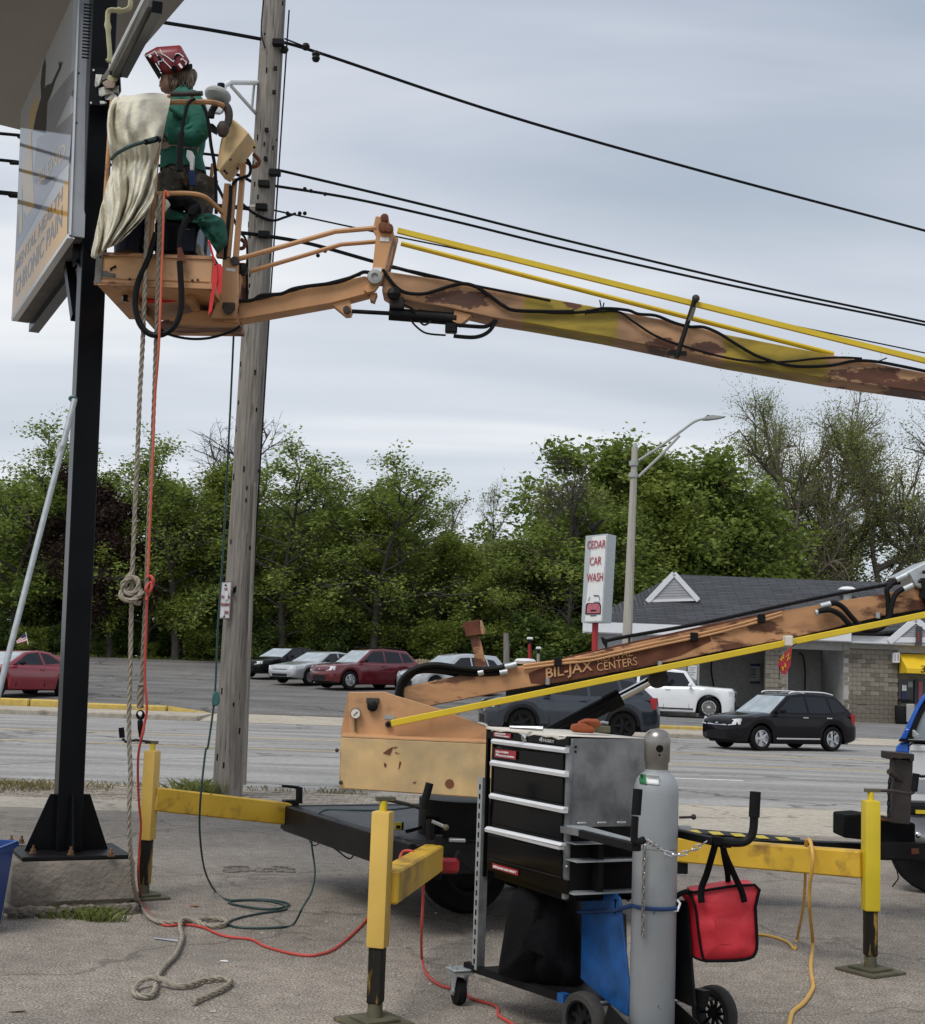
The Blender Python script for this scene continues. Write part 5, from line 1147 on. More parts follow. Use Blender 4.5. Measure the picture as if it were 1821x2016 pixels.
c = P(*ZE(415, 850), YT - 0.02); hn = MB().box(c + V((0, 0, 0.022)), (0.085, 0.04, 0.04)).build('lock_block', M['steel_brown'], lift, bevel=0.005)
MB().lathe([(0.034, 0.02), (0.036, -0.02), (0.02, -0.03)], c + V((0, 0, -0.012)), (0, 1, 0), 16).build('lock_barrel', M['black_steel'], hn)
MB().prism([P(*ZE(*p), YT - 0.004) for p in ((488, 918), (556, 922), (556, 952), (490, 946))], V((0, 0.003, 0))).build('data_plate', M['lamp_grey'], lift)
c = P(*ZE(517, 982), YT - 0.03); MB().lathe([(0.022, 0.03), (0.022, 0), (0.012, 0), (0.012, 0.02)], c, (0, 1, 0), 16).build('rod_pin', M['steel_brown'], lift)
top = [ZE(600, 815), (793, 1353), (900, 1331), (985, 1317), (1100, 1300), (1250, 1266), (1400, 1234), (1560, 1199), (1651, 1183), (1748, 1168), (1850, 1146), (2260, 1056)]
bot = [(2260, 1108), (1850, 1196), (1749, 1211), (1651, 1235), (1560, 1257), (1400, 1287), (1250, 1318), (1100, 1344), (1000, 1360), (833, 1393), (795, 1386)]
lb = MB().prism([P(u, v, YB) for u, v in top[1:] + bot], V((0, 0.2, 0))).build('lower_boom', M['tan_rusty'], lift, bevel=0.006)
def strip_along(pts, hgt, name, mat, y, depth):
 mb = MB()
 for (u0, v0), (u1, v1) in zip(pts, pts[1:]):
  mb.prism([P(u0, v0, y), P(u1, v1, y), P(u1, v1 + hgt, y), P(u0, v0 + hgt, y)], V((0, depth, 0)))
 return mb.build(name, M[mat], lift)
strip_along([(998, 1361), (1100, 1345), (1250, 1319), (1400, 1288), (1560, 1258), (1651, 1236), (1749, 1212), (1850, 1193), (2250, 1107)], 9, 'wear_strip', 'black_matte', YB - 0.012, 0.224)
strip_along([(1000, 1313), (1100, 1297), (1250, 1262), (1400, 1229), (1545, 1199)], 5, 'top_flange', 'rust', YB + 0.10, 0.12)
for (u, v) in ((1078, 1342), (1299, 1308), (1728, 1212)):
 MB().box(P(u, v, YB - 0.03), (0.03, 0.03, 0.045)).build('strip_bolt', M['steel'], lift, bevel=0.005)
a = P(1075, 1342, YB - 0.008); b = P(1167, 1326, YB - 0.008); c = P(1074, 1314, YB - 0.008)
text('BIL-JAX', M['tan_clean'], lift, a, b - a, c - a, (b - a).length, (c - a).length * 0.95, depth=0.003, bold=0.015)
a = P(1176, 1322, YB - 0.008); b = P(1255, 1309, YB - 0.008); c = P(1174, 1306, YB - 0.008)
text('CENTERS', M['tan_clean'], lift, a, b - a, c - a, (b - a).length, (c - a).length, depth=0.003)
a = P(1177, 1304, YB - 0.008); b = P(1246, 1291, YB - 0.008); c = P(1175, 1290, YB - 0.008)
text('RENTAL', M['tan_paint'], lift, a, b - a, c - a, (b - a).length, (c - a).length, depth=0.003)
MB().prism([P(u, v, YB - 0.003) for u, v in ((1040, 1325), (1076, 1312), (1176, 1293), (1256, 1279), (1330, 1262), (1395, 1246), (1400, 1262), (1340, 1290), (1262, 1312), (1175, 1329), (1072, 1347), (1045, 1345))], V((0, 0.005, 0))).build('rust_patch', M['rust'], lift, smooth=0)
MB().beam(P(*ZE(535, 975), 9.26), P(2240, 1125, 9.36), 0.035, 0.042).build('levelling_rod', M['yellow_rod'], lift, bevel=0.004)
c = P(1551, 1262, 9.3); MB().box(c, (0.05, 0.10, 0.07)).build('rod_clip', M['paper'], lift, bevel=0.006)
for dv, r in ((0, 0.009), (6, 0.008)):
 pts = [P(u, v + dv, YB - 0.02) for u, v in ((1030, 1310), (1110, 1300), (1160, 1295), (1210, 1284), (1300, 1264), (1420, 1238), (1540, 1205))]
 MB().tube(smooth_pts(pts, 3), r, 6).build('hydraulic_pipe', M['tan_paint' if dv == 0 else 'tan_clean'], lift)
for (u, v) in ((1098, 1301), (1366, 1252), (1498, 1216)): MB().box(P(u, v + 2, YB - 0.02), (0.05, 0.05, 0.06)).build('pipe_clamp', M['black_steel'], lift, bevel=0.005)
for i, pts in enumerate(([(80, 860), (115, 720), (200, 620), (330, 560), (480, 545), (700, 575), (900, 590), (1060, 580), (1150, 560)], [(110, 880), (140, 740), (220, 640), (340, 600), (460, 590), (640, 612), (800, 632), (1000, 632), (1110, 620)], [(120, 880), (165, 740), (260, 630), (380, 610), (560, 625), (700, 655)])):
 MB().tube(smooth_pts([P(*ZU(*p), YB - 0.03 + 0.03 * i) for p in pts], 5), 0.019 if i < 2 else 0.013, 8).build('hydraulic_hose', M['hose'], lift)
for x, y, s in ((1180, 558, 1), (1130, 618, 1), (905, 622, 0.7), (1235, 545, .6)):
 a = P(*ZU(x - 38 * s, y + 7), YB - 0.03); b = P(*ZU(x + 38 * s, y - 7), YB - 0.03); MB().cyl(a, b, 0.021).build('hose_fitting', M['galv'], lift)
c = P(*ZU(1342, 508), YB + 0.08); MB().lathe([(0.065, -0.02), (0.075, 0), (0.06, 0.014), (0.02, 0.018)], c, n=20).build('level_cap', M['trim_white'], lift)
for i, pts in enumerate(([(1318, 476), (1380, 466), (1420, 485), (1460, 530), (1500, 570), (1560, 592), (1610, 575), (1640, 530), (1640, 440), (1635, 400), (1660, 372), (1690, 352)], [(1300, 505), (1360, 500), (1410, 525), (1450, 565), (1500, 593), (1560, 600), (1610, 585), (1645, 540), (1660, 470), (1680, 420), (1715, 395)])):
 MB().tube(smooth_pts([P(*ZF(*p), YB - 0.05 - 0.03 * i) for p in pts], 5), 0.018, 8).build('hydraulic_hose', M['hose'], lift)
for (x, y, dx, dy) in ((1335, 475, 24, -6), (1310, 508, 24, -6), (1735, 390, 26, -12), (1705, 340, 26, -12)):
 MB().cyl(P(*ZF(x - dx, y - dy), YB - 0.06), P(*ZF(x + dx, y + dy), YB - 0.06), 0.021).build('hose_fitting', M['galv'], lift)
MB().tube(smooth_pts([P(*ZF(*p), YB - 0.01) for p in ((262, 650), (380, 626), (700, 570), (1000, 505), (1300, 440), (1560, 390), (1700, 365))], 3), 0.013, 6).build('control_cable', M['hose'], lift)
MB().hull([P(*ZF(*p), YB + dy) for p in ((238, 628), (262, 640), (272, 660), (262, 682), (246, 660)) for dy in (-0.03, 0.03)]).build('cable_end', M['black_steel'], lift)
for x, y0, y1 in ((265, 660, 690), (378, 622, 662)): MB().cyl(P(*ZF(x, y0), YB), P(*ZF(x, y1), YB), 0.008).build('cable_stay', M['steel_brown'], lift)
MB().prism([P(*ZF(*p), YB - 0.04) for p in ((1690, 335), (1830, 262), (1900, 240), (1900, 400), (1800, 395), (1770, 380), (1745, 330))], V((0, 0.3, 0))).build('knuckle_cover', M['galv'], lift, bevel=0.01)
MB().prism([P(*ZX(*p), YB - 0.06) for p in ((1500, 640), (1600, 640), (1640, 1200), (1560, 1010), (1500, 980), (1530, 800))], V((0, 0.05, 0))).build('knuckle_bracket', M['black_steel'], lift)
for x, y in ((1552, 530), (1480, 700)): MB().ball(P(*ZX(x, y), YB - 0.07), 0.014, 8).build('bolt', M['black_steel'], lift)
YR = 9.85
MB().prism([P(*ZU(*p), YR) for p in ((800, 275), (895, 260), (945, 480), (965, 575), (850, 580), (845, 480))], V((0, 0.1, 0))).build('boom_rest', M['tan_rusty'], lift, bevel=0.004)
cr_ = lift.children[-1]
MB().prism([P(*ZU(*p), YR - 0.02) for p in ((722, 135), (885, 98), (910, 245), (765, 268))], V((0, 0.16, 0))).build('rest_cradle', M['rust'], lift, bevel=0.003)
MB().prism([P(*ZU(*p), YR) for p in ((895, 105), (925, 190), (930, 240), (905, 250))], V((0.02, 0.14, 0))).build('rest_flange', M['tan_rusty'], lift)
YC = 9.75
a = P(*ZF(500, 835), YC); b = P(*ZF(330, 925), YC); c = P(*ZF(-150, 1180), YC)
MB().cyl(a, b + (b - a) * 0.3, 0.032).build('lift_ram', M['chrome'], lift); MB().cyl(b, c, 0.058).build('lift_cylinder', M['black_steel'], lift)
MB().cyl(b + (a - b) * 0.02, b + (c - b) * 0.14, 0.068).build('cylinder_head', M['black_steel'], lift)
MB().lathe([(0.065, -0.05), (0.07, 0.05), (0.03, 0.055)], P(*ZF(517, 832), YC - 0.04), (0, 1, 0), 18).build('ram_eye', M['steel_brown'], lift)
MB().prism([P(*ZF(*p), YC - 0.05) for p in ((440, 790), (600, 745), (560, 800), (545, 850), (500, 850), (490, 815))], V((0, 0.08, 0))).build('ram_bracket', M['tan_paint'], lift)
for i, dx in enumerate((0, 40)): MB().tube(smooth_pts([P(*ZF(-150 + dx, 1150), YC - 0.08), P(*ZF(60 + dx, 1050), YC - 0.08), P(*ZF(200 + dx, 985), YC - 0.08), P(*ZF(300, 930), YC - 0.08)], 4), 0.016, 6).build('hydraulic_hose', M['hose'], lift)
def band_mat():
 m, t, b, L = mat_new('upper_boom_paint')
 tc = t.nodes.new('ShaderNodeTexCoord'); s = t.nodes.new('ShaderNodeSeparateXYZ'); L(tc.outputs['Object'], s.inputs[0])
 n = t.nodes.new('ShaderNodeTexNoise'); n.inputs['Scale'].default_value = 4; n.inputs['Detail'].default_value = 6; L(tc.outputs['Object'], n.inputs['Vector'])
 a = t.nodes.new('ShaderNodeMath'); a.operation = 'MULTIPLY_ADD'; L(n.outputs['Fac'], a.inputs[0]); a.inputs[1].default_value = 0.05; L(s.outputs[0], a.inputs[2])
 q = t.nodes.new('ShaderNodeMapRange'); q.inputs[1].default_value = -0.6; q.inputs[2].default_value = 3.4; L(a.outputs[0], q.inputs[0])
 tan = (0.42, 0.225, 0.11); yel = (0.335, 0.235, 0.022); tan2 = (0.45, 0.25, 0.13)
 X = lambda u: (((u - 910.5) / FPX * 9.5) - 0.1 + 0.6 + 0.025) / 4.0
 r = ramp(t, [(0.0, tan), (X(1015), tan), (X(1020), yel), (X(1205), (0.36, 0.26, 0.022)), (X(1208), tan2), (X(1418), tan2), (X(1425), yel), (X(1628), yel), (X(1640), tan2), (1.0, tan2)])
 L(q.outputs[0], r.inputs[0]); out = r.outputs[0]
 def spot(cu, cv, ru, rv, out, hard=0.35):
  c = P(cu, cv, YB) - ORG[lift]
  mp = t.nodes.new('ShaderNodeMapping'); mp.vector_type = 'POINT'; L(tc.outputs['Object'], mp.inputs[0])
  k = 9.5 / FPX; sx, sz = 1 / (ru * k), 1 / (rv * k)
  mp.inputs['Location'].default_value = (-c.x * sx, 0, -c.z * sz); mp.inputs['Scale'].default_value = (sx, 0, sz)
  ln = t.nodes.new('ShaderNodeVectorMath'); ln.operation = 'LENGTH'; L(mp.outputs[0], ln.inputs[0])
  n2 = t.nodes.new('ShaderNodeTexNoise'); n2.inputs['Scale'].default_value = 5; n2.inputs['Detail'].default_value = 12; n2.inputs['Roughness'].default_value = 0.72; mq = t.nodes.new('ShaderNodeMapping'); mq.inputs['Scale'].default_value = (0.9, 1, 2.6); L(tc.outputs['Object'], mq.inputs[0]); L(mq.outputs[0], n2.inputs['Vector'])
  ma = t.nodes.new('ShaderNodeMath'); ma.operation = 'MULTIPLY_ADD'; L(n2.outputs['Fac'], ma.inputs[0]); ma.inputs[1].default_value = 5.0; L(ln.outputs['Value'], ma.inputs[2])
  rr_ = ramp(t, [(0.0, 1.0), (0.555, 1.0), (0.585, 0.0)]); dv_ = t.nodes.new('ShaderNodeMath'); dv_.operation = 'DIVIDE'; dv_.inputs[1].default_value = 6.0; L(ma.outputs[0], dv_.inputs[0]); L(dv_.outputs[0], rr_.inputs[0])
  mx = t.nodes.new('ShaderNodeMixRGB'); L(rr_.outputs[0], mx.inputs[0]); L(out, mx.inputs[1]); mx.inputs[2].default_value = (0.105, 0.036, 0.017, 1); return mx.outputs[0]
 for a_ in ((905, 588, 72, 17), (1130, 600, 20, 8), (1310, 680, 32, 12), (1390, 684, 34, 14), (1730, 735, 62, 14), (1800, 765, 62, 24), (1690, 742, 50, 16)): out = spot(*a_, out)
 n3 = t.nodes.new('ShaderNodeTexNoise'); n3.inputs['Scale'].default_value = 5; n3.inputs['Detail'].default_value = 10; m4 = t.nodes.new('ShaderNodeMapping'); m4.inputs['Scale'].default_value = (0.5, 1, 2.2); L(tc.outputs['Object'], m4.inputs[0]); L(m4.outputs[0], n3.inputs['Vector'])
 r3 = ramp(t, [(0.36, 0.45), (0.62, 1.15)]); L(n3.outputs['Fac'], r3.inputs[0])
 mu = t.nodes.new('ShaderNodeMixRGB'); mu.blend_type = 'MULTIPLY'; mu.inputs[0].default_value = 0.8; L(out, mu.inputs[1]); L(r3.outputs[0], mu.inputs[2])
 L(mu.outputs[0], b.inputs['Base Color']); b.inputs['Roughness'].default_value = 0.6
 return m
M['upper_boom'] = band_mat()
utop = [(755, 530), (767, 535), (931, 559), (1043, 580), (1130, 597), (1179, 606), (1338, 635), (1427, 658), (1658, 702), (1850, 738), (2280, 822)]
ubot = [(2280, 868), (1850, 777), (1641, 748), (1427, 711), (1192, 663), (1043, 637), (972, 626), (889, 607), (770, 585), (752, 574)]
MB().prism([P(u, v, YB) for u, v in utop + ubot], V((0, 0.24, 0))).build('upper_boom', M['upper_boom'], lift, bevel=0.006)
MB().prism([P(u, v, YB + 0.02) for u, v in ((2215, 795), (2275, 800), (2290, 1120), (2225, 1125))], V((0, 0.2, 0))).build('elbow_link', M['tan_paint'], lift, bevel=0.006)
kp = [ZB(*p) for p in ((798, 203), (858, 208), (872, 262), (892, 285), (850, 470), (830, 540), (795, 590), (755, 600), (735, 585), (775, 535), (790, 400), (800, 305), (783, 275))]
MB().prism([P(u, v, YB - 0.03) for u, v in kp], V((0, 0.04, 0))).build('knuckle_post', M['tan_paint'], lift, bevel=0.005)
MB().prism([P(u, v, YB + 0.24) for u, v in [ZB(*p) for p in ((815, 230), (915, 320), (880, 470), (850, 560), (800, 560))]], V((0, 0.03, 0))).build('knuckle_post', M['tan_rusty'], lift)
MB().prism([P(*ZB(*p), YB + 0.01) for p in ((862, 215), (892, 290), (870, 400), (845, 480), (830, 470), (845, 300))], V((0, 0.22, 0))).build('knuckle_web', M['tan_rusty'], lift)
MB().lathe([(0.05, 0.03), (0.055, -0.01), (0.05, -0.03), (0.025, -0.035), (0.02, -0.02)], P(*ZB(795, 520), YB - 0.05), (0, 1, 0), 18).build('knuckle_pin', M['lamp_grey'], lift)
for (x, y, r) in ((845, 215, 0.028), (838, 262, 0.035), (868, 268, 0.03)): MB().lathe([(r, 0.03), (r, -0.02), (r * 0.6, -0.025)], P(*ZB(x, y), YB - 0.05), (0, 1, 0), 14).build('rod_pin', M['rust'], lift)
for (pts) in ([(822, 312), (868, 315), (868, 335), (820, 332)], [(788, 468), (830, 470), (828, 490), (784, 486)]): MB().prism([P(*ZB(*p), YB - 0.036) for p in pts], V((0, 0.004, 0))).build('decal', M['sign_white'], lift)
MB().prism([P(*ZB(*p), YB + 0.02) for p in ((775, 600), (805, 598), (790, 640), (768, 632))], V((0, 0.1, 0))).build('stop_lug', M['tan_paint'], lift)
MB().beam(P(783, 454, YB - 0.02), P(2250, 816, YB - 0.02), 0.032, 0.036).build('levelling_rod', M['yellow_rod'], lift)
MB().tube([P(*ZB(930, 345), YB + 0.1), P(1043, 545, YB + 0.1), P(1363, 627, YB + 0.1), P(1641, 697, YB + 0.1)], 0.018, 8).build('levelling_rod', M['yellow_rod'], lift)
MB().tube([P(*ZB(92, 425), YB - 0.02), P(*ZB(590, 283), YB - 0.02), P(*ZB(800, 265), YB - 0.02)], 0.018, 8).build('levelling_rod', M['tan_paint'], lift)
MB().tube([P(*ZB(148, 490), YB + 0.12), P(*ZB(620, 350), YB + 0.12), P(*ZB(805, 335), YB + 0.12)], 0.016, 8).build('levelling_rod', M['tan_paint'], lift)
MB().prism([P(u, v, YB) for u, v in [ZB(*p) for p in ((70, 655), (140, 640), (740, 512), (800, 530), (760, 602), (662, 628), (570, 652), (90, 738))]], V((0, 0.16, 0))).build('jib', M['tan_paint'], lift, bevel=0.005)
MB().prism([P(u, v, YB + 0.02) for u, v in [ZB(*p) for p in ((563, 648), (662, 628), (676, 690), (668, 710), (640, 712))]], V((0, 0.1, 0))).build('jib_lug', M['tan_paint'], lift)
MB().prism([P(u, v, YB + 0.02) for u, v in [ZB(*p) for p in ((1205, 688), (1295, 712), (1235, 762), (1195, 745))]], V((0, 0.1, 0))).build('boom_lug', M['tan_paint'], lift)
MB().lathe([(0.026, 0.02), (0.026, -0.02), (0.014, -0.022)], P(*ZB(650, 688), YB), (0, 1, 0), 14).build('rod_pin', M['steel_brown'], lift)
MB().cyl(P(*ZB(665, 694), YB + 0.06), P(*ZB(870, 705), YB + 0.06), 0.015).build('jib_ram', M['black_steel'], lift)
MB().cyl(P(*ZB(868, 708), YB + 0.06), P(*ZB(1215, 735), YB + 0.06), 0.045).build('jib_cylinder', M['black_steel'], lift)
MB().box(P(*ZB(908, 655), YB + 0.04), (0.10, 0.1, 0.08)).build('valve_block', M['steel_brown'], lift, bevel=0.01); MB().box(P(*ZB(1188, 782), YB + 0.05), (0.085, 0.06, 0.07)).build('valve_block', M['black_steel'], lift, bevel=0.008)
MB().ball(P(*ZB(892, 605), YB - 0.06), (0.05, 0.04, 0.05), 8).build('valve_plug', M['black_steel'], lift, smooth=0)
for pts, r in (([(1215, 765), (1300, 772), (1370, 772), (1415, 740)], 0.014), ([(1200, 822), (1310, 828), (1380, 800), (1422, 740)], 0.014), ([(980, 740), (1010, 775), (1062, 808), (1160, 818)], 0.007), ([(1020, 742), (1050, 765), (1085, 745)], 0.007), ([(945, 660), (985, 680), (1000, 700)], 0.008)):
 MB().tube(smooth_pts([P(*ZB(*p), YB + 0.0) for p in pts], 5), r, 6).build('hydraulic_hose', M['hose'], lift)
for pts, z_, r in (([(-10, 640), (150, 640), (210, 612), (310, 605), (370, 580), (450, 565), (600, 545), (700, 508), (740, 492), (790, 500)], ZB, 0.013), ([(145, 642), (300, 605), (440, 570), (560, 548), (720, 505)], ZB, 0.010), ([(835, 480), (870, 530), (910, 575), (960, 600), (1040, 605), (1110, 588), (1180, 565), (1250, 552), (1320, 570), (1400, 625), (1460, 668), (1520, 690), (1700, 696), (1821, 695)], ZB, 0.013),
                  ([(880, 470), (990, 488), (1120, 518), (1300, 560), (1500, 600), (1700, 640)], ZB, 0.009),
                  ([(0, 415), (130, 424), (250, 420), (340, 404), (450, 412), (500, 430), (580, 437), (660, 468), (730, 488), (800, 490), (870, 518), (950, 568), (1030, 615), (1100, 642), (1200, 668), (1300, 672), (1400, 665), (1500, 645), (1600, 650), (1720, 672), (1830, 695)], ZC, 0.011),
                  ([(260, 425), (400, 418), (470, 460), (560, 520), (640, 556), (700, 575), (800, 605), (950, 640), (1080, 652), (1200, 648), (1320, 635), (1440, 630), (1530, 635)], ZC, 0.008)):
 MB().tube(smooth_pts([P(*z_(*p), YB - 0.025) for p in pts], 4), r, 6).build('boom_hose', M['hose'], lift)
for pts in ([(330, 405), (322, 365)], [(335, 405), (342, 378)], [(1590, 655), (1645, 632)], [(255, 435), (268, 408)]): MB().tube([P(*ZC(*p), YB - 0.03) for p in pts], 0.005, 5).build('cable_tie', M['hose'], lift)
MB().cyl(P(*ZC(763, 355), YB - 0.05), P(*ZC(676, 632), YB - 0.05), 0.017).build('tie_rod', M['black_steel'], lift)
MB().ball(P(*ZC(765, 358), YB - 0.05), 0.028, 10).build('tie_knob', M['steel_brown'], lift); MB().box(P(*ZC(678, 612), YB - 0.04), (0.13, 0.04, 0.03)).build('tie_plate', M['black_steel'], lift)
MB().hull([P(*ZC(*p), YB - 0.05 + dy) for p in ((748, 400), (768, 395), (750, 455), (728, 462)) for dy in (-0.03, 0.02)]).build('rag', M['pad_olive'], lift)
Yf, Yk = 9.1, 10.02
bx0, bx1 = P(191, 530, 9.1).x, P(417, 530, 9.1).x
zb0, zb1 = P(300, 562, Yf).z, P(300, 503, Yf).z
tray = MB()
for (x0, x1, y0, y1) in ((bx0, bx1, Yf, Yf + 0.015), (bx0, bx1, Yk - 0.015, Yk), (bx0, bx0 + 0.015, Yf + 0.015, Yk - 0.015), (bx1 - 0.015, bx1, Yf + 0.015, Yk - 0.015)): tray.bb(x0, x1, y0, y1, zb0, zb1)
tray.build('basket_tray', M['tan_clean'], lift)
MB().bb(bx0 + 0.01, bx1 - 0.01, Yf + 0.01, Yk - 0.01, zb0 - 0.012, zb0 + 0.02).build('basket_floor', M['tan_paint'], lift)
for y in (Yf - 0.012,):
 MB().bb(bx0 - 0.012, bx1 + 0.012, y, y + 0.012, zb1 - 0.015, zb1 + 0.008).build('tray_lip', M['tan_rusty'], lift)
 MB().bb(bx0 - 0.012, bx1 + 0.012, y, y + 0.012, zb0 - 0.012, zb0 + 0.022).build('tray_foot', M['tan_rusty'], lift)
 MB().bb(bx0 + 0.04, bx1 - 0.01, Yf - 0.008, Yf, zb0 + 0.036, zb0 + 0.040).build('tray_seam', M['tan_paint'], lift)
MB().bb(bx1, bx1 + 0.012, Yf, Yk, zb0 - 0.012, zb0 + 0.022).build('tray_foot', M['tan_rusty'], lift)
MB().bb(bx1, bx1 + 0.012, Yf, Yk, zb1 - 0.015, zb1 + 0.008).build('tray_lip', M['steel_brown'], lift)
MB().bb(bx0 - 0.008, bx0 + 0.035, Yf - 0.014, Yf - 0.002, zb0, zb1).build('corner_angle', M['sign_under'], lift)
for (x, y) in ((118, 872), (405, 1092), (1022, 1105), (1075, 1100)): MB().ball(P(*ZJ(x, y), Yf - 0.014), 0.009, 8).build('bolt', M['steel_brown'], lift)
MB().prism([P(*ZJ(*p), Yf - 0.004) for p in ((135, 1085), (265, 1088), (268, 1040), (215, 1035), (180, 1010), (140, 1015))], V((0, 0.003, 0))).build('bare_patch', M['sign_under'], lift, smooth=0)
MB().prism([P(*ZJ(*p), Yf - 0.006) for p in ((212, 985), (270, 955), (278, 980), (240, 990), (215, 1020))], V((0, 0.003, 0))).build('scrape', M['black_matte'], lift, smooth=0)
for x in (bx0 + 0.18, bx1 - 0.19): MB().bb(x, x + 0.05, Yf + 0.15, Yk + 0.06, zb0 - 0.065, zb0 - 0.013).build('floor_channel', M['tan_rusty'], lift)
MB().cyl(P(*ZJ(340, 1272), 9.35), P(*ZJ(440, 1285), 9.35), 0.028).build('socket', M['black_steel'], lift)
MB().cyl(P(*ZJ(335, 1271), 9.34), P(*ZJ(352, 1274), 9.34), 0.024).build('socket_cap', M['steel'], lift)
MB().prism([P(*ZJ(*p), 9.42) for p in ((1318, 885), (1470, 895), (1470, 1330), (1445, 1470), (1200, 1470), (1255, 1330), (1310, 1100))], V((0, 0.05, 0))).build('column_plate', M['tan_clean'], lift, bevel=0.004)
MB().prism([P(*ZJ(*p), 9.62) for p in ((1470, 930), (1560, 935), (1560, 1320), (1470, 1340))], V((0, 0.04, 0))).build('column_plate', M['tan_rusty'], lift)
MB().bb(bx1 + 0.03, bx1 + 0.13, 9.48, 9.7, P(470, 636, 9.5).z, zb1 + 0.0).build('column', M['tan_rusty'], lift)
MB().prism([P(*ZJ(*p), 9.5) for p in ((1080, 1400), (1440, 1420), (1470, 1500), (1460, 1540), (640, 1530))], V((0, 0.35, 0))).build('basket_cantilever', M['tan_rusty'], lift)
MB().box(P(*ZJ(1380, 1360), 9.40), (0.085, 0.03, 0.05)).build('pivot_block', M['steel_brown'], lift, bevel=0.006); MB().cyl(P(*ZJ(1375, 1395), 9.42), P(*ZJ(1375, 1395), 9.36), 0.034).build('pivot_pin', M['steel_brown'], lift)
MB().prism([P(*ZJ(*p), 9.415) for p in ((1355, 982), (1445, 990), (1440, 1020), (1352, 1010))], V((0, 0.004, 0))).build('decal', M['sign_white'], lift)
MB().lathe([(0.03, 0.04), (0.03, -0.01)], P(*ZJ(1437, 915), 9.4), (0, 1, 0), 14).build('rod_pin', M['steel_brown'], lift); MB().lathe([(0.04, 0.04), (0.04, -0.01), (0.02, -0.02)], P(*ZJ(1510, 995), 9.5), (0, 1, 0), 14).build('rod_pin', M['black_steel'], lift)
RAIL = 'tan_paint'
def rail(pts, r=0.017, mt=RAIL, k=4, nm='guard_rail'): return MB().tube(smooth_pts(pts, k) if len(pts) > 2 else pts, r, 8).build(nm, M[mt], lift)
zt_ = P(*ZA(980, 598), Yf).z
rail([V((bx0 + 0.03, Yf + 0.02, zt_)), P(*ZA(980, 597), Yf), P(*ZA(1100, 597), Yf), P(*ZA(1220, 597), 9.12), P(*ZA(1290, 612), 9.18), P(*ZA(1325, 645), 9.26), P(*ZA(1335, 700), 9.34)], 0.019)
rail([P(*ZA(958, 620), Yf), P(*ZA(925, 800), Yf), P(*ZA(890, 1300), Yf), P(*ZA(880, 1485), Yf)], 0.018, k=2)
rail([P(*ZA(900, 1135), Yf), P(*ZA(980, 1132), Yf), P(*ZA(1100, 1132), Yf), P(*ZA(1190, 1148), 9.14), P(*ZA(1250, 1195), 9.24), P(*ZA(1300, 1245), 9.34)], 0.017)
rail([V((bx0 + 0.02, Yf + 0.02, zt_)), V((bx0 + 0.02, Yf + 0.02, zb1))]); rail([V((bx0 + 0.02, Yk - 0.02, zt_)), V((bx0 + 0.02, Yk - 0.02, zb1))]); rail([V((bx0 + 0.02, Yf + 0.02, zt_)), V((bx0 + 0.02, Yk - 0.02, zt_))])
rail([V((bx0 + 0.02, Yk - 0.02, zt_)), V((-1.7, Yk - 0.02, zt_))]) if False else None
rail([P(*ZA(1245, 960), 9.9), P(*ZA(1215, 1250), 9.9)], 0.014)
for (a, b, w) in (((1335, 1080), (1285, 1510), 0.045), ((1375, 1050), (1335, 1510), 0.03), ((1425, 960), (1380, 1510), 0.035)):
 MB().beam(P(*ZA(*a), 9.45), P(*ZA(*b), 9.45), 0.05, w, up=(1, 0, 0)).build('column_upright', M['tan_paint'], lift, bevel=0.003)
rail([P(*ZA(1410, 1400), 9.55), P(*ZA(1432, 1420), 9.55), P(*ZA(1425, 1450), 9.55), P(*ZA(1400, 1455), 9.55)], 0.014, 'rust')
rail([P(*ZK(1560, 1530), 9.6), P(*ZK(1635, 1620), 9.6), P(*ZK(1600, 1685), 9.6), P(*ZK(1500, 1700), 9.6)], 0.014, 'rust')
MB().cyl(P(*ZK(490, 760), 9.05), P(*ZK(905, 748), 9.05), 0.017).build('tool_bar', M['steel_brown'], lift)
for (x, y0, y1) in ((770, 750, 850), (470, 770, 850)): MB().cyl(P(*ZK(x, y0), 9.07), P(*ZK(x, y1), 9.1), 0.012).build('bar_post', M['tan_paint'], lift)
cb = [P(*ZK(*p), y) for p, y in (((1255, 1062), 9.30), ((1500, 1262), 9.28), ((1115, 1755), 9.22), ((1075, 1700), 9.25), ((1140, 1340), 9.42), ((1612, 1425), 9.55), ((1262, 1905), 9.5), ((1200, 1870), 9.4), ((1330, 1100), 9.6))]
MB().hull(cb).build('control_box', M['box_tan'], lift, smooth=0, bevel=0.006)
for (x, y) in ((1485, 1330), (1570, 1445), (1262, 1600), (1355, 1715), (1190, 1750), (1215, 1778)):
 MB().ball(P(*ZK(x, y), 9.27 if y > 1500 else 9.36), 0.010, 8).build('bolt', M['black_steel'], lift)
MB().tube(smooth_pts([P(*ZK(*p), 9.4) for p in ((1480, 1600), (1520, 1680), (1510, 1790), (1440, 1830), (1350, 1860), (1290, 1930))], 4), 0.012, 6).build('control_cable', M['hose'], lift)
MB().tube(smooth_pts([P(*ZJ(*p), 9.42) for p in ((1400, 180), (1390, 400), (1360, 700), (1340, 900))], 4), 0.014, 6).build('control_cable', M['hose'], lift)
MB().tube(smooth_pts([P(*ZJ(*p), 9.6) for p in ((1490, 640), (1540, 690), (1560, 800), (1560, 1100), (1560, 1310))], 4), 0.009, 6).build('control_cable', M['hose'], lift)
MB().tube(smooth_pts([P(*ZA(*p), 9.35) for p in ((1180, 600), (1215, 690), (1235, 850), (1260, 1000), (1265, 1250))], 4), 0.013, 6).build('control_cable', M['hose'], lift)
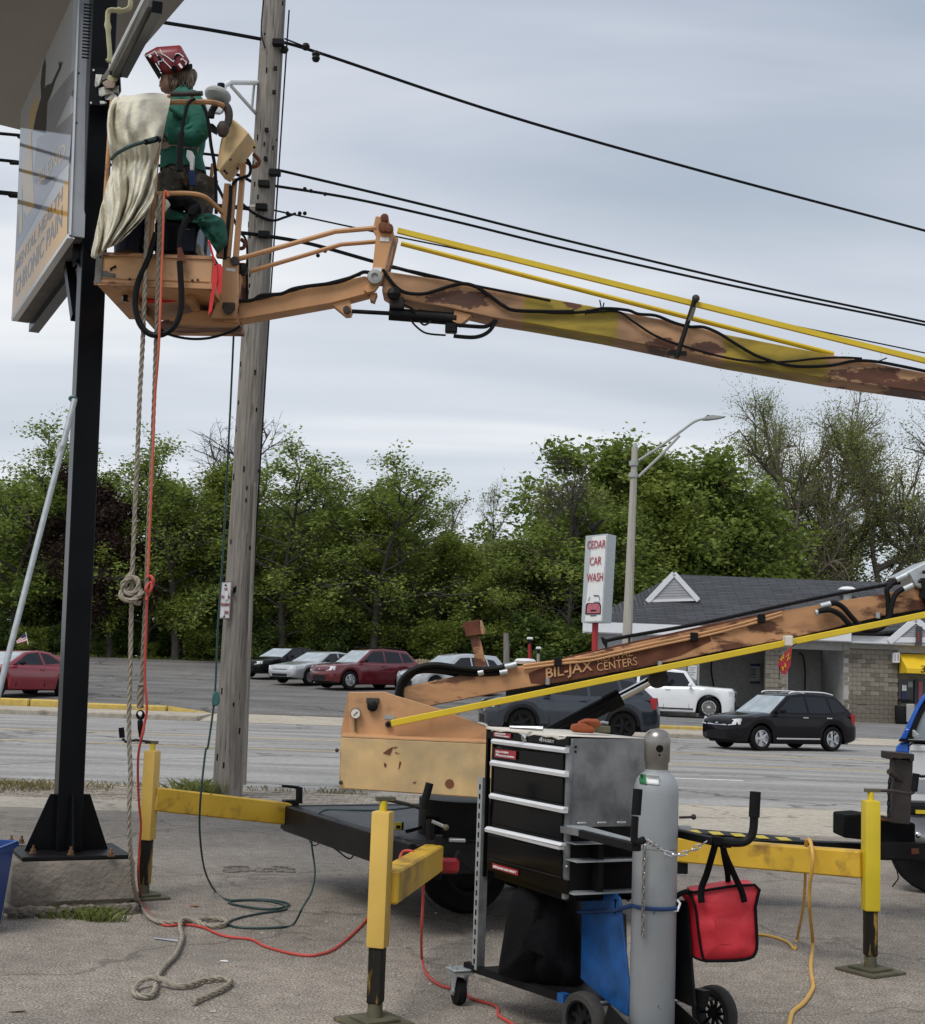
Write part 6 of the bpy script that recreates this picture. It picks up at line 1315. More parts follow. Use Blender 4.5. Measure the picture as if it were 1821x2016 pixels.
MB().tube(smooth_pts([P(*ZJ(*p), 9.35) for p in ((690, 1570), (800, 1640), (1000, 1680), (1200, 1670), (1400, 1610), (1490, 1555))], 4), 0.009, 6).build('control_cable', M['hose'], lift)
MB().tube(smooth_pts([P(*ZK(*p), 9.22) for p in ((1180, 880), (1230, 950), (1245, 1040), (1225, 1140), (1180, 1200))], 4), 0.028, 8).build('cable_boot', M['steel_brown'], lift)
MB().ball(P(*ZK(1165, 1210), 9.2), (0.045, 0.045, 0.06), 10).build('lever_knob', M['steel_brown'], lift)
MB().hull([P(*ZK(*p), 9.3 + dy) for p in ((985, 1130), (1040, 1140), (1100, 1200), (1090, 1290), (1000, 1240)) for dy in (-0.02, 0.03)]).build('lever_guard', M['black_steel'], lift)
MB().tube(smooth_pts([P(*ZK(*p), 9.25) for p in ((1070, 900), (1025, 980), (1010, 1060))], 4), 0.025, 8).build('cable_boot', M['black_steel'], lift)
t = thing('welder', 'blue and black portable welding machine standing in the work basket', 'welding machine', P(*ZJ(950, 830), 9.25))
MB().prism([P(*ZJ(*p), 9.22) for p in ((640, 820), (1050, 830), (1075, 520), (650, 530))], V((0, 0.05, 0))).build('front_panel', M['machine_dark'], t, bevel=0.01)
MB().prism([P(*ZJ(*p), 9.27) for p in ((640, 820), (1050, 830), (1075, 520), (650, 530))], V((0.0, 0.55, 0))).build('case', M['machine_blue'], t, bevel=0.01)
MB().prism([P(*ZJ(*p), 9.215) for p in ((780, 810), (860, 812), (870, 580), (790, 575))], V((0, 0.02, 0))).build('side_vent', M['black_matte'], t)
MB().prism([P(*ZJ(*p), 9.212) for p in ((888, 545), (985, 548), (985, 585), (890, 585))], V((0, 0.01, 0))).build('display', M['plastic_dark'], t)
MB().prism([P(*ZJ(*p), 9.212) for p in ((905, 600), (1000, 602), (1000, 607), (905, 605))], V((0, 0.01, 0))).build('trim_line', M['lamp_grey'], t)
MB().prism([P(*ZJ(*p), 9.30) for p in ((1060, 760), (1085, 750), (1090, 800), (1060, 828))], V((0, 0.2, 0))).build('sticker', M['paper'], t)
def cloth_blob(name, label, zf, outline, y, depth, mat, group=None, cat='cloth', amp=0.03, seed=1, lumps=9):
 rng = random.Random(seed); us = [zf(*p) for p in outline]; cx = sum(p[0] for p in us) / len(us); cy = sum(p[1] for p in us) / len(us)
 sm = [];
 ring = smooth_pts([V((u, v, 0)) for u, v in us] + [V((us[0][0], us[0][1], 0))], 4)[:-1]
 rows = []
 for s in (1.0, 0.97, 0.88, 0.72, 0.5, 0.25, 0.03):
  d = depth * math.sqrt(max(0, 1 - s * s))
  rows.append([P(cx + (p.x - cx) * s, cy + (p.y - cy) * s, y - d + amp * (1 - s ** 4) * (math.sin(((p.x - cx) * 0.21 + (p.y - cy) * 0.13) * s + seed) * 0.6 + 0.4 * math.sin(((p.x - cx) * 0.37 - (p.y - cy) * 0.3) * s))) for i, p in enumerate(ring)])
 mb = MB().grid(rows, True)
 rows2 = [rows[0], [p + V((0, depth * 0.8, 0)) for p in rows[0]]]; mb.grid(rows2, True); mb.f.append(tuple(len(mb.v) - 1 - k for k in range(len(ring))))
 return mb.build(name, M[mat], label=label, cat=cat, group=group, smooth=70)
cloth_blob('jacket_bundle', 'crumpled dark green cloth lying on top of the welding machine', ZJ, [(745, 500), (770, 430), (830, 400), (900, 410), (960, 440), (1060, 470), (1180, 445), (1300, 490), (1335, 540), (1345, 690), (1290, 760), (1240, 800), (1200, 690), (1130, 640), (1060, 540), (960, 500), (860, 515)], 9.28, 0.12, 'green_cloth', amp=0.05, seed=4)
t = MB().lathe([(0.10, 0), (0.125, 0.28), (0.135, 0.30), (0.12, 0.30)], P(*ZJ(400, 850), 9.3)).build('bucket', M['machine_dark'], label='dark grey bucket in the basket below the cream blanket', cat='bucket')
MB().tube(smooth_pts([P(*ZJ(*p), 9.25) for p in ((480, 600), (520, 540), (560, 560), (590, 640), (560, 720), (530, 780), (590, 850))], 4), 0.014, 6).build('cable_coil', M['hose'], label='black cable coil dropping behind the ropes into the basket', cat='cable')
t = thing('welding_torch', 'black welding torch hung over the basket rim with its cable looping below', 'welding torch', P(*ZJ(950, 480), 9.08))
MB().tube(smooth_pts([P(*ZJ(*p), 9.05) for p in ((1060, 420), (1000, 490), (940, 560), (905, 700), (895, 790))], 4), [0.03 - 0.0008 * i for i in range(17)], 8).build('handle', M['rubber'], t)
MB().hull([P(*ZJ(*p), 9.05 + dy) for p in ((990, 380), (1090, 340), (1100, 400), (1040, 480), (970, 460)) for dy in (-0.05, 0.05)]).build('grip', M['black_fabric'], t, bevel=0.01)
MB().hull([P(*ZJ(*p), 9.05 + dy) for p in ((875, 785), (915, 780), (960, 910), (875, 915)) for dy in (-0.02, 0.03)]).build('clamp', M['rust'], t)
MB().tube(smooth_pts([P(*ZJ(*p), 9.03) for p in ((895, 920), (905, 1050), (915, 1250), (905, 1420), (840, 1560), (720, 1640), (600, 1630), (510, 1540), (465, 1400), (460, 1280), (490, 1120), (560, 960), (620, 800), (665, 640))], 5), 0.020, 8).build('cable', M['hose'], t)
cloth_blob('lead_bundle', 'black bundle of leads hanging on the middle rail of the basket', ZJ, [(770, 300), (830, 275), (930, 285), (1040, 310), (1095, 370), (1080, 430), (1000, 440), (930, 400), (840, 400), (780, 370)], 9.2, 0.07, 'black_fabric', cat='bundle', amp=0.02, seed=6)
t = thing('warning_ribbon', 'bright red ribbon bundle tied at the basket corner by the column', 'ribbon', P(*ZJ(1260, 1240), 9.38))
cloth = [((1235, 950), (1300, 945), (1322, 985), (1310, 1180), (1300, 1240), (1268, 1240), (1270, 1050)), ((1225, 960), (1262, 955), (1270, 1100), (1240, 1220), (1210, 1240), (1215, 1080)), ((1200, 1230), (1245, 1200), (1215, 1400), (1175, 1450), (1190, 1330))]
for i, pts in enumerate(cloth): MB().hull([P(*ZJ(*p), 9.10 + dy - 0.01 * i) for p in pts for dy in (-0.012, 0.02)]).build('ribbon_tail', M['red_ribbon'], t, smooth=60)
MB().tube(smooth_pts([P(*ZJ(*p), 9.08) for p in ((1245, 950), (1215, 830), (1185, 720))], 3), 0.008, 5).build('tie', M['red_ribbon'], t)
MB().tube([P(*ZJ(1200, 1240), 9.45), P(*ZJ(940, 1285), 9.45), P(*ZJ(720, 1305), 9.42), P(*ZJ(520, 1310), 9.40)], 0.016, 6).build('strap', M['red_ribbon'], t)
def blanket():
 lv = [(-0.08, 690, 985, 9.35), (0.0, 672, 1002, 9.14), (0.035, 650, 998, 9.05), (0.09, 633, 988, 9.04), (0.18, 626, 968, 9.03), (0.30, 632, 945, 9.035), (0.38, 645, 935, 9.06), (0.42, 656, 930, 9.08), (0.46, 655, 920, 9.07), (0.54, 628, 915, 9.03), (0.64, 605, 905, 9.01), (0.72, 584, 888, 9.0), (0.82, 565, 845, 8.99), (0.90, 550, 790, 8.98), (0.96, 538, 745, 8.98), (1.0, 530, 715, 9.0), (1.015, 545, 700, 9.03)]
 rows = []; n = 64
 for i in range(86):
  f = i / 85 * (lv[-1][0] - lv[0][0]) + lv[0][0]
  for a, b in zip(lv, lv[1:]):
   if a[0] <= f <= b[0]:
    t = (f - a[0]) / (b[0] - a[0]); l = a[1] + (b[1] - a[1]) * t; r = a[2] + (b[2] - a[2]) * t; y = a[3] + (b[3] - a[3]) * t; break
  row = []
  cin = math.exp(-((f - 0.42) / 0.07) ** 2)
  for k in range(n):
   s = k / (n - 1)
   amp = 0.075 * (1 - 0.55 * cin) * min(1, max(0.25, (f + 0.02) * 7))
   ph = s * 15 + 2.2 * math.sin(f * 4 + s * 3) + (f - 0.42) * (s - 0.5) * 20
   d = amp * (1.1 - 2.0 * abs(math.sin(ph * 0.5 + 0.4)) ** 0.75 + 0.4 * math.sin(ph * 1.9 + 1.3 + f * 5) + 0.25 * math.sin(ph * 3.7 + f * 9)) + cin * 0.012 * math.sin(s * 60)
   d += (1 - cin) * min(1, max(0, f * 4)) * (0.028 * math.sin(f * 15 - s * 9 + 1) + 0.02 * math.sin(f * 25 + s * 12) * s + 0.012 * math.sin(f * 41 - s * 23))
   d -= 0.05 * math.sin(math.pi * s) * (1 if f > 0 else 0)
   vtop = 552 + 20 * math.sin(s * 7) * 0.4 + (14 if s < 0.12 else 0)
   v = vtop + f * (1478 - 552) + (40 * math.exp(-((s - 0.0) / 0.25) ** 2) if f > 0.9 else 0) * (f - 0.9) * 0
   if f < 0: v = vtop - f * 120
   vb = v + (f ** 3) * (-75 * s ** 1.6) + 6 * math.sin(s * 9 + 1) * f
   row.append(P(*ZA(l + (r - l) * s, vb), y + d))
  rows.append(row)
 mb = MB().grid(rows); o = mb.build('welding_blanket', M['blanket'], label='cream welding blanket draped over the basket rail and cinched with a dark strap', cat='blanket', smooth=180, fix=True)
 md = o.modifiers.new('thick', 'SOLIDIFY'); md.thickness = 0.006; md.offset = 0
 ms = o.modifiers.new('fine', 'SUBSURF'); ms.levels = 1; ms.render_levels = 1
 return o
blanket()
MB().prism([P(*ZJ(*p), 9.06) for p in ((640, 440), (700, 330), (760, 300), (790, 355), (700, 470), (655, 510))], V((0.01, 0.03, 0))).build('blanket_scrap', M['blanket'], label='cream cloth scrap hanging between the two ropes at the middle rail', cat='cloth', bevel=0.006)
strap_pts = [P(*ZA(*p), y) for p, y in (((652, 930), 9.02), ((690, 895), 8.92), ((760, 858), 8.89), ((840, 832), 8.87), ((890, 818), 8.87), ((935, 808), 8.96))]
t = thing('cinch_strap', 'dark green elastic strap pulled round the waist of the cream blanket', 'strap', strap_pts[2])
MB().tube(smooth_pts(strap_pts, 5), 0.012, 8).build('cord', M['green_cable'], t); MB().tube([P(*ZA(850, 833), 8.86), P(*ZA(925, 812), 8.92)], 0.02, 8).build('hook', M['black_matte'], t)
MB().tube(smooth_pts([P(*ZA(*p), 9.06) for p in ((925, 795), (940, 815), (925, 835), (908, 815), (925, 795))], 4), 0.008, 6).build('loop', M['black_matte'], t)
def skin_body(name, joints, edges, radii, mat, parent, root=0, sub=2):
 me = bpy.data.meshes.new(name); org = ORG[parent]
 me.from_pydata([tuple(V(j) - org) for j in joints], edges, [])
 o = bpy.data.objects.new(name, me); COL.objects.link(o); o.parent = parent; ORG[o] = org
 md = o.modifiers.new('skin', 'SKIN')
 for i, r in enumerate(radii):
  me.skin_vertices[0].data[i].radius = r if isinstance(r, tuple) else (r, r); me.skin_vertices[0].data[i].use_root = (i == root)
 md.use_smooth_shade = True
 sb = o.modifiers.new('sub', 'SUBSURF'); sb.levels = sub; sb.render_levels = sub
 me.materials.append(mat); return o
YP = 9.62
floor_z = zb0 + 0.02
def Q(x, y, yy=YP): return P(*ZK(x, y), yy)
neck = Q(610, 690); head = Q(520, 560); pelvis = Q(660, 1800); chest_ = Q(680, 1150); waist = Q(660, 1500)
per = thing('person', 'person in a green jacket, camouflage trousers and red raised helmet in the basket', 'person', (pelvis.x, YP, floor_z))
lk, rk = V((pelvis.x - 0.08, YP - 0.05, floor_z + 0.50)), V((pelvis.x + 0.12, YP - 0.02, floor_z + 0.50))
sl, sr = Q(740, 850, YP - 0.13), Q(740, 850, YP + 0.13)
el, er = Q(868, 1230, YP - 0.16), Q(700, 1230, YP + 0.16)
hl, hr = Q(440, 1300, YP - 0.16), Q(330, 1230, YP + 0.16)
J = [pelvis, waist, chest_, neck, Q(590, 640), head + V((0.01, 0, 0)), V((lk.x + 0.03, lk.y, pelvis.z - 0.10)), lk, V((lk.x, lk.y, floor_z + 0.08)), V((lk.x - 0.14, lk.y, floor_z + 0.05)), V((rk.x - 0.03, rk.y, pelvis.z - 0.10)), rk, V((rk.x, rk.y, floor_z + 0.08)), V((rk.x - 0.14, rk.y, floor_z + 0.05)), sl, el, hl, sr, er, hr]
Ed = [(0, 1), (1, 2), (2, 3), (3, 4), (4, 5), (0, 6), (6, 7), (7, 8), (8, 9), (0, 10), (10, 11), (11, 12), (12, 13), (2, 14), (14, 15), (15, 16), (2, 17), (17, 18), (18, 19)]
Rd = [0.10, 0.095, 0.11, 0.06, 0.06, 0.07, 0.085, 0.065, 0.05, 0.04, 0.095, 0.065, 0.05, 0.04, 0.06, 0.042, 0.03, 0.06, 0.042, 0.03]
skin_body('body', J, Ed, Rd, M['skin'], per)
prof_face = [(520, 480), (430, 480), (375, 520), (362, 570), (366, 610), (343, 650), (345, 664), (366, 676), (362, 690), (366, 700), (372, 722), (410, 735), (470, 738), (530, 720), (580, 690), (640, 640), (650, 560), (630, 500), (580, 470)]
rows = []
hc = Q(500, 600)
for s in (-1, -0.85, -0.5, 0, 0.5, 0.85, 1):
 k = math.sqrt(max(0.02, 1 - s * s)) * 0.35 + 0.65 if abs(s) < 1 else 0.35
 rows.append([hc + (Q(x, y) - hc) * (k if x > 380 or abs(s) > 0.6 else (1 if abs(s) < 0.3 else k * 0.93)) + V((0, s * 0.072, 0)) for x, y in prof_face])
mb = MB().grid(rows, True); n_ = len(prof_face); mb.f.append(tuple(range(n_))); mb.f.append(tuple(6 * n_ + k for k in range(n_ - 1, -1, -1)))
hd = mb.build('head', M['skin'], per, smooth=60)
for s in (-0.045, 0.045): MB().ball(Q(385, 585, YP + s), (0.008, 0.012, 0.008), 8).build('eye', M['white_paint'], hd);
MB().ball(Q(378, 586, YP - 0.045), (0.005, 0.006, 0.006), 8).build('pupil', M['black_matte'], hd)
MB().tube([Q(368, 690, YP - 0.03), Q(366, 691, YP), Q(368, 690, YP + 0.03)], 0.005, 6).build('lips', M['belt'], hd)
MB().ball(Q(560, 610, YP - 0.072), (0.02, 0.012, 0.03), 10).build('ear', M['skin'], hd)
hr_pts = [(395, 505), (470, 480), (640, 400), (740, 390), (790, 450), (825, 520), (800, 600), (770, 620), (750, 720), (640, 690), (620, 600), (560, 560), (530, 610), (500, 560), (440, 545)]
rows = []
for s in (-1, -0.8, -0.4, 0, 0.4, 0.8, 1):
 k = 0.45 if abs(s) == 1 else 0.85 + 0.15 * (1 - abs(s)); cc = Q(650, 560)
 rows.append([cc + (Q(x, y) - cc) * k + V((0, s * 0.085 + 0.006 * math.sin(i * 2.3 + s * 5), 0)) for i, (x, y) in enumerate(hr_pts)])
mb = MB().grid(rows, True); n_ = len(hr_pts); mb.f.append(tuple(range(n_))); mb.f.append(tuple(6 * n_ + k for k in range(n_ - 1, -1, -1)))
ha = mb.build('hair', M['hair'], per, smooth=60)
rr = random.Random(3)
MB().ball(Q(775, 520, YP), (0.035, 0.045, 0.05), 12).build('bun', M['hair'], ha)
for k in range(26):
 x = rr.uniform(430, 790); y = rr.uniform(450, 560); s = rr.choice((-0.085, -0.08, -0.07))
 MB().tube(smooth_pts([Q(x, y, YP + s), Q(x + rr.uniform(-10, 30), y + 70, YP + s - 0.008), Q(x + rr.uniform(-20, 30), y + rr.uniform(110, 190), YP + s)], 3), 0.005, 5).build('hair_strand', M['hair'], ha)
hm_ = [(135, 235), (310, 145), (345, 160), (585, 125), (620, 118), (745, 355), (640, 430), (600, 490), (400, 495), (350, 460)]
oc = [(135, 235, 0.10), (310, 145, 0.115), (350, 165, 0.12), (590, 122, 0.125), (622, 120, 0.12), (760, 350, 0.11), (700, 400, 0.115), (600, 492, 0.12), (400, 500, 0.115), (345, 575, 0.10), (150, 250, 0.10)]
mb = MB().hull([Q(x, y, YP + sg * w) for x, y, w in ((150, 240, 0.085), (312, 150, 0.09), (590, 128, 0.095), (620, 128, 0.09), (745, 350, 0.085), (600, 480, 0.09), (400, 490, 0.09), (350, 470, 0.09)) for sg in (-1, 1)] + [Q(x, y, YP + sg * w) for x, y, w in ((200, 262, 0.125), (350, 210, 0.135), (580, 190, 0.14), (690, 340, 0.125), (600, 450, 0.13), (400, 440, 0.13)) for sg in (-1, 1)])
hel = mb.build('welding_helmet', M['helmet_red'], per, bevel=0.008, smooth=50)
MB().hull([Q(x, y, YP + dy) for x, y in ((140, 240), (170, 290), (300, 480), (345, 575), (375, 500), (240, 330)) for dy in (-0.11, 0.11)]).build('helmet_inside', M['black_matte'], hel)
MB().hull([Q(x, y, YP + dy) for x, y in ((640, 430), (700, 370), (770, 365), (775, 420), (740, 400), (660, 450)) for dy in (-0.1, 0.1)]).build('headband', M['black_matte'], hel)
def hs(pts, mt, w=0.004, y=YP - 0.142):
 for a, b in zip(pts, pts[1:]): MB().beam(Q(*a, y), Q(*b, y), 0.010, w, up=(0, 0, 1)).build('stripe', M[mt], hel)
for pts, mt, w in (([(180, 265), (255, 230), (290, 205), (320, 260), (390, 330), (330, 345), (345, 380)], 'galv', 0.006), ([(215, 260), (240, 280)], 'white_paint', 0.02), ([(300, 365), (360, 460)], 'white_paint', 0.006), ([(395, 300), (405, 330), (515, 440)], 'white_paint', 0.005), ([(355, 180), (380, 240), (450, 280), (530, 345), (560, 240), (600, 235), (660, 280)], 'white_paint', 0.005), ([(535, 320), (565, 255), (600, 250)], 'black_matte', 0.012), ([(600, 370), (640, 420)], 'white_paint', 0.016), ([(620, 320), (640, 300), (700, 350), (680, 380)], 'white_paint', 0.005), ([(330, 270), (370, 330)], 'black_matte', 0.016)): hs(pts, mt, w)
MB().cyl(Q(540, 435, YP - 0.13), Q(540, 435, YP - 0.15), 0.022).build('pivot_knob', M['black_matte'], hel)
def rings(rs, n=28):
 rows = []
 for c, rx, ry, tw in rs:
  rows.append([c + V((math.cos(2 * math.pi * k / n) * rx * (1 + 0.03 * math.sin(k * 3 + tw)), math.sin(2 * math.pi * k / n) * ry, 0.010 * math.sin(k * 1.7 + tw))) for k in range(n)])
 return rows
k = YP / FPX / 1.15 / 5.69
def ringat(l, r, y, ry, tw): c = Q((l + r) / 2, y); return (c, (r - l) / 2 * k, ry, tw)
rows = rings([ringat(590, 760, 690, 0.07, 0), ringat(560, 790, 740, 0.10, 0.4), ringat(470, 870, 815, 0.145, 0.9), ringat(430, 925, 900, 0.165, 1.5), ringat(410, 955, 1020, 0.175, 2.2), ringat(390, 965, 1150, 0.18, 3.0), ringat(365, 955, 1290, 0.18, 3.4), ringat(350, 945, 1400, 0.17, 4.0), ringat(352, 925, 1480, 0.162, 4.4), ringat(355, 905, 1535, 0.158, 4.8), ringat(352, 930, 1620, 0.165, 5.3), ringat(350, 952, 1700, 0.175, 5.7), ringat(350, 962, 1775, 0.18, 6.2)])
jm = MB().grid(rows, True).build('jacket', M['green_jacket'], per, smooth=80)
sm_ = jm.modifiers.new('sub', 'SUBSURF'); sm_.levels = 1; sm_.render_levels = 1
MB().grid(rings([ringat(600, 755, 672, 0.065, 0), ringat(585, 770, 700, 0.078, 0), ringat(570, 785, 735, 0.10, 0)]), True).build('collar', M['green_jacket'], jm, smooth=80)
MB().tube(smooth_pts([Q(730, 830, YP - 0.10), Q(800, 930, YP - 0.13), Q(850, 1080, YP - 0.155), Q(868, 1220, YP - 0.16), Q(800, 1300, YP - 0.16), Q(640, 1310, YP - 0.16), Q(480, 1300, YP - 0.16)], 5), [0.085 - 0.0008 * i for i in range(31)], 14).build('sleeve', M['green_jacket'], jm, smooth=80)
MB().tube(smooth_pts([Q(730, 830, YP + 0.10), Q(730, 1000, YP + 0.15), Q(700, 1220, YP + 0.16), Q(560, 1250, YP + 0.16), Q(370, 1235, YP + 0.16)], 5), [0.08 - 0.0012 * i for i in range(21)], 14).build('sleeve', M['green_jacket'], jm, smooth=80)
for pts in ([(880, 1110), (790, 1150), (700, 1210), (650, 1260)], [(930, 1290), (850, 1260), (760, 1230)], [(480, 930), (560, 980), (640, 1060)]):
 m_ = smooth_pts([Q(*p, YP - 0.20) for p in pts], 4); MB().tube(m_, [0.012 + 0.012 * math.sin(math.pi * i / (len(m_) - 1)) for i in range(len(m_))], 8).build('fold', M['green_jacket'], jm, smooth=80)
rows = rings([ringat(343, 918, 1468, 0.172, 4.3), ringat(343, 910, 1500, 0.170, 4.5), ringat(345, 905, 1535, 0.168, 4.7), ringat(347, 905, 1548, 0.166, 4.8)])
MB().grid(rows, True).build('belt', M['belt'], per, smooth=80)
MB().prism([Q(x, y, YP - 0.20) for x, y in ((700, 1470), (770, 1490), (800, 1560), (790, 1740), (740, 1745), (735, 1640), (690, 1560))], V((0, 0.02, 0))).build('harness_hook', M['alu'], per, bevel=0.006)
MB().prism([Q(x, y, YP - 0.21) for x, y in ((720, 1740), (800, 1745), (815, 1930), (730, 1930))], V((0, 0.02, 0))).build('lanyard', M['strap_blue'], per)
def leg_rings(xs): return rings([(c, rx, ry, i) for i, (c, rx, ry) in enumerate(xs)], 20)
rows = rings([ringat(372, 928, 1720, 0.16, 0), ringat(375, 925, 1850, 0.165, 1), ringat(395, 910, 1960, 0.165, 2)])
tr = MB().grid(rows, True).build('trousers', M['camo'], per, smooth=80)
cz_ = Q(650, 1960).z
for c, sg in ((lk, -1), (rk, 1)):
 MB().grid(leg_rings([(V((c.x + 0.02, c.y, cz_ + 0.05)), 0.11, 0.13), (V((c.x + 0.01, c.y, cz_ - 0.1)), 0.105, 0.12), (c, 0.085, 0.095), (V((c.x, c.y, floor_z + 0.28)), 0.075, 0.085), (V((c.x, c.y, floor_z + 0.06)), 0.07, 0.08)]), True).build('trouser_leg', M['camo'], tr, smooth=80)
 MB().hull([V((c.x + dx, c.y + dy, floor_z + dz)) for dx, dz in ((-0.19, 0.0), (-0.19, 0.05), (0.08, 0.0), (0.08, 0.11), (-0.06, 0.11)) for dy in (-0.05, 0.05)]).build('boot', M['rubber'], per, bevel=0.015)
for hp, sg in ((hl, -1), (hr, 1)):
 J2 = [hp, hp + V((-0.05, 0, 0.0))]; E2_ = [(0, 1)]; R2 = [0.032, 0.034]
 for q, (dy, ln) in enumerate(((-0.03, 0.065), (-0.01, 0.08), (0.01, 0.075), (0.03, 0.06))):
  b0 = len(J2); J2 += [hp + V((-0.075, dy, 0.0)), hp + V((-0.075 - ln * 0.55, dy, -0.008)), hp + V((-0.075 - ln * 0.75, dy, -0.045))]; E2_ += [(1, b0), (b0, b0 + 1), (b0 + 1, b0 + 2)]; R2 += [0.011, 0.010, 0.008]
 b0 = len(J2); J2 += [hp + V((-0.03, -0.04 * sg, -0.01)), hp + V((-0.07, -0.06 * sg, -0.03))]; E2_ += [(0, b0), (b0, b0 + 1)]; R2 += [0.012, 0.009]
 skin_body('hand', J2, E2_, R2, M['skin'], per, sub=1)
t = MB().tube(smooth_pts([P(*ZA(*p), 9.04) for p in ((1140, 575), (1105, 600), (1085, 660), (1065, 760), (1055, 860), (1050, 1000))], 4), [0.012] * 13 + [0.022] * 8, 8).build('electrode_lead', M['hose'], label='grey welding lead hanging over the top rail in front of the green jacket', cat='cable')
# SIGN POST, SIGN, FOOTING
S1 = V((0.43, -0.9, 0)).normalized(); S2 = V((-S1.y, S1.x, 0))
pb = P(133, 1560, 10.1); ptop = P(207, 60, 10.1)
t = thing('sign_post', 'square black steel sign post standing on a bolted base plate', 'post', (pb.x, pb.y, 0.35))
zt0 = 0.39
fb_ = P(133, 1640, 10.1); ang = S2
pt_ = P(189, 340, 10.1); MB().beam(V((fb_.x, 10.1, zt0)), pt_ + (pt_ - V((fb_.x, 10.1, zt0))) * 0.42, 0.178, 0.178, up=S1).build('post', M['black_metal'], t, bevel=0.006)
pc = V((fb_.x, 10.1, 0))
MB().box((pc.x + 0.02, pc.y, 0.378), (0.74, 0.66, 0.028), (S2, S1, V((0, 0, 1)))).build('base_plate', M['black_steel'], t, bevel=0.004)
for d in (S2, -S2, S1, -S1):
 a = pc + d * 0.088; MB().prism([zz(a, 0.392), zz(a + d * 0.20, 0.392), zz(a + d * 0.05, 0.78), zz(a, 0.78)], d.cross(V((0, 0, 1))) * 0.014).build('gusset', M['black_metal'], t)
for i, (x, y) in enumerate(((195, 845), (418, 848), (655, 850), (70, 740), (128, 775))):
 q = P(*ZG(x, y), 9.85 if y > 800 else 10.35); q.z = 0.392
 nb = MB().lathe([(0.028, 0), (0.028, 0.008), (0.02, 0.008), (0.02, 0.03), (0.010, 0.032), (0.010, 0.055)], q, n=6).build('anchor_bolt', M['brass'], t, smooth=0)
ft = [(-0.40, -0.36), (0.40, -0.36), (0.40, 0.40), (-0.40, 0.40)]
rr = random.Random(8)
def ringz(s, z, jit): return [V((pc.x - 0.005, pc.y, z)) + S2 * (a * s + rr.uniform(-jit, jit)) + S1 * (-b * s * 1.0 + rr.uniform(-jit, jit)) for a, b in [(-0.4 + 0.8 * i / 7, -0.36) for i in range(7)] + [(0.4, -0.36 + 0.76 * i / 7) for i in range(7)] + [(0.4 - 0.8 * i / 7, 0.4) for i in range(7)] + [(-0.4, 0.4 - 0.76 * i / 7) for i in range(7)]]
mb = MB().grid([ringz(1.04, -0.05, 0.03), ringz(1.02, 0.03, 0.03), ringz(0.98, 0.07, 0.02), ringz(1.03, 0.10, 0.008), ringz(1.03, 0.25, 0.004), ringz(1.02, 0.34, 0.004), ringz(1.0, 0.362, 0.006)], True)
n_ = 28; mb.f.append(tuple(6 * n_ + k for k in range(n_))); mb.build('footing', M['footing'], label='weathered concrete footing crumbling at its lower edge under the black post', cat='footing', smooth=30)
rub = MB()
for _ in range(70):
 s_ = rr.uniform(0.012, 0.04); q_ = pc + S2 * rr.uniform(-0.42, 0.42) + S1 * rr.uniform(0.37, 0.43); rub.ball((q_.x, q_.y, rr.uniform(0, 0.06)), (s_ * 1.4, s_, s_ * 0.8), 6)
rub.build('rubble', M['footing'], kind='stuff', smooth=0)
sg = thing('lower_sign', 'printed sign board lettered BLEND, MENTAL HEALTH and CHRONIC PAIN', 'sign', V((-2.9, 10.2, 4.7)))
a0 = P(150, 462, 9.75);
def SP(x, z_, o=0.0):          # x metres from near edge (positive = away), z height
 return V((a0.x, a0.y, 0)) - S1 * x - S2 * o + V((0, 0, z_))
zlo = a0.z; zhi = zlo + 1.72
Lp = 2.95
def hit(u, v, o=0.0): return ON(u, v, SP(0, 0, o), S2)
fz = [hit(25, 632), hit(*ZM(805, 690)), hit(*ZL(800, 0 - 60)), hit(*ZL(228, 1210))]
zl = (fz[0].z + fz[1].z) / 2
pn = MB().prism([fz[0], fz[1], fz[2], fz[3]], S2 * 0.03).build('face', M['sign_white'], sg)
mface, tface, bface, Lf = mat_new('sign_face')
bface.inputs['Base Color'].default_value = (0.52, 0.53, 0.55, 1); bface.inputs['Roughness'].default_value = 0.045; bface.inputs['IOR'].default_value = 1.13
pn.data.materials[0] = mface
def fp(pts, mt, o=0.004, nm='print'): return MB().prism([hit(*p, o * 0.25) for p in pts], S2 * 0.0003).build(nm, M[mt], sg, smooth=0)
for nm, c in (('print_orange', (0.74, 0.43, 0.11)), ('print_grey', (0.30, 0.30, 0.33)), ('print_dark', (0.03, 0.028, 0.027)), ('print_pale', (0.72, 0.50, 0.22)), ('print_text', (0.15, 0.15, 0.18))):
 D(nm, c, 0.05, var=0.02); M[nm].node_tree.nodes['Principled BSDF'].inputs['IOR'].default_value = 1.13
fp([ZM(140, 1690), ZM(180, 960), ZM(820, 20), ZL(750, 1760), ZM(805, 690)], 'print_orange', 0.004)
fp([ZM(182, 940), ZM(205, 480), ZM(235, 400), ZM(215, 740), ZM(275, 660), ZM(280, 420), ZM(325, 500), ZM(410, 380), ZM(385, 0), ZM(700, 0), ZM(180, 950)], 'print_grey', 0.004)
fp([ZL(405, 1500), ZL(600, 1400), ZL(795, 1220), ZL(752, 1760), ZL(640, 1900), ZL(490, 2016), ZL(350, 1990)], 'print_grey', 0.004)
fp([ZL(410, 1010), ZL(405, 1180), ZL(340, 1450), ZL(355, 1900), ZM(410, 350), ZM(325, 480), ZM(265, 100), ZM(270, 640), ZM(220, 720), ZM(235, 360), ZL(240, 1900), ZL(310, 1450), ZL(330, 1180)], 'print_pale', 0.006)
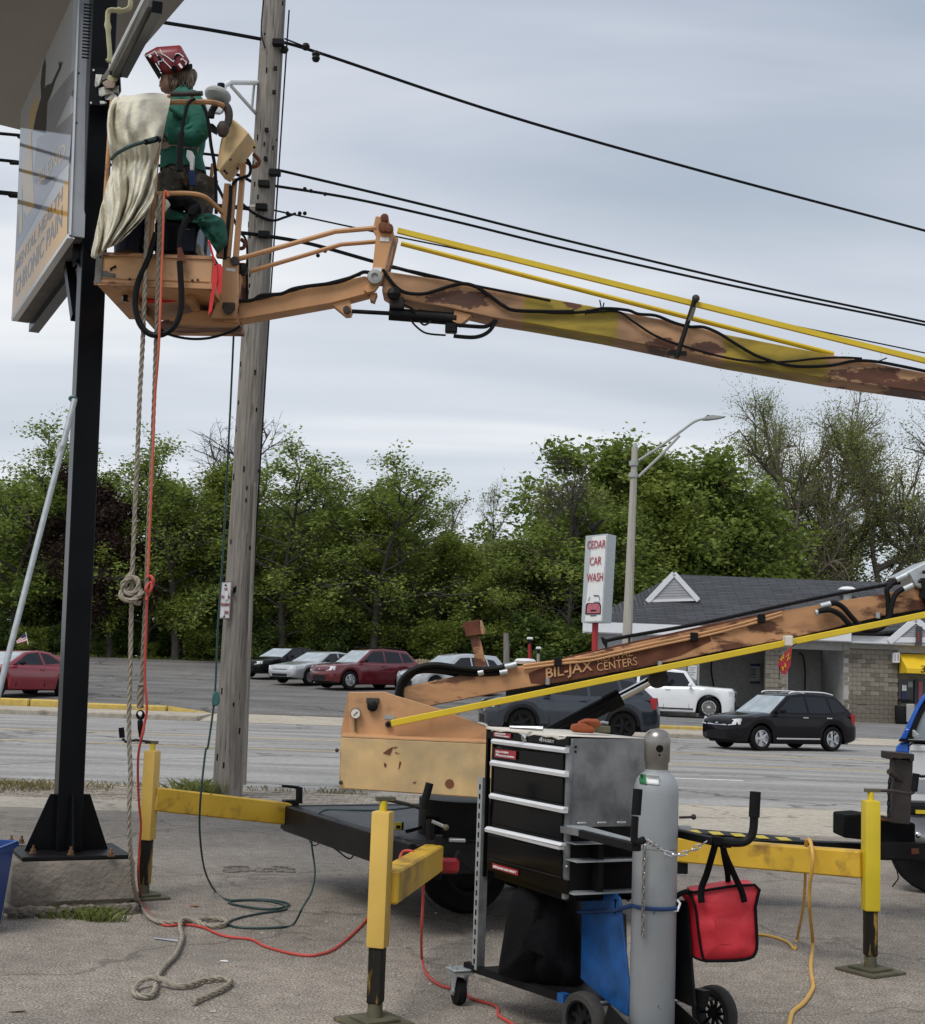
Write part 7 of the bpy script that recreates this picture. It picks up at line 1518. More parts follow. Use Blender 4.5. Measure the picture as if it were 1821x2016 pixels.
fp([ZL(490, 630), ZL(498, 700), ZL(486, 960), ZL(500, 930), ZL(560, 905), ZL(640, 730), ZL(634, 660), ZL(648, 690), ZL(656, 660), ZL(664, 690), ZL(686, 662), ZL(655, 760), ZL(600, 880), ZL(560, 1010), ZL(515, 1120), ZL(500, 1450), ZL(360, 1420), ZL(395, 1240), ZL(445, 1060), ZL(440, 900), ZL(460, 720)], 'print_dark', 0.007)
fp([ZL(515, 1120), ZL(800, 760), ZL(800, 960), ZL(730, 1110), ZL(590, 1420), ZL(550, 1520), ZL(500, 1450)], 'print_grey', 0.005)
def sword(s, z_, a, b, c, mt, bold=0.0):
 A, B, C = hit(*z_(*a), 0.0022), hit(*z_(*b), 0.0022), hit(*z_(*c), 0.0022)
 X = (B - A); text(s, M[mt], sg, A, X, V((0, 0, 1)) if False else (C - A), X.length, (C - A).length, depth=0.0002, bold=bold)
sword('BLEND', ZL, (410, 2016), (700, 1720), (425, 1850), 'print_pale')
sword('MENTAL HEALTH', ZM, (185, 1160), (745, 290), (195, 1010), 'print_text', 0.015)
sword('CHRONIC PAIN', ZM, (180, 1480), (742, 600), (190, 1260), 'print_text', 0.015)
e = fz
MB().prism([hit(*ZM(135, 1690), 0.03), hit(*ZM(808, 690), 0.03), hit(*ZM(812, 735), 0.03), hit(*ZM(140, 1735), 0.03)], S2 * 0.05).build('lower_trim', M['trim_white'], sg)
pA, pB = hit(*ZM(140, 1735), 0.02), hit(*ZM(812, 735), 0.02)
MB().prism([pA, pB, pB + S2 * 0.15, pA + S2 * 0.15], V((0, 0, 0.02))).build('cabinet_floor', M['sign_under'], sg)
MB().beam(pA + S2 * 0.20 + V((0, 0, -0.03)), pB + S2 * 0.20 + S1 * 0.1 + V((0, 0, -0.03)), 0.09, 0.10).build('support_beam', M['black_metal'], sg)
nA = hit(*ZM(822, 715), 0.02); nB = hit(*ZL(840, -60), 0.02)
MB().prism([nA, nA + S2 * 0.11, nB + S2 * 0.11, nB], S1 * 0.03).build('end_cheek', M['sign_frame'], sg)
MB().prism([nA + S1 * 0.032 + S2 * 0.0, nA + S1 * 0.032 + S2 * 0.012, nB + S1 * 0.032 + S2 * 0.012, nB + S1 * 0.032], S1 * 0.012).build('end_rib', M['trim_white'], sg)
for k_ in range(17):
 z_ = ZL(890 + k_ * 5.6, 640 - k_ * 39);
 q0 = ON(*ZL(888 + k_ * 1.4, 632 - k_ * 36), nA + S1 * 0.034, S1); q1 = ON(*ZL(965 + k_ * 2.2, 642 - k_ * 36), nA + S1 * 0.034, S1)
 MB().prism([q0, q1, q1 + V((0, 0, 0.012)), q0 + V((0, 0, 0.012))], S1 * 0.004).build('louvre', M['black_matte'], sg, smooth=0)
for x, y in ((855, 795), (832, 1335)): MB().ball(ON(*ZL(x, y), nA + S1 * 0.035, S1), 0.01, 8).build('bolt', M['steel_brown'], sg)
MB().beam(P(*ZM(830, 1070), 10.6), P(*ZM(915, 1700), 10.25), 0.07, 0.07).build('strut', M['black_metal'], sg)
MB().prism([P(*ZM(*p), 10.1) for p in ((900, 720), (965, 655), (960, 960), (870, 1070), (870, 880))], V((0, 0.04, 0))).build('bracket', M['black_metal'], sg)
up_ = thing('upper_sign', 'large upper sign cabinet with plain beige underside above the post', 'sign', V((-3.2, 11.5, 6.5)))
Zs = CAM.z + 5.7
def gs(u, v): return G(u, v, Zs)
c0 = gs(0, 246); c0 = c0 + (c0 - gs(60, 258)) * 3; far_r = gs(104, 302)
r1 = gs(215, 170); r2 = gs(398, -40)
dirE = (r2 - r1).normalized(); far_r = r1 - dirE * 2.1
farl = far_r + (gs(0, 246) - far_r) * 1.0;
L0 = gs(0, 246); L1 = gs(90, 268); fd = (L0 - L1).normalized()
far_r = L1 + (L1 - L0).normalized() * 0.35
MB().prism([far_r, r1 + dirE * 0, r2 + dirE * 1.5, r2 + dirE * 1.5 - V((5, 1.0, 0)), L0 + fd * 4], V((0, 0, 1.6))).build('cabinet', M['soffit'], up_, smooth=0)
ra, rb = P(*ZL(1215, 770), 9.75), P(*ZL(1560, 60), 8.35)
rd = (rb - ra).normalized()
def railbar(x0, y0, x1, y1, w, h, mt, nm, ext=0.8):
 a, b = P(*ZL(x0, y0), 9.75), P(*ZL(x1, y1), 8.75); d = (b - a); MB().beam(a, b + d * ext, w, h).build(nm, M[mt], up_)
railbar(1215, 740, 1440, 300, 0.045, 0.045, 'fluoro', 'lamp_tube')
railbar(1275, 760, 1480, 370, 0.07, 0.10, 'sign_under', 'bottom_rail')
railbar(1345, 790, 1530, 430, 0.06, 0.07, 'black_metal', 'bottom_channel')
pl_ = [ZL(*p) for p in ((985, 725), (1130, 735), (1300, 800), (1310, 980), (1200, 1160), (960, 1140))]
mp_ = thing('mounting_plate', 'black bolted plate with torn white foam and a cut sign rail on the post', 'plate', P(*ZL(1130, 950), 9.88))
MB().prism([P(u, v, 9.88) for u, v in pl_], V((0, 0.03, 0))).build('plate', M['black_metal'], mp_, bevel=0.004)
rr = random.Random(12)
for (cx, cy, rx, ry) in ((1085, 880, 60, 75), (1160, 990, 90, 70), (1200, 1040, 70, 60), (1250, 980, 50, 50), (1120, 1115, 50, 22)):
 MB().hull([P(*ZL(cx + rx * rr.uniform(-1, 1), cy + ry * rr.uniform(-1, 1)), 9.83 + rr.uniform(-0.06, 0.03)) for _ in range(16)]).build('torn_foam', M['torn_foam'], mp_, smooth=20)
for pts, mt in (([(1100, 860), (1180, 740), (1200, 700), (1230, 720), (1170, 850), (1120, 880)], 'sign_under'), ([(1165, 810), (1225, 820), (1285, 850), (1270, 890), (1200, 890), (1155, 860)], 'hang_strap'), ([(1110, 900), (1160, 870), (1260, 900), (1240, 960), (1150, 960)], 'belt')):
 MB().hull([P(*ZL(*p), 9.78 + dy) for p in pts for dy in (-0.03, 0.03)]).build('bracket', M[mt], mp_, bevel=0.004)
for x, y in ((1018, 765), (990, 1120)): MB().ball(P(*ZL(x, y), 9.87), 0.009, 8).build('bolt', M['alu'], mp_)
MB().tube(smooth_pts([P(*ZL(*p), 9.6) for p in ((1420, -40), (1410, 80), (1330, 118), (1200, 112), (1170, 180), (1180, 400), (1195, 600), (1180, 680))], 4), [0.02 + 0.010 * (i % 9 == 0) for i in range(29)], 8, sx=0.5).build('lifting_sling', M['hang_strap'], label='yellowish lifting sling hanging down beside the upper sign rail', cat='sling')
pp0, pp1 = P(147, 786, 9.9), P(-12, 1400, 9.55)
t = thing('prop_pole', 'long galvanised pipe leaning against the left side of the black post', 'pipe', pp1)
MB().cyl(pp1 + (pp1 - pp0) * 0.35, pp0, 0.021).build('pipe', M['galv'], t)
q = P(118, 888, 9.85); MB().cyl(q + V((-0.03, 0, 0.0)), q + V((0.035, 0, 0.012)), 0.01).build('clamp_bolt', M['galv'], t); MB().cyl(P(121, 878, 9.84), P(115, 900, 9.84), 0.026).build('coupling', M['galv'], t)
MB().tube(smooth_pts([P(*ZD(*p), 9.9) for p in ((358, 5), (372, 18), (392, 8), (380, -5), (360, 5), (375, 22))], 4), 0.012, 6).build('tie', M['green_plastic'], t)
t = thing('bin', 'dark blue plastic bin cut by the left edge, beside the concrete footing', 'bin', (-3.12, 8.9, 0))
bc = V((-3.16, 9.15, 0))
def brow(z, hw, hd, r=0.04):
 out = []
 for sx_, sy_ in ((1, -1), (1, 1), (-1, 1), (-1, -1)):
  a0_ = {(1, -1): -90, (1, 1): 0, (-1, 1): 90, (-1, -1): 180}[(sx_, sy_)]
  for q in range(5): an = R(a0_ + q * 22.5); out.append(bc + V((sx_ * (hw - r) + r * math.cos(an), sy_ * (hd - r) + r * math.sin(an), z)))
 return out
mb = MB().grid([brow(0, 0.26, 0.20), brow(0.48, 0.30, 0.24), brow(0.50, 0.32, 0.26), brow(0.535, 0.32, 0.26), brow(0.535, 0.30, 0.24), brow(0.03, 0.255, 0.195)], True); mb.f.append(tuple(range(20)))
mb.build('body', M['bin_blue'], t, smooth=40)
mb = MB().grid([brow(0.50, 0.325, 0.265), brow(0.525, 0.327, 0.267)], True).build('rim', M['bin_blue'], t)
# UTILITY POLE AND WIRES
YU = 18.7
u0_, u1_ = P(447, 1566, YU), P(541, -20, YU)
u0_.z = -0.2
up = thing('utility_pole', 'weathered grey wooden utility pole carrying wires and an arm lamp', 'utility pole', (u0_.x, YU, 0))
n_ = 14
MB().tube([u0_ + (u1_ - u0_) * i / n_ for i in range(n_ + 1)] + [u1_ + (u1_ - u0_) * 0.12], [0.197 - 0.036 * i / n_ for i in range(n_ + 1)] + [0.155], 20).build('pole', M['wood_pole'], up, smooth=60)
rr = random.Random(6)
for k_ in range(46):
 f = rr.random(); c = u0_ + (u1_ - u0_) * f; a = rr.uniform(math.pi * 1.1, math.pi * 1.9); r_ = 0.197 - 0.036 * f
 d = V((math.cos(a), math.sin(a), 0)); MB().box(c + d * r_, (0.018, 0.012, rr.uniform(0.03, 0.09)), (V((d.y, -d.x, 0)), d, V((0, 0, 1)))).build('check', M['black_matte'], up, smooth=0)
def wire(name, label, pts, d0, d1, r, group='overhead wires', k=8):
 us = [p[0] for p in pts]; ps = [P(u, v, d0 + (d1 - d0) * (u - us[0]) / (us[-1] - us[0])) for u, v in pts]
 return MB().tube(smooth_pts(ps, k), r, 6).build(name, M['wire'], label=label, cat='wire', group=group)
wire('overhead_wire', 'topmost black overhead wire running right from the utility pole', [(552, 82), (640, 108), (1000, 228), (1400, 342), (1850, 462), (2600, 665)], YU, 26.9, 0.023)
wire('overhead_wire', 'thin wire twisted beside the topmost wire just right of the pole', [(560, 76), (600, 92), (625, 104), (640, 108)], YU - 0.2, 18.9, 0.012)
wire('overhead_wire', 'black overhead wire between the sign rail and the top of the utility pole', [(250, 30), (315, 43), (420, 60), (530, 80)], 17.5, YU, 0.026)
wire('overhead_wire', 'second wire from the top, right of the utility pole above the knuckle', [(546, 335), (591, 345), (850, 407), (1130, 477), (1500, 565), (1850, 640), (2600, 805)], YU, 27.05, 0.020)
wire('overhead_wire', 'third wire from the top, right of the pole running close below the second', [(541, 366), (700, 392), (900, 437), (1130, 493), (1500, 575), (1850, 646), (2600, 802)], YU, 27.05, 0.020)
wire('overhead_wire', 'thin wire passing behind the knuckle post just above the yellow rods', [(540, 414), (576, 422), (702, 449), (786, 467), (1000, 512), (1381, 603), (1850, 701), (2600, 860)], YU, 27.05, 0.012)
wire('overhead_wire', 'slack wire loop hanging right in front of the utility pole', [(476, 400), (500, 420), (535, 434), (560, 428), (582, 420)], YU - 0.3, YU, 0.018)
wire('overhead_wire', 'lowest thick wire running behind the tan jib rods', [(470, 458), (520, 464), (610, 480), (732, 514), (813, 536), (960, 575)], YU - 0.3, 20, 0.026)
for i, (pts, lab) in enumerate((([(-900, 190), (-10, 262), (40, 271), (130, 283), (430, 306), (505, 333)], 'highest of the wires behind the sign and the basket at the left'), ([(-900, 235), (-10, 314), (40, 322), (400, 330), (505, 362)], 'middle wire behind the sign and the basket at the left'), ([(-900, 300), (-10, 378), (40, 386), (420, 405), (500, 412)], 'lowest thick wire behind the sign and the basket at the left'), ([(420, 350), (470, 452)], 'short wire seen through the basket next to the control box'))):
 wire('overhead_wire', lab, pts, 17.2 if i == 3 else 14.6, YU, 0.03 if i == 2 else 0.021)
for (u, v) in ((548, 84), (541, 340), (520, 362), (515, 408), (520, 462)): MB().box(P(u, v, YU - 0.19), (0.16, 0.1, 0.09)).build('wire_clamp', M['black_steel'], up, bevel=0.01)
for (u, v) in ((560, 98), (602, 92), (622, 107), (622, 115)): MB().ball(P(u, v, YU - 0.1), (0.06, 0.05, 0.06), 8).build('splice', M['black_steel'], up, smooth=0)
for (u, v) in ((600, 372), (612, 376), (640, 382), (566, 420), (590, 420), (600, 420), (626, 503), (640, 494)): MB().ball(P(u, v, YU - 0.05), 0.03, 8).build('line_tap', M['black_steel'], up)
MB().tube(smooth_pts([P(u, v, YU - 0.2) for u, v in ((519, 0), (514, 60), (522, 95))], 3), 0.01, 5).build('ground_wire', M['wire'], up)
MB().tube([P(569 - 25 * 0, 20, YU - 0.05), P(530, 620, YU - 0.1), P(490, 1280, YU - 0.15)], 0.012, 5).build('ground_wire', M['wire'], up)
MB().tube([P(503, 950, YU - 0.19), P(490, 1300, YU - 0.19), P(481, 1545, YU - 0.18)], 0.028, 6).build('conduit', M['wood_pole'], up)
for y in (405, 540, 760, 940): pass
for (x, y) in ((1612, 400), (1605, 540), (1555, 928), (1560, 760)): MB().box(P(*ZA(x, y), YU - 0.185), (0.05, 0.04, 0.05)).build('bolt_head', M['black_steel'], up)
MB().box(P(*ZJ(1645, 375), YU - 0.2), (0.15, 0.02, 0.03)).build('tag_plate', M['paper'], up)
ay = YU - 0.5
MB().tube([P(*ZK(1640, 610), YU), P(*ZK(1250, 605), YU - 0.9), P(*ZK(1190, 650), YU - 1.0), P(*ZK(1165, 700), YU - 1.05)], 0.035, 8).build('lamp_arm', M['trim_white'], up)
MB().tube([P(*ZK(1270, 650), YU - 0.85), P(*ZK(1600, 1020), YU)], 0.024, 8).build('arm_brace', M['trim_white'], up); MB().tube([P(*ZK(1568, 640), YU - 0.1), P(*ZK(1540, 930), YU - 0.1)], 0.018, 8).build('arm_tie', M['lamp_grey'], up)
q = P(*ZK(1095, 790), YU - 1.1); sc_ = (YU - 1.1) / FPX / 1.15 / 5.69
ln_ = MB().ball(P(*ZK(1100, 775), YU - 1.1), (178 * sc_, 0.22, 100 * sc_), 18, (V((0.86, 0, -0.10)).normalized(), V((0, 1, 0)), V((0.1, 0, 0.9)).normalized())).build('lamp_housing', M['lamp_grey'], up)
MB().hull([P(*ZK(x, y), YU - 1.1 + dy) for x, y in ((930, 860), (1240, 880), (1150, 1030), (930, 1000)) for dy in (-0.16, 0.16)]).build('lamp_refractor', M['sign_frame'], up, bevel=0.03)
MB().cyl(P(*ZK(1142, 660), YU - 1.1), P(*ZK(1142, 628), YU - 1.1), 0.05).build('photocell', M['machine_dark'], up)
ns = thing('parking_sign', 'small worn white metal sign reading NO STOPPING STANDING PARKING on the wooden pole', 'sign', P(*ZD(1162, 1140), YU - 0.22))
YN = YU - 0.23
cs = [P(*ZD(*p), YN) for p in ((1132, 1143), (1184, 1143), (1195, 950), (1143, 952))]
MB().prism(cs, V((0, 0.012, 0))).build('edge_band', M['print_black'], ns, bevel=0.02)
cc = sum(cs, V()) / 4
MB().prism([cc + (p - cc) * 0.97 + V((0, -0.004, 0)) for p in cs], V((0, 0.006, 0))).build('plate', M['trim_white'], ns, bevel=0.002)
MB().prism([cc + V(((p - cc).x * 0.88, -0.007, (p - cc).z * 0.955)) for p in cs], V((0, 0.003, 0))).build('border', M['print_red'], ns)
MB().prism([cc + V(((p - cc).x * 0.83, -0.010, (p - cc).z * 0.942)) for p in cs], V((0, 0.003, 0))).build('ground', M['trim_white'], ns)
for s, x0, y0, x1, yt in (('NO', 1157, 995, 1172, 978), ('STOPPING', 1140, 1036, 1185, 1018), ('STANDING', 1137, 1076, 1184, 1056), ('PARKING', 1136, 1116, 1178, 1096)):
 a, b, c = P(*ZD(x0, y0), YN - 0.016), P(*ZD(x1, y0), YN - 0.016), P(*ZD(x0, yt), YN - 0.016)
 text(s, M['print_red'], ns, a, b - a, c - a, (b - a).length, (c - a).length * 0.8, depth=0.003)
MB().prism([P(*ZD(*p), YN - 0.024) for p in ((1157, 1043), (1173, 1043), (1176, 1000), (1159, 1000))], V((0, 0.003, 0))).build('sticker', M['white_paint'], ns)
MB().prism([P(*ZD(*p), YN - 0.024) for p in ((1135, 1130), (1150, 1134), (1158, 1108), (1150, 1092), (1138, 1096))], V((0, 0.003, 0))).build('peeled_patch', M['white_paint'], ns)
for x, y in ((1163, 968), (1154, 1130)): MB().ball(P(*ZD(x, y), YN - 0.014), 0.014, 8).build('screw', M['black_steel'], ns)
# WELDING CART, CHEST, CYLINDER
A1 = V((0.424, -0.905, 0)).normalized(); A2 = V((-A1.y, A1.x, 0)); UP = V((0, 0, 1))
Nn = P(1113, 1600, 6.75); Nn.z = 0; CW, CD = 0.85, 0.50; CZ0, CZ1 = 0.68, 1.447
Ff = Nn - A1 * CW; Rr = Nn + A2 * CD
cart = thing('welding_cart', 'black steel welding cart with big rear wheels, casters and a blue side plate', 'cart', (0.5, 6.9, 0))
chest = thing('tool_chest', 'black drawer chest with silver handles and smudged steel side on the cart', 'tool chest', (Nn.x, Nn.y, CZ0))
def zp(p, z): return V((p.x, p.y, z))
def cf(x, y, off=0.0): return ON(*ZN(x, y), Nn - A2 * off, A2)
def fp4(pts, off, th, name, mt, parent=chest, **k): return MB().prism([cf(*p, off) for p in pts], A2 * th).build(name, M[mt], parent, **k)
MB().box(zp((Ff + Rr) / 2 + A2 * 0.01, (CZ0 + CZ1) / 2), (CW - 0.004, CD - 0.03, CZ1 - CZ0 - 0.006), (A1, A2, UP)).build('carcass', M['chest_black'], chest)
MB().prism([zp(Nn + A2 * 0.0, 1.03), zp(Rr, 1.03), zp(Rr, CZ1), zp(Nn, CZ1)], -A1 * 0.004 + A1 * 0.008).build('side_panel', M['chest_side'], chest)
MB().prism([zp(Nn, CZ0 + 0.02), zp(Rr, CZ0 + 0.02), zp(Rr, 1.03), zp(Nn, 1.03)], A1 * 0.006).build('side_panel', M['black_steel'], chest)
MB().beam(zp(Nn + A2 * 0.012, CZ0 + 0.015), zp(Nn + A2 * 0.012, CZ1), 0.03, 0.03, up=A2).build('corner_trim', M['chest_side'], chest, bevel=0.010, seg=2)
for s in (0.0,): MB().beam(zp(Ff + A2 * 0.004, CZ0), zp(Ff + A2 * 0.004, CZ1), 0.02, 0.02, up=A2).build('corner_trim', M['chest_black'], chest)
rowsD = [((150, 395), (848, 470), (845, 630), (140, 520), None), ((170, 590), (845, 700), (840, 960), (160, 825), None), ((165, 915), (838, 1055), (834, 1310), (145, 1150), None), ((105, 1250), (828, 1420), (826, 1672), (98, 1478), None)]
for i, (a, b, c, d, _) in enumerate(rowsD):
 dr = fp4([a, b, c, d], 0.012, 0.018, 'drawer', 'chest_black', bevel=0.003)
 fp4([(d[0], d[1] + 4), (c[0], c[1] + 4), (c[0], c[1] + 20), (d[0], d[1] + 18)], 0.016, 0.012, 'drawer_lip', 'black_steel', dr, bevel=0.002)
for i, (a, b, c, d, o) in enumerate((((140, 315), (856, 405), (850, 458), (134, 362), .03), ((126, 524), (852, 636), (850, 694), (121, 577), .03), ((118, 850), (845, 990), (840, 1049), (113, 900), .03), ((78, 1178), (822, 1345), (798, 1408), (70, 1228), .06))):
 h = MB()
 A_, B_, C_, D_ = [cf(*p, o) for p in (a, b, c, d)]
 m0, m1 = A_ + (D_ - A_) * 0.45, B_ + (C_ - B_) * 0.45
 h.prism([A_ + A2 * 0.012, m0, m0 + A2 * 0.03, A_ + A2 * 0.03], B_ - A_); h.prism([m0, D_ + A2 * 0.004, D_ + A2 * 0.03, m0 + A2 * 0.03], C_ - D_)
 h.build('drawer_handle', M['alu'], chest, smooth=20)
fp4([(95, 240), (905, 300), (900, 385), (95, 310)], 0.010, 0.012, 'top_band', 'chest_black')
fp4([(100, 1495), (890, 1710), (888, 1850), (100, 1600)], 0.010, 0.012, 'bottom_band', 'chest_black')
def lbl(a, b, c, d, lines, off=0.018):
 o = fp4([a, b, c, d], off, 0.002, 'label', 'label_red'); return o
l1 = lbl((163, 252), (332, 268), (330, 316), (163, 292), None)
l2 = lbl((180, 418), (384, 440), (380, 524), (172, 496), None, 0.022)
l3 = lbl((152, 1538), (404, 1610), (402, 1664), (150, 1588), None)
def ctext(s, a, b, c, mt, off, bold=0.0, name='lettering'):
 A, B, C = cf(*a, off), cf(*b, off), cf(*c, off); text(s, M[mt], chest, A, B - A, C - A, (B - A).length, (C - A).length, depth=0.001, bold=bold)
ctext('650 LBS MAX', (178, 272), (284, 282), (178, 256), 'white_paint', 0.020, 0.02); ctext('TOTAL LOAD CAPACITY', (178, 290), (318, 308), (178, 278), 'white_paint', 0.020, 0.02)
ctext('FULL EXTENSION', (188, 452), (308, 466), (188, 434), 'white_paint', 0.024, 0.02); ctext('58', (186, 482), (214, 486), (187, 460), 'white_paint', 0.024, 0.03); ctext('LBS RATED DRAWERS', (218, 490), (366, 508), (218, 474), 'white_paint', 0.024, 0.02)
ctext('650', (160, 1582), (196, 1592), (161, 1556), 'white_paint', 0.020, 0.03); ctext('LBS MAX LOAD CAPACITY', (202, 1594), (384, 1644), (203, 1572), 'white_paint', 0.020, 0.02)
ctext('HUSKY', (652, 346), (764, 362), (650, 316), 'lamp_grey', 0.014, 0.03)
for pts in ([(610, 325), (632, 300), (646, 306), (640, 340), (636, 352), (630, 338), (616, 340)],): fp4(pts, 0.013, 0.002, 'emblem', 'lamp_grey')
c = cf(473, 310, 0.012); MB().lathe([(0.022, 0), (0.022, 0.008), (0.016, 0.012), (0.008, 0.012)], c, -A2, 18).build('lock', M['chrome'], chest); MB().box(c - A2 * 0.013, (0.004, 0.002, 0.016), (A1, A2, UP)).build('keyhole', M['black_matte'], chest)
for x, y in ((972, 398), (970, 446)): MB().ball(ON(*ZN(x, y), Nn + A1 * 0.006, A1), 0.006, 8).build('rivet', M['black_matte'], chest)
rr = random.Random(4)
edge = []
for i in range(15): s = i / 14; edge.append(zp(Ff + A1 * CW * s - A2 * (0.012 + 0.008 * rr.random()), CZ1 + 0.002 - 0.018 * (0.6 + 0.4 * math.sin(i * 1.1)) * rr.random()))
bk = [zp(Ff + A1 * CW * (1 - i / 14) + A2 * (CD * 0.93), CZ1 + 0.004) for i in range(15)]
t_ = [V((p.x, p.y, CZ1 + 0.012)) + A2 * 0.012 for p in edge]
mb = MB(); n_ = 15; mb.grid([edge, t_, list(reversed(bk))]); mb.build('cardboard_liner', M['paper'], label='torn cream cardboard sheet covering the top of the tool chest', cat='cardboard', smooth=30).modifiers.new('thick', 'SOLIDIFY').thickness = 0.004
def top(x, y, dz=0.015): return ON(*ZN(x, y), V((0, 0, CZ1 + dz)), UP)
MB().tube([top(325, 203, 0.03), top(650, 218, 0.03)], [0.008, 0.013], 8).build('marker_pen', M['steel'], label='silver marker pen lying across the cardboard on the tool chest', cat='pen')
gb = top(1040, 262); gl = thing('leather_glove', 'crumpled orange leather glove on top of the tool chest', 'glove', gb)
MB().hull([gb + V((rr.uniform(-0.07, 0.06), rr.uniform(-0.05, 0.05), rr.uniform(0.0, 0.055))) for _ in range(26)]).build('palm', M['glove'], gl, bevel=0.006)
for k_ in range(4): MB().tube(smooth_pts([gb + V((-0.02 + 0.012 * k_, 0.0, 0.045)), gb + V((0.02 + 0.014 * k_, -0.02, 0.062)), gb + V((0.05 + 0.01 * k_, -0.01, 0.04))], 4), 0.012, 8).build('finger', M['glove'], gl)
hb = top(1190, 262); t = thing('hinge_bracket', 'small dark metal bracket lying right of the orange glove', 'bracket', hb)
MB().box(hb + V((0.01, 0, 0.02)), (0.10, 0.06, 0.035)).build('plate', M['pad_olive'], t, bevel=0.004)
MB().tube([hb + V((-0.01, -0.01, 0.045)), hb + V((0.02, 0, 0.055)), hb + V((0.05, 0, 0.05))], 0.008, 6).build('bolt', M['steel'], t)
up0 = Ff - A2 * 0.02 - A1 * 0.03
sl = MB().beam(zp(up0, 0.2), zp(up0 - A2 * 0.0, 1.19), 0.005, 0.052, up=A1).build('slotted_angle', M['galv'], cart)
MB().beam(zp(up0 + A2 * 0.022 + A1 * 0.026, 0.2), zp(up0 + A2 * 0.022 + A1 * 0.026, 1.19), 0.045, 0.005, up=A1).build('slotted_angle', M['chest_side'], cart)
for k_ in range(19):
 MB().box(zp(up0 - A2 * 0.003 + A1 * 0.0, 0.24 + k_ * 0.05), (0.014, 0.003, 0.028), (A1, A2, UP)).build('slot', M['black_matte'], sl, smooth=0)
B0 = up0 - A1 * 0.10; B1 = P(1104, 1936, 6.98)
MB().beam(zp(B0, 0.20), zp(B1, 0.20), 0.04, 0.04).build('base_rail', M['black_steel'], cart, bevel=0.004)
MB().beam(zp(B1, 0.20), zp(B1 + (B1 - B0) * 0.06, 0.20), 0.042, 0.042).build('rail_end', M['plate_blue'], cart)
MB().beam(zp(B0 + A2 * 0.55, 0.20), zp(B1 + A2 * 0.42, 0.20), 0.04, 0.04).build('base_rail', M['black_steel'], cart, bevel=0.004)
MB().prism([zp(p, 0.21) for p in (Ff, Nn + A2 * 0.14 - A1 * 0.06, Rr + A1 * 0.1, Ff + A2 * CD)], UP * 0.006).build('base_shelf', M['black_steel'], cart)
for q in (B0 - A2 * 0.04 + A1 * 0.02, B0 + A2 * 0.56 + A1 * 0.02):
 cs_ = MB().box(zp(q, 0.188), (0.13, 0.115, 0.010), (A2, A1, UP)).build('caster', M['galv'], cart, bevel=0.003)
 MB().box(zp(q, 0.172), (0.11, 0.10, 0.012), (A2, A1, UP)).build('caster_plate', M['galv'], cs_)
 for dx in (-0.045, 0.045):
  for dy in (-0.035, 0.035): MB().cyl(zp(q + A2 * dx + A1 * dy, 0.192), zp(q + A2 * dx + A1 * dy, 0.204), 0.010, n=6).build('bolt', M['galv'], cs_)
 wd_ = V((0.93, 0.36, 0)).normalized(); wf = V((wd_.y, -wd_.x, 0)); wq = q + wf * (-0.02)
 for sg_ in (-1, 1): MB().prism([zp(q + wd_ * sg_ * 0.034 + wf * 0.03, 0.168), zp(q + wd_ * sg_ * 0.034 - wf * 0.045, 0.168), zp(wq + wd_ * sg_ * 0.034 - wf * 0.025, 0.05), zp(wq + wd_ * sg_ * 0.034 + wf * 0.01, 0.05)], wd_ * 0.004).build('fork', M['galv'], cs_)
 MB().lathe([(0.045, -0.026), (0.066, -0.022), (0.070, -0.008), (0.070, 0.008), (0.066, 0.022), (0.045, 0.026)], zp(wq, 0.070), wd_, 24).build('wheel', M['rubber'], cs_, smooth=50)
 MB().cyl(zp(wq - wd_ * 0.040, 0.070), zp(wq + wd_ * 0.040, 0.070), 0.016).build('axle_bolt', M['galv'], cs_)
AX = V((0.80, 0.60, 0)).normalized()
for (u, v, yy, lab) in ((1150, 1977, 6.82, 0), (1407, 1965, 7.06, 1)):
 c = P(u, v, yy); c.z = 0.132
 w_ = MB().lathe([(0.093, -0.034), (0.120, -0.034), (0.129, -0.024), (0.131, 0), (0.129, 0.024), (0.120, 0.034), (0.093, 0.034), (0.093, -0.034)], c, AX, 36, caps=False).build('wheel', M['tyre_dusty'], cart, smooth=45)
 MB().lathe([(0.094, -0.03), (0.094, 0.03), (0.086, 0.03), (0.084, -0.03), (0.094, -0.03)], c, AX, 36, caps=False).build('rim', M['plastic_dark'], w_)
 mb = MB(); pu = UP; pv = AX.cross(UP).normalized()
 for k_ in range(10 if lab else 8):
  a = 2 * math.pi * (k_ + 0.3) / (10 if lab else 8); d = pu * math.cos(a) + pv * math.sin(a); mb.beam(c + d * 0.015, c + d * 0.095, 0.012 if lab else 0.024, 0.012 if lab else 0.010, up=AX)
 mb.lathe([(0.022, -0.03), (0.026, 0.0), (0.022, 0.03)], c, AX, 16); mb.build('spokes', M['plastic_dark'], w_)
 if not lab: MB().cyl(c + AX * 0.004, c + AX * 0.02, 0.088, n=32).build('disc', M['black_steel'], w_)
MB().cyl(P(1150, 1977, 6.82), P(1407, 1965, 7.06), 0.012).build('axle', M['steel'], cart)
def og(x, y, p0, n, zf=ZO): return ON(*zf(x, y), p0, n)
gb0 = Nn + A2 * 0.22 + A1 * 0.03
gl_ = [(275, 400), (320, 408), (480, 455), (560, 480), (595, 520), (605, 640), (640, 950), (672, 1300), (668, 1555), (640, 1550), (470, 1420), (250, 1225), (258, 800)]
MB().prism([og(x, y, gb0, A2) for x, y in gl_], A2 * 0.012).build('side_plate', M['plate_blue'], cart, bevel=0.003)
sp2 = cart.children[-1]
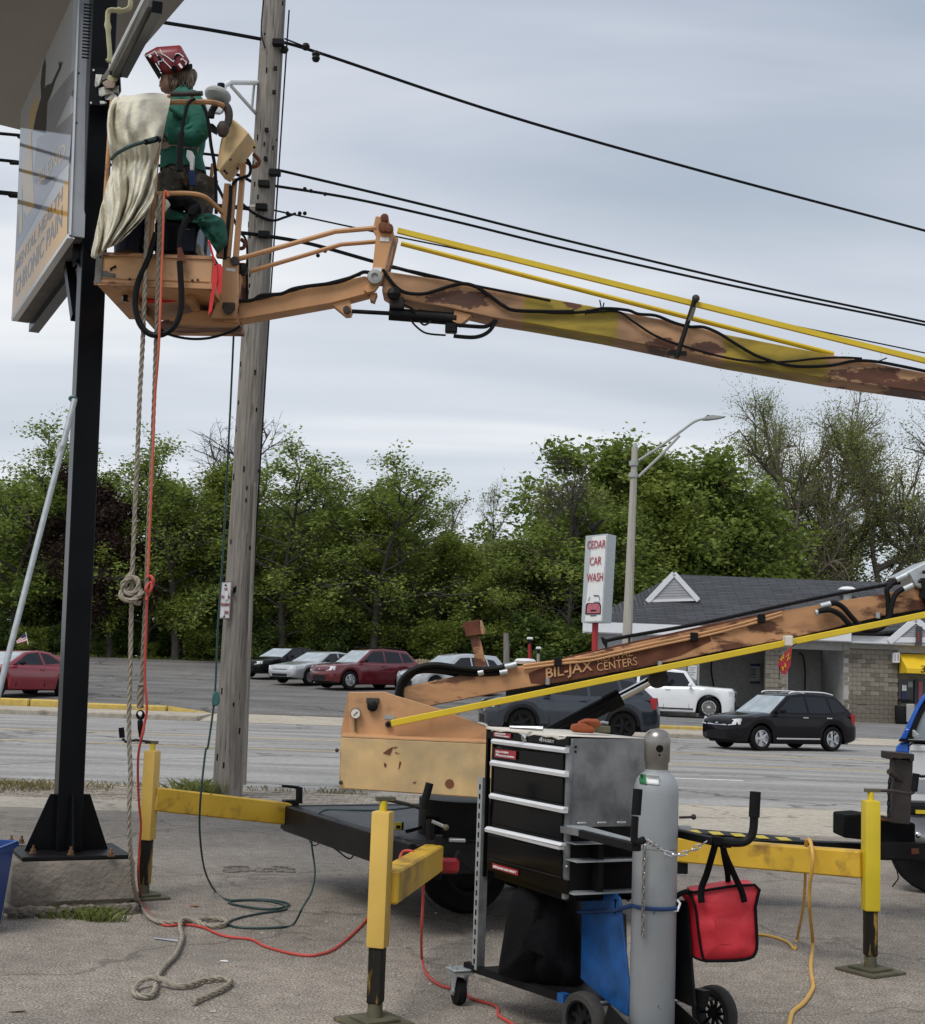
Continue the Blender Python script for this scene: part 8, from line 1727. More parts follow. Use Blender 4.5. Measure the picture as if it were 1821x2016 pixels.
MB().prism([og(x, y, gb0 - A2 * 0.002, A2) for x, y in ((540, 530), (556, 524), (568, 540), (560, 560), (556, 660), (548, 660), (550, 560))], A2 * 0.004).build('slot', M['black_matte'], sp2, smooth=0)
gr0 = Rr + A1 * 0.10 - A2 * 0.02
MB().prism([og(x, y, gr0, A2) for x, y in ((1100, 540), (1165, 540), (1190, 700), (1205, 900), (1250, 1460), (1240, 1480), (1070, 1400), (1070, 700))], A2 * 0.012).build('side_plate', M['black_steel'], cart)
MB().prism([og(x, y, gr0 + A2 * 0.03, A2) for x, y in ((1240, 1310), (1330, 1335), (1300, 1480), (1250, 1460))], A2 * 0.04).build('axle_bracket', M['black_steel'], cart)
pf = [P(*ZO(*p), yy) for p, yy in (((470, 1430), 6.6), ((680, 1560), 6.5), ((860, 1660), 6.35), ((1420, 1650), 6.6), ((1320, 1490), 6.95), ((1080, 1420), 7.05))]
pc0 = [Nn + A2 * 0.2 + A1 * 0.05, Nn + A2 * 0.17 + A1 * 0.60, Rr + A1 * 0.60, Rr + A1 * 0.05]
MB().prism([zp(p, 0.105) for p in pc0], UP * 0.012).build('platform', M['black_steel'], cart)
for s_, q in ((1, pc0[1]), (1, pc0[2])): pass
MB().prism([zp(pc0[1] - A1 * 0.45, 0.24), zp(pc0[1] - A1 * 0.2, 0.16), zp(pc0[1], 0.155), zp(pc0[1] + A1 * 0.03, 0.10), zp(pc0[1] - A1 * 0.5, 0.10)], A2 * 0.006).build('platform_side', M['black_steel'], cart)
MB().prism([zp(pc0[2] - A1 * 0.45, 0.26), zp(pc0[2] - A1 * 0.15, 0.18), zp(pc0[2] + A1 * 0.02, 0.10), zp(pc0[2] - A1 * 0.5, 0.10)], -A2 * 0.006).build('platform_side', M['black_steel'], cart)
za_ = 1.02
MB().beam(zp(Nn + A2 * 0.0, za_), zp(Nn + A1 * 0.17, za_ + 0.004), 0.05, 0.03).build('tray_arm', M['chest_side'], cart)
MB().beam(zp(Nn + A1 * 0.17, za_), zp(Nn + A1 * 0.63, za_ - 0.004), 0.05, 0.035).build('tray_arm', M['black_steel'], cart, bevel=0.003)
MB().prism([zp(p, za_ + 0.016) for p in (Nn + A1 * 0.01, Nn + A1 * 0.60, Nn + A1 * 0.60 + A2 * 0.04, Nn + A1 * 0.01 + A2 * 0.09)], UP * 0.004).build('tray_edge', M['galv'], cart)
MB().beam(zp(Rr + A2 * 0.0, za_), zp(Rr + A1 * 0.60, za_ - 0.004), 0.05, 0.035).build('tray_arm', M['black_steel'], cart, bevel=0.003)
MB().prism([zp(p, za_ - 0.06) for p in (Nn + A1 * 0.01, Nn + A1 * 0.10, Rr + A1 * 0.10, Rr + A1 * 0.01)], UP * 0.004).build('tray', M['galv'], cart)
for k_ in range(4): MB().box(zp(Nn + A1 * 0.02 + A2 * (0.08 + 0.11 * k_), za_ + 0.03), (0.012, 0.05, 0.01), (A1, A2, UP)).build('weld_bead', M['galv'], cart, bevel=0.003)
MB().prism([zp(p, 0.88) for p in (Nn + A1 * 0.01, Nn + A1 * 0.12, Rr + A1 * 0.12, Rr + A1 * 0.01)], UP * 0.006).build('shelf', M['galv'], cart)
MB().prism([zp(p, 0.73) for p in (Nn + A1 * 0.01, Nn + A1 * 0.10, Rr + A1 * 0.10, Rr + A1 * 0.01)], UP * 0.006).build('shelf', M['galv'], cart)
MB().prism([zp(p, 0.74) for p in (Nn + A1 * 0.02 + A2 * 0.14, Nn + A1 * 0.02 + A2 * 0.17, Nn + A1 * 0.08 + A2 * 0.17, Nn + A1 * 0.08 + A2 * 0.14)], UP * 0.27).build('divider', M['black_steel'], cart)
for z_ in (0.76, 0.85): MB().ball(zp(Nn + A1 * 0.02 + A2 * 0.004, z_), 0.007, 8).build('rivet', M['galv'], cart)
hL = Nn + A1 * 0.62; hR = Rr + A1 * 0.60
pL = [P(*ZN(1640, 1310), 6.2), P(*ZN(1565, 1335), 6.18), P(*ZN(1545, 1290), 6.18), P(*ZN(1555, 1080), 6.18)]
MB().tube(smooth_pts(pL, 4), 0.016, 10).build('handle_bar', M['black_steel'], cart)
MB().cyl(P(*ZN(1563, 1065), 6.18), P(*ZN(1582, 812), 6.18), 0.021).build('handle_grip', M['rubber'], cart)
YH = 6.42
MB().tube(smooth_pts([P(*ZI(*p), YH) for p in ((640, 730), (700, 748), (790, 755), (840, 740), (868, 695), (876, 600))], 4), 0.019, 10).build('handle_bar', M['black_steel'], cart)
MB().cyl(P(*ZI(875, 612), YH), P(*ZI(882, 472), YH), 0.025).build('handle_grip', M['rubber'], cart)
MB().cyl(P(*ZI(460, 615), 6.9), P(*ZI(540, 612), 6.9), 0.006).build('tray_bolt', M['steel_brown'], cart); MB().ball(P(*ZI(540, 612), 6.9), 0.014, 8).build('bolt_knob', M['steel_brown'], cart)
MB().box(P(*ZI(490, 672), 6.9), (0.06, 0.04, 0.02)).build('clip', M['galv'], cart)
gc = P(1287, 1800, 6.63); gc.z = 0.118;
cy = thing('gas_cylinder', 'tall grey compressed gas cylinder with a domed steel cap, chained on the cart', 'gas cylinder', gc)
MB().lathe([(0.098, 0), (0.104, 0.012), (0.104, 1.10), (0.101, 1.13), (0.090, 1.163), (0.070, 1.185), (0.056, 1.195), (0.054, 1.205)], gc, n=40).build('body', M['cyl_grey'], cy, smooth=40)
MB().lathe([(0.1042, 0.845), (0.1046, 0.847), (0.1042, 0.849)], gc, n=40).build('seam', M['cap_steel'], cy)
cap = MB().lathe([(0.054, 1.205), (0.054, 1.235), (0.060, 1.245), (0.062, 1.33), (0.060, 1.355), (0.050, 1.378), (0.030, 1.390), (0.004, 1.394)], gc, n=32).build('cap', M['cap_steel'], cy, smooth=50)
q = P(*ZI(352, 234), 6.57); d = (q - V((gc.x, gc.y, q.z))).normalized()
MB().cyl(V((gc.x, gc.y, q.z)) + d * 0.055, V((gc.x, gc.y, q.z)) + d * 0.0628, 0.017, n=20).build('vent_hole', M['black_matte'], cap)
q = P(*ZI(350, 270), 6.57); MB().cyl(V((gc.x, gc.y, q.z)) + d * 0.05, V((gc.x, gc.y, q.z)) + d * 0.0625, 0.005, n=10).build('pin_hole', M['black_matte'], cap)
def shoulder(x, y, off=0.002):
 p = P(*ZI(x, y), 6.56); z = p.z - gc.z; prof = [(0.105, 1.10), (0.102, 1.13), (0.091, 1.163), (0.072, 1.185)]
 r_ = 0.105
 for (r0, z0), (r1, z1) in zip(prof, prof[1:]):
  if z0 <= z <= z1: r_ = r0 + (r1 - r0) * (z - z0) / (z1 - z0)
 dx = (p.x - gc.x); dx = max(-r_ * 0.97, min(r_ * 0.97, dx)); return V((gc.x + dx, gc.y - math.sqrt(max(1e-6, r_ * r_ - dx * dx)) - off, p.z))
for (x0, y0, x1, y1, mt, nm) in ((278, 374, 345, 428, 'white_paint', 'label'), (245, 374, 278, 428, 'print_green', 'label')):
 g_ = [[shoulder(x0 + (x1 - x0) * i / 6 - (14 if j > 0 else 0) * 0, y0 + (y1 - y0) * j / 4 + i * 0.8, 0.003) for i in range(7)] for j in range(5)]
 MB().grid(g_).build(nm, M[mt], cy, smooth=60).modifiers.new('thick', 'SOLIDIFY').thickness = 0.001
g_ = [[shoulder(240 + 105 * i / 6, 374 + (432 - 374) * (0 if j == 0 else 0.12) + i * 0.8, 0.004) for i in range(7)] for j in range(2)]
LNK = MB()
k_ = 20
pts_ = []
for q in range(k_):
 a = 2 * math.pi * q / k_; pts_.append(V((0.0175 * math.cos(a) + (0.006 if math.cos(a) > 0 else -0.006), 0.0085 * math.sin(a), 0)))
LM = MB().tube(pts_, 0.0034, 6, closed=True).mesh('link', M['chrome'])
LMt = MB().tube([p * 0.85 for p in pts_], 0.0030, 6, closed=True).mesh('link', M['cap_steel'])
LMb = MB().tube([p * 1.1 for p in pts_], 0.0040, 6, closed=True).mesh('link', M['chain_black'])
def chain(name, label, path, me, pitch, group=None):
 path = [V(p) for p in path]; t = thing(name, label, 'chain', path[0], group=group)
 cum = [0.0]
 for a, b in zip(path, path[1:]): cum.append(cum[-1] + (b - a).length)
 n = int(cum[-1] / pitch)
 for i in range(n):
  s = (i + 0.5) * pitch
  j = max(k for k in range(len(cum)) if cum[k] <= s); j = min(j, len(path) - 2)
  d = (path[j + 1] - path[j]); p = path[j] + d * ((s - cum[j]) / d.length); d.normalize()
  x = d; side_ = x.orthogonal().normalized() if abs(x.z) > 0.95 else x.cross(UP).normalized(); y = side_ if i % 2 else x.cross(side_).normalized(); z = x.cross(y)
  o = bpy.data.objects.new('link', me); COL.objects.link(o); o.parent = t
  o.matrix_local = Matrix.Translation(p - ORG[t]) @ Matrix((x, y, z)).transposed().to_4x4()
 return t
chain('chain', 'bright chain sagging across the front of the grey gas cylinder', smooth_pts([P(*ZI(*p), yy) for p, yy in (((275, 738), 6.25), ((330, 770), 6.42), ((380, 805), 6.47), ((440, 822), 6.46), ((500, 808), 6.44), ((560, 780), 6.42), ((630, 735), 6.40))], 4), LM, 0.034)
chain('chain', 'thin chain end hanging straight down the grey gas cylinder', [P(*ZI(*p), yy) for p, yy in (((268, 770), 6.515), ((265, 900), 6.515), ((262, 1040), 6.515), ((258, 1285), 6.515))], LMt, 0.0315)
sp_ = [og(232, 640, gb0 - A2 * 0.01, A2), og(300, 642, gb0 - A2 * 0.012, A2), og(560, 625, gb0 - A2 * 0.012, A2)] + [V((gc.x + 0.108 * math.cos(R(a)), gc.y + 0.108 * math.sin(R(a)), P(*ZO(900, 618), 6.52).z)) for a in range(195, 350, 12)]
st = thing('ratchet_strap', 'dark blue strap tied round the blue plate and the gas cylinder', 'strap', sp_[0])
MB().tube(sp_, 0.010, 6).build('webbing', M['strap_blue'], st)
q = sp_[-1]; MB().tube([q + V((-0.05, -0.015, -0.02)), q + V((0.0, -0.02, -0.01)), q + V((0.012, -0.01, 0.02)), q + V((0.0, 0, 0.035))], 0.006, 6).build('buckle', M['alu'], st)
MB().tube(smooth_pts([P(*ZO(*p), 6.62) for p in ((1085, 590), (1075, 560), (1090, 510), (1130, 480), (1190, 460))], 4), 0.012, 6).build('cord_end', M['black_fabric'], st)
YBg = 6.62
tb = thing('tote_bag', 'bright red tote bag with black straps hanging from the right cart handle', 'bag', P(*ZO(1500, 1070), YBg))
fr = [(1235, 470), (1780, 405), (1785, 600), (1800, 900), (1785, 1000), (1740, 1045), (1600, 1068), (1345, 1072), (1320, 1020), (1290, 850), (1265, 640)]
fpt = smooth_pts([V((*ZO(x, y), 0)) for x, y in fr] + [V((*ZO(1235, 470), 0))], 3)[:-1]
cu_, cv_ = sum(p.x for p in fpt) / len(fpt), sum(p.y for p in fpt) / len(fpt)
rows = []
for s in (1.0, 0.95, 0.85, 0.7, 0.55, 0.4): rows.append([P(cu_ + (p.x - cu_) * s, cv_ + (p.y - cv_) * s, YBg - 0.03 * (1 - s * s) + 0.009 * math.sin(((p.x - cu_) * 0.09 + (p.y - cv_) * 0.05) * s + 1) * (1 - s ** 4) + 0.005 * math.sin((p.y - cv_) * s * 0.13)) for i, p in enumerate(fpt)])
mb = MB().grid(rows, True); mb.f.append(tuple(5 * len(fpt) + q for q in range(len(fpt))))
mb.grid([rows[0], [p + V((0, 0.17, 0)) for p in rows[0]], [p * 0.5 + (sum(rows[0], V()) / len(rows[0])) * 0.5 + V((0, 0.17, 0)) for p in rows[0]]], True)
mb.build('front_panel', M['bag_red'], tb, smooth=70)
sd_ = [(1235, 470), (1195, 470), (1130, 490), (1185, 560), (1195, 700), (1200, 850), (1215, 1000), (1250, 1040), (1345, 1072), (1320, 1020), (1290, 850), (1265, 640)]
MB().prism([P(*ZO(*p), YBg + (0.015 if p[0] > 1230 else 0.07)) for p in sd_], V((0.012, 0.09, 0))).build('side_gusset', M['bag_red'], tb, smooth=40)
for pts, r_ in (([(1235, 470), (1780, 405), (1785, 600), (1800, 900), (1785, 1000), (1740, 1045), (1600, 1068), (1345, 1072)], 0.007), ([(1190, 470), (1235, 530), (1265, 640), (1290, 850), (1320, 1020), (1345, 1072)], 0.006), ([(1185, 560), (1198, 700), (1205, 880), (1218, 1000), (1260, 1045), (1345, 1074)], 0.006), ([(1130, 480), (1190, 462), (1235, 470)], 0.008)):
 MB().tube(smooth_pts([P(*ZO(*p), YBg - 0.008 + (0.05 if p[0] < 1230 else 0)) for p in pts], 3), r_, 6).build('piping', M['black_fabric'], tb)
def ribbon(pts, w, y, name, par, mt, dy=0.006):
 us = smooth_pts([P(*ZO(*p), yy) for p, yy in pts], 4); mb = MB(); L_ = []; Rt = []
 for i, p in enumerate(us):
  d = (us[min(i + 1, len(us) - 1)] - us[max(i - 1, 0)]).normalized(); s = d.cross(V((0, 1, 0))).normalized(); L_.append(p - s * w / 2); Rt.append(p + s * w / 2)
 mb.grid([L_, Rt]); o = mb.build(name, M[mt], par, smooth=60); m_ = o.modifiers.new('thick', 'SOLIDIFY'); m_.thickness = 0.004; return o
ribbon([((1440, 20), 6.40), ((1420, 90), 6.44), ((1360, 300), 6.55), ((1310, 440), 6.58), ((1312, 560), 6.58)], 0.030, 0, 'strap', tb, 'black_fabric')
ribbon([((1490, 20), 6.41), ((1520, 140), 6.46), ((1600, 320), 6.55), ((1660, 450), 6.58), ((1690, 555), 6.58)], 0.028, 0, 'strap', tb, 'black_fabric')
ribbon([((1490, 10), 6.50), ((1510, 150), 6.62), ((1540, 300), 6.72), ((1545, 420), 6.78)], 0.026, 0, 'strap', tb, 'black_fabric')
MB().hull([P(*ZO(*p), 6.39 + dy) for p in ((1400, -10), (1500, -10), (1490, 40), (1430, 60)) for dy in (-0.02, 0.05)]).build('strap_knot', M['black_fabric'], tb)
YG = 7.25
bgp = [(980, 1918), (985, 1880), (1003, 1780), (1018, 1748), (1045, 1738), (1090, 1742), (1140, 1770), (1150, 1940), (1120, 1960), (1060, 1945)]
cloth = MB(); us = smooth_pts([V((u, v, 0)) for u, v in bgp] + [V((*bgp[0], 0))], 4)[:-1]; cu_, cv_ = 1068, 1845; rows = []
rr = random.Random(2)
for s in (1, 0.97, 0.9, 0.8, 0.65, 0.5, 0.35): rows.append([P(cu_ + (p.x - cu_) * s, cv_ + (p.y - cv_) * s, YG - 0.2 * math.sqrt(max(0, 1 - s * s)) + 0.022 * math.sin(((p.x - cu_) * 0.11 + (p.y - cv_) * 0.03) * s + 2) * (1 - s ** 3) + 0.01 * math.sin((p.x - cu_) * 0.21 * s + (p.y - cv_) * 0.09 * s)) for i, p in enumerate(us)])
cloth.grid(rows, True); cloth.f.append(tuple(6 * len(us) + q for q in range(len(us)))); cloth.grid([rows[0], [p + V((0.05, 0.3, 0)) for p in rows[0]]], True)
cloth.build('tool_bag', M['black_fabric'], label='slumped black cloth tool bag on the lower shelf of the cart', cat='bag', smooth=70)
MB().hull([P(*ZO(*p), 7.0 + dy) for p in ((625, 480), (700, 470), (710, 540), (640, 560)) for dy in (0, 0.1)]).build('tennis_ball', M['pad_olive'], label='dark olive lump in the shade behind the gas cylinder', cat='lump', bevel=0.02)
MB().lathe([(0.06, 0), (0.066, 0.2), (0.06, 0.36)], zp(Nn + A2 * 0.42 - A1 * 0.22, 0.218), n=20).build('canister', M['plastic_dark'], label='dark canister in the shade between the blue plate and the gas cylinder', cat='canister')
c = P(*ZY(1040, 478), 9.75); t = thing('tape_measure', 'yellow and black tape measure on the dark trailer deck behind the front jack', 'tape measure', c - V((0, 0, 0.045)))
MB().box(c, (0.055, 0.05, 0.052)).build('case', M['tape_yellow'], t, bevel=0.008); MB().box(c + V((0.028, 0, 0)), (0.012, 0.054, 0.054)).build('bumper', M['rubber'], t, bevel=0.004); MB().box(c + V((0.0, -0.026, -0.004)), (0.03, 0.003, 0.022)).build('clip', M['rubber'], t)
MB().hull([P(*ZY(*p), 9.6 + dy) for p in ((1095, 515), (1160, 505), (1250, 478), (1258, 500), (1180, 528), (1110, 545)) for dy in (-0.02, 0.03)]).build('bungee_bundle', M['black_fabric'], label='small black bundle lying on the trailer deck right of the tape measure', cat='bundle')
# drawbar end of the trailer and the tow vehicle
MB().prism([P(*ZR(*p), 10.75) for p in ((312, 1245), (520, 1232), (720, 1262), (1128, 1338), (1128, 1590), (310, 1500))], V((0, 0.32, 0))).build('tongue_box', M['black_matte'], lift, bevel=0.01)
MB().prism([P(*ZR(*p), 10.70) for p in ((712, 1265), (820, 1285), (1040, 1320), (1000, 1335), (712, 1300))], V((0, 0.02, 0))).build('box_hinge', M['rust'], lift)
MB().beam(P(*ZR(680, 1635), 10.7), P(*ZR(1280, 1640), 10.7), 0.13, 0.118).build('drawbar', M['black_steel'], lift, bevel=0.005)
MB().beam(P(*ZR(965, 600), 10.6), P(*ZR(930, 1330), 10.6), 0.135, 0.137, up=(0, 1, 0)).build('rest_post', M['steel_brown'], lift, bevel=0.006)
MB().prism([P(*ZR(*p), 10.5) for p in ((832, 520), (1115, 545), (1112, 625), (1070, 628), (1060, 600), (860, 590), (858, 612), (832, 600))], V((0, 0.22, 0))).build('post_saddle', M['steel_brown'], lift, bevel=0.004)
MB().cyl(P(*ZR(822, 742), 10.45), P(*ZR(975, 852), 10.55), 0.020).build('post_lever', M['steel_brown'], lift)
chain('post_chain', 'black safety chain hanging beside the brown steel post near the tow vehicle', [P(*ZR(*p), 10.52) for p in ((835, 825), (822, 920), (820, 1100), (815, 1190), (822, 1240), (820, 1290))], LMb, 0.040)
MB().prism([P(*ZR(*p), 10.62) for p in ((1080, 1625), (1165, 1620), (1168, 1680), (1085, 1690))], V((0, 0.02, 0))).build('reflector', M['rust'], lift)
for pts in ([(905, 1700), (895, 1780), (920, 1900), (930, 1960), (900, 2010), (860, 2060)], [(960, 1700), (980, 1760), (1060, 1815), (1090, 1760), (1095, 1700)]):
 MB().tube(smooth_pts([P(*ZR(*p), 10.7) for p in pts], 4), 0.005, 5).build('loose_wire', M['hose'], lift)
YTk = 12.0
tk = thing('pickup_truck', 'white and blue pickup truck cut by the right edge behind the yellow jack', 'truck', P(*ZR(1235, 1700), YTk))
def tkp(pts, y, dep, name, mt, **k): return MB().prism([P(*ZR(*p), y) for p in pts], V((dep[1] * 0.36 if dep[1] > 0.3 else 0, dep[1], 0))).build(name, M[mt], tk, **k)
tkp([(1058, 428), (4300, 556), (4300, 1196), (1052, 1098)], YTk, (0.5, 1.7), 'body', 'car_white', bevel=0.02)
tkp([(1054, 500), (4300, 631), (4300, 638), (1054, 508)], YTk - 0.008, (0, 0.01), 'body_crease', 'lamp_grey')
tkp([(1056, 830), (4300, 956), (4300, 1071), (1056, 985)], YTk - 0.006, (0, 0.01), 'side_recess', 'sign_frame')
tkp([(890, 528), (912, 450), (950, 418), (1048, 410), (1052, 560), (1000, 535)], YTk + 0.02, (0.2, 1.6), 'wing', 'car_blue', bevel=0.015)
tkp([(940, 378), (985, 300), (1100, 60), (1180, -90), (1290, -220), (1330, -220), (1180, 20), (1130, 130), (1060, 300), (1030, 380)], YTk + 0.02, (0.2, 1.5), 'cab_pillar', 'car_blue', bevel=0.01)
tkp([(1030, 385), (1060, 300), (1140, 120), (1340, -200), (1380, -200), (1200, 100), (1105, 330), (1100, 395)], YTk + 0.01, (0.2, 0.06), 'door_frame', 'plastic_dark')
tkp([(1100, 390), (1108, 330), (1205, 100), (1380, -200), (4300, -114), (4300, 506)], YTk + 0.03, (0, 0.02), 'window', 'glass_screen')
tkp([(935, 380), (4300, 471), (4300, 518), (940, 402)], YTk - 0.004, (0.2, 1.55), 'belt_trim', 'plastic_dark')
tkp([(1045, 372), (4300, 470), (4300, 478), (1045, 382)], YTk - 0.012, (0, 0.01), 'chrome_strip', 'chrome')
MB().hull([P(*ZR(*p), YTk - 0.08 + dy) for p in ((1090, 262), (1112, 268), (1135, 325), (1180, 330), (1140, 362), (1090, 350)) for dy in (-0.05, 0.05)]).build('mirror', M['chrome'], tk, bevel=0.01)
tkp([(1040, 1105), (4300, 1216), (4300, 1336), (1030, 1235)], YTk - 0.05, (0.4, 0.5), 'bumper', 'plastic_dark', bevel=0.02)
tkp([(1030, 1238), (4300, 1341), (4300, 1686), (1020, 1540)], YTk + 0.02, (0.4, 0.5), 'lower_panel', 'sign_frame', bevel=0.02)
MB().box(P(*ZR(1210, 1205), YTk - 0.06), (0.12, 0.02, 0.03)).build('marker_light', M['tape_yellow'], tk)
c = P(*ZR(1330, 1600), YTk + 0.3); c.z = 0.36; MB().lathe([(0.2, -0.12), (0.34, -0.12), (0.36, -0.08), (0.36, 0.08), (0.34, 0.12), (0.2, 0.12)], c, (0.15, 1, 0), 28).build('wheel', M['tyre'], tk, smooth=40)
tkp([(1290, -215), (4300, -112), (4300, -200), (1345, -305)], YTk, (0.2, 1.6), 'roof', 'car_blue', bevel=0.02)
c = P(*ZR(3800, 1690), YTk + 0.3); c.z = 0.36; MB().lathe([(0.2, -0.12), (0.34, -0.12), (0.36, -0.08), (0.36, 0.08), (0.34, 0.12), (0.2, 0.12)], c, (0.15, 1, 0), 28).build('wheel', M['tyre'], tk, smooth=40)
tkp([(2500, -180), (2620, -175), (2620, 440), (2500, 436)], YTk + 0.01, (0, 0.05), 'door_frame', 'car_blue')
MB().ball(P(*ZR(1150, 1470), 11.2), 0.03, 10).build('hitch_ball', M['chrome'], tk); MB().tube([P(*ZR(1130, 1480), 11.2), P(*ZR(1240, 1510), 11.3)], 0.025, 8).build('hitch', M['galv'], tk)
for zf, lab in ((ZR, None),): MB().tube(smooth_pts([P(*ZR(*p), YTk - 0.1) for p in ((1165, 790), (1200, 800), (1260, 795), (1330, 800))], 4), 0.012, 6).build('side_chain', M['chain_black'], tk)
# ROPES, CORDS, CABLES
def rope(name, label, pts, r, mat, pitch=0.055, cat='rope', k=5, plain=False):
 c = smooth_pts(pts, k); o_ = None
 if plain: return MB().tube(c, r, 8).build(name, M[mat], label=label, cat=cat)
 cum = [0.0]
 for a, b in zip(c, c[1:]): cum.append(cum[-1] + (b - a).length)
 n = int(cum[-1] / (pitch / 7)); pp = []; j = 0
 for i in range(n + 1):
  s = cum[-1] * i / n
  while j < len(cum) - 2 and cum[j + 1] < s: j += 1
  pp.append(c[j] + (c[j + 1] - c[j]) * ((s - cum[j]) / max(1e-9, cum[j + 1] - cum[j])))
 mb = MB(); nr = (pp[1] - pp[0]).orthogonal().normalized(); strands = [[], [], []]
 for i, p in enumerate(pp):
  t = (pp[min(i + 1, n)] - pp[max(i - 1, 0)]).normalized(); nr = (nr - t * nr.dot(t)).normalized(); b = t.cross(nr)
  for q in range(3):
   a = 2 * math.pi * (q / 3 + i / 21.0); strands[q].append(p + (nr * math.cos(a) + b * math.sin(a)) * r * 0.52)
 for s in strands: mb.tube(s, r * 0.56, 5)
 return mb.build(name, M[mat], label=label, cat=cat, smooth=60)
def gp(zf, x, y, dz): u, v = zf(x, y); return G(u, v, dz)
hang = lambda zf, x, y, a=9.02, b=9.45, y0=560, y1=2050: P(*zf(x, y), a + (b - a) * min(1, max(0, (zf(x, y)[1] * 1.15 - y0) / (y1 - y0))))
r1 = [hang(ZA, 870, 1150), hang(ZA, 862, 1300), hang(ZA, 850, 1600), hang(ZA, 835, 2016), hang(ZD, 720, 0), hang(ZD, 706, 350), hang(ZD, 690, 700), hang(ZD, 682, 900), hang(ZD, 680, 1040), hang(ZD, 675, 1200), hang(ZD, 665, 1700), hang(ZG, 768, 400), hang(ZG, 760, 650), P(*ZG(772, 900), 9.5), P(*ZG(790, 1080), 9.75)]
g1 = [gp(ZG, x, y, 0.022) for x, y in ((830, 1180), (890, 1245), (960, 1272), (1060, 1272), (1150, 1262), (1240, 1248), (1310, 1252), (1340, 1268), (1300, 1290), (1220, 1290), (1140, 1272), (1075, 1276), (1062, 1300), (1075, 1350), (1060, 1410), (1030, 1470), (980, 1520), (942, 1570), (920, 1625), (915, 1670), (890, 1702), (830, 1705), (792, 1685), (800, 1655), (850, 1635), (930, 1632), (1040, 1646), (1120, 1640), (1200, 1612), (1290, 1600), (1345, 1605), (1360, 1622), (1325, 1655), (1250, 1690), (1180, 1720), (1140, 1742))]
for i in (7, 8): pass
for i, z_ in ((10, 0.035), (11, 0.045), (25, 0.05), (24, 0.045)): g1[i].z = z_
rope('rope', 'thick knotted tan rope hanging from the basket and lying loosely on the asphalt', r1 + g1, 0.0155, 'rope')
kn = lambda x, y, dy=0.0: P(*ZD(x, y), 9.24 + dy)
rope('rope_knot', 'large bowline knot in the thick tan rope below the basket', [kn(682, 900, 0.02), kn(660, 930, -0.03), kn(632, 965, -0.03), kn(640, 1000, -0.02), kn(675, 1012, -0.03), kn(708, 990, -0.03), kn(712, 950, -0.03), kn(690, 930, -0.03), kn(660, 935, -0.04), kn(635, 990, 0.0), kn(622, 1020, -0.05), kn(650, 1045, -0.05), kn(690, 1040, -0.05), kn(728, 1010, -0.04), kn(715, 990, 0.02), kn(660, 1000, 0.03), kn(690, 1050, 0.0), kn(722, 1060, -0.02)], 0.0175, 'rope', k=6)
r2 = [hang(ZA, 940, 1130), hang(ZA, 935, 1300), hang(ZA, 925, 1600), hang(ZA, 912, 2016), hang(ZD, 795, 0), hang(ZD, 782, 300), hang(ZD, 760, 800), hang(ZD, 745, 1150), hang(ZD, 735, 1380), hang(ZD, 728, 1480)]
rope('rope', 'second tan rope hanging beside the orange cord, ending in a hook', r2, 0.0145, 'rope_dark')
for i, y in enumerate((1485, 1500)): rope('rope_wrap', 'lashing turns on the second rope above the hook' , [hang(ZD, 728 + 14 * math.cos(a), y + 5 * math.sin(a)) + V((0, 0.02 * math.sin(a), 0)) for a in [q * 0.9 for q in range(8)]], 0.009, 'rope', cat='lashing') if i == 0 else None
rope('rope_splice', 'thick spliced end of the second rope just above the steel hook', [hang(ZD, 727, 1490), hang(ZD, 724, 1545), hang(ZD, 724, 1600)], 0.023, 'rope_dark', pitch=0.05)
hk = thing('snap_hook', 'dark steel swivel hook at the lower end of the second rope', 'hook', hang(ZD, 722, 1740))
MB().tube(smooth_pts([hang(ZD, 724 + 15 * math.cos(a), 1637 + 18 * math.sin(a)) for a in [q * 0.5 for q in range(14)]], 2), 0.011, 8).build('eye', M['black_steel'], hk)
MB().cyl(hang(ZD, 725, 1628) - V((0, 0.02, 0)), hang(ZD, 725, 1628) + V((0, 0.02, 0)), 0.014).build('pin', M['alu'], hk)
MB().tube([hang(ZD, 724, 1655), hang(ZD, 723, 1670), hang(ZD, 723, 1710), hang(ZD, 722, 1755)], [0.008, 0.019, 0.017, 0.006], 10).build('shank', M['black_steel'], hk)
o1 = [P(*ZA(*p), 9.0) for p in ((985, 1150), (975, 1122), (962, 1135), (957, 1250), (950, 1480), (930, 2016))] + [hang(ZD, *p) + V((0, -0.04, 0)) for p in ((806, 0), (795, 300), (782, 600), (772, 850), (768, 930))]
rope('orange_cord', 'upper orange cord hanging from the basket rail down to the small knot', o1, 0.0085, 'orange_cord', plain=True)
knt = [(770, 930), (790, 925), (803, 950), (790, 985), (775, 1005), (765, 990), (778, 960), (795, 960), (788, 1000), (770, 1020), (765, 1050)]
rope('cord_knot', 'bright red knotted loop joining the orange and the red cords', [hang(ZD, *p) + V((0, -0.05 - 0.012 * (i % 3), 0)) for i, p in enumerate(knt)], 0.010, 'red_cord', plain=True)
o2 = [hang(ZD, *p) + V((0, -0.04, 0)) for p in ((765, 1050), (758, 1250), (754, 1450), (764, 1600), (752, 1680), (735, 1760))] + [P(*ZG(*p), 9.5 + 0.09 * i) for i, p in enumerate(((850, 130), (818, 260), (812, 400), (818, 560), (830, 700), (820, 850), (815, 1000)))]
gg = [gp(ZG, x, y, 0.010) for x, y in ((832, 1130), (870, 1210), (920, 1260), (980, 1290), (1090, 1284), (1200, 1302), (1260, 1330), (1340, 1356), (1480, 1372), (1560, 1412), (1700, 1452), (1821, 1468))]
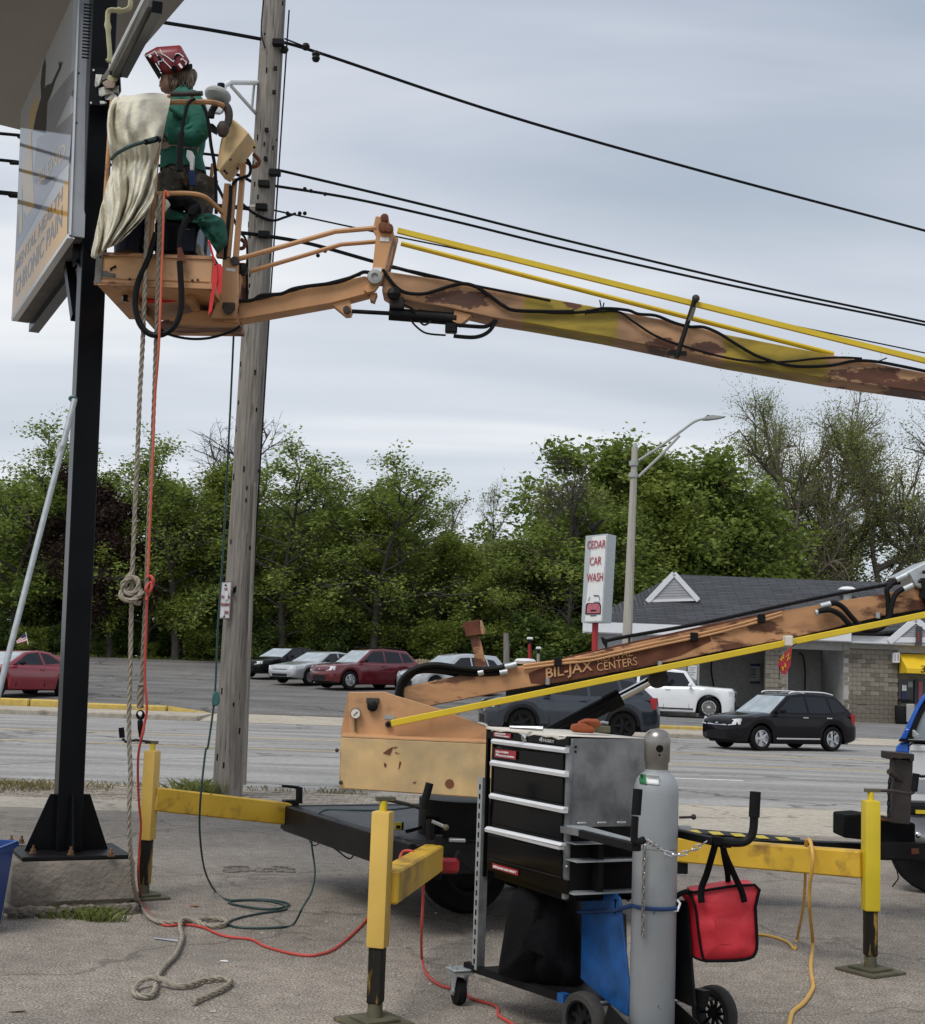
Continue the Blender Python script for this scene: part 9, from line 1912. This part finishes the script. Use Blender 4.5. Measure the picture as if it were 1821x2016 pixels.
gh = [gp(ZH, x, y, 0.010) for x, y in ((60, 1200), (130, 1178), (200, 1130), (300, 1040), (356, 975))]
g3 = [gp(ZH, x, y, 0.010) for x, y in ((430, 900), (520, 830))]
ov_ = [P(*ZH(*p), 8.35) for p in ((530, 690), (545, 605), (590, 590), (632, 612), (660, 665), (672, 740), (670, 900), (662, 1060))]
gi = [gp(ZH, x, y, 0.010) for x, y in ((665, 1230), (695, 1320), (780, 1385), (900, 1412), (960, 1460), (1100, 1505), (1118, 1560), (1200, 1612), (1280, 1680))]
rope('red_cord', 'long red cord running across the asphalt and over the front yellow outrigger', o2 + gg + gh + g3 + ov_ + gi, 0.0085, 'red_cord', plain=True, cat='cord')
gA = [P(*ZA(1370, 1900), 9.9), P(*ZD(1190, 0), 9.95), P(*ZD(1170, 400), 10.0), P(*ZD(1150, 800), 10.0), P(*ZD(1125, 1150), 10.0), P(*ZD(1110, 1500), 10.0), P(*ZD(1098, 1620), 10.0), P(*ZD(1072, 1800), 10.0), P(*ZG(1210, 270), 10.0), P(*ZG(1180, 560), 10.0), P(*ZG(1178, 760), 10.2), P(*ZG(1205, 960), 10.45)]
gB = [gp(ZG, x, y, 0.010) for x, y in ((1265, 1085), (1340, 1138), (1430, 1140), (1560, 1138), (1660, 1150), (1705, 1168), (1640, 1190), (1540, 1192), (1420, 1175), (1345, 1155), (1400, 1143), (1540, 1142), (1640, 1158), (1685, 1180), (1670, 1200), (1560, 1215), (1440, 1238), (1370, 1258), (1340, 1280), (1400, 1300), (1540, 1306), (1660, 1300), (1730, 1282))]
gC = [gp(ZY, 60, 1225, 0.02)] if False else []
gD = [P(*ZY(190, 1190), 9.6), P(*ZY(255, 1080), 10.0), P(*ZY(288, 940), 10.5)] + [P(*ZY(*p), 10.9) for p in ((285, 820), (262, 650), (258, 500), (290, 410), (350, 350), (430, 330))] + [P(*ZY(*p), 10.4) for p in ((600, 336), (800, 340), (1000, 330), (1180, 308))]
rope('green_cable', 'dark green cable hanging from the basket, coiled on the asphalt, up to the trailer', gA + gB + gD, 0.0075, 'green_cable', plain=True, cat='cable')
MB().hull([P(*ZD(*p), 9.98 + dy) for p in ((1092, 1590), (1095, 1530), (1108, 1515), (1130, 1518), (1135, 1560), (1122, 1592)) for dy in (-0.03, 0.03)]).build('plug_box', M['green_plastic'], label='green plastic connector box halfway down the dark green cable', cat='connector', bevel=0.008)
y1 = [P(*ZI(1160, 800), 9.2), P(*ZI(1165, 750), 9.08), P(*ZI(1182, 740), 9.0), P(*ZI(1195, 790), 8.94), P(*ZI(1200, 870), 8.92), P(*ZI(1182, 1000), 8.98), P(*ZI(1185, 1150), 9.1)]
y1g = [gp(ZI, x, y, 0.012) for x, y in ((1200, 1310), (1188, 1440), (1202, 1540), (1190, 1580), (1150, 1640), (1090, 1690), (1072, 1750), (1050, 1850))]
rope('extension_cord', 'yellow cord looped over the right yellow outrigger and running to the lower edge', y1 + y1g, 0.012, 'yellow_cord', plain=True, cat='cord')
y2 = [P(*ZI(1160, 880), 9.25), P(*ZI(1150, 1090), 9.35)] + [gp(ZI, x, y, 0.01) for x, y in ((1112, 1290), (1100, 1340), (1060, 1305), (980, 1275), (890, 1262), (780, 1275))]
rope('extension_cord', 'back length of yellow cord under the right outrigger, ending behind the red bag', y2, 0.010, 'yellow_cord', plain=True, cat='cord')
YK = 9.2
t = thing('banner', 'small torn red banner with yellow letters hanging under the lower boom', 'banner', P(*ZF(1135, 815), YK))
MB().prism([P(*ZF(*p), YK) for p in ((1112, 735), (1172, 675), (1165, 770), (1140, 815), (1122, 810), (1102, 770))], V((0, 0.008, 0))).build('cloth', M['label_red'], t)
for s, a, b, c in (('W', (1118, 756), (1140, 730), (1112, 738)), ('Z', (1146, 750), (1165, 728), (1142, 728)), ('H', (1128, 796), (1146, 774), (1122, 778))):
 A, B, C = P(*ZF(*a), YK - 0.004), P(*ZF(*b), YK - 0.004), P(*ZF(*c), YK - 0.004); text(s, M['tape_yellow'], t, A, B - A, C - A, (B - A).length * 0.9, (C - A).length, depth=0.002)
MB().tube([P(*ZF(1172, 676), YK), P(*ZF(1195, 662), YK)], 0.004, 5).build('string', M['hose'], t); MB().tube([P(*ZF(1112, 770), YK), P(*ZF(1108, 840), YK)], 0.003, 5).build('string', M['hose'], t)
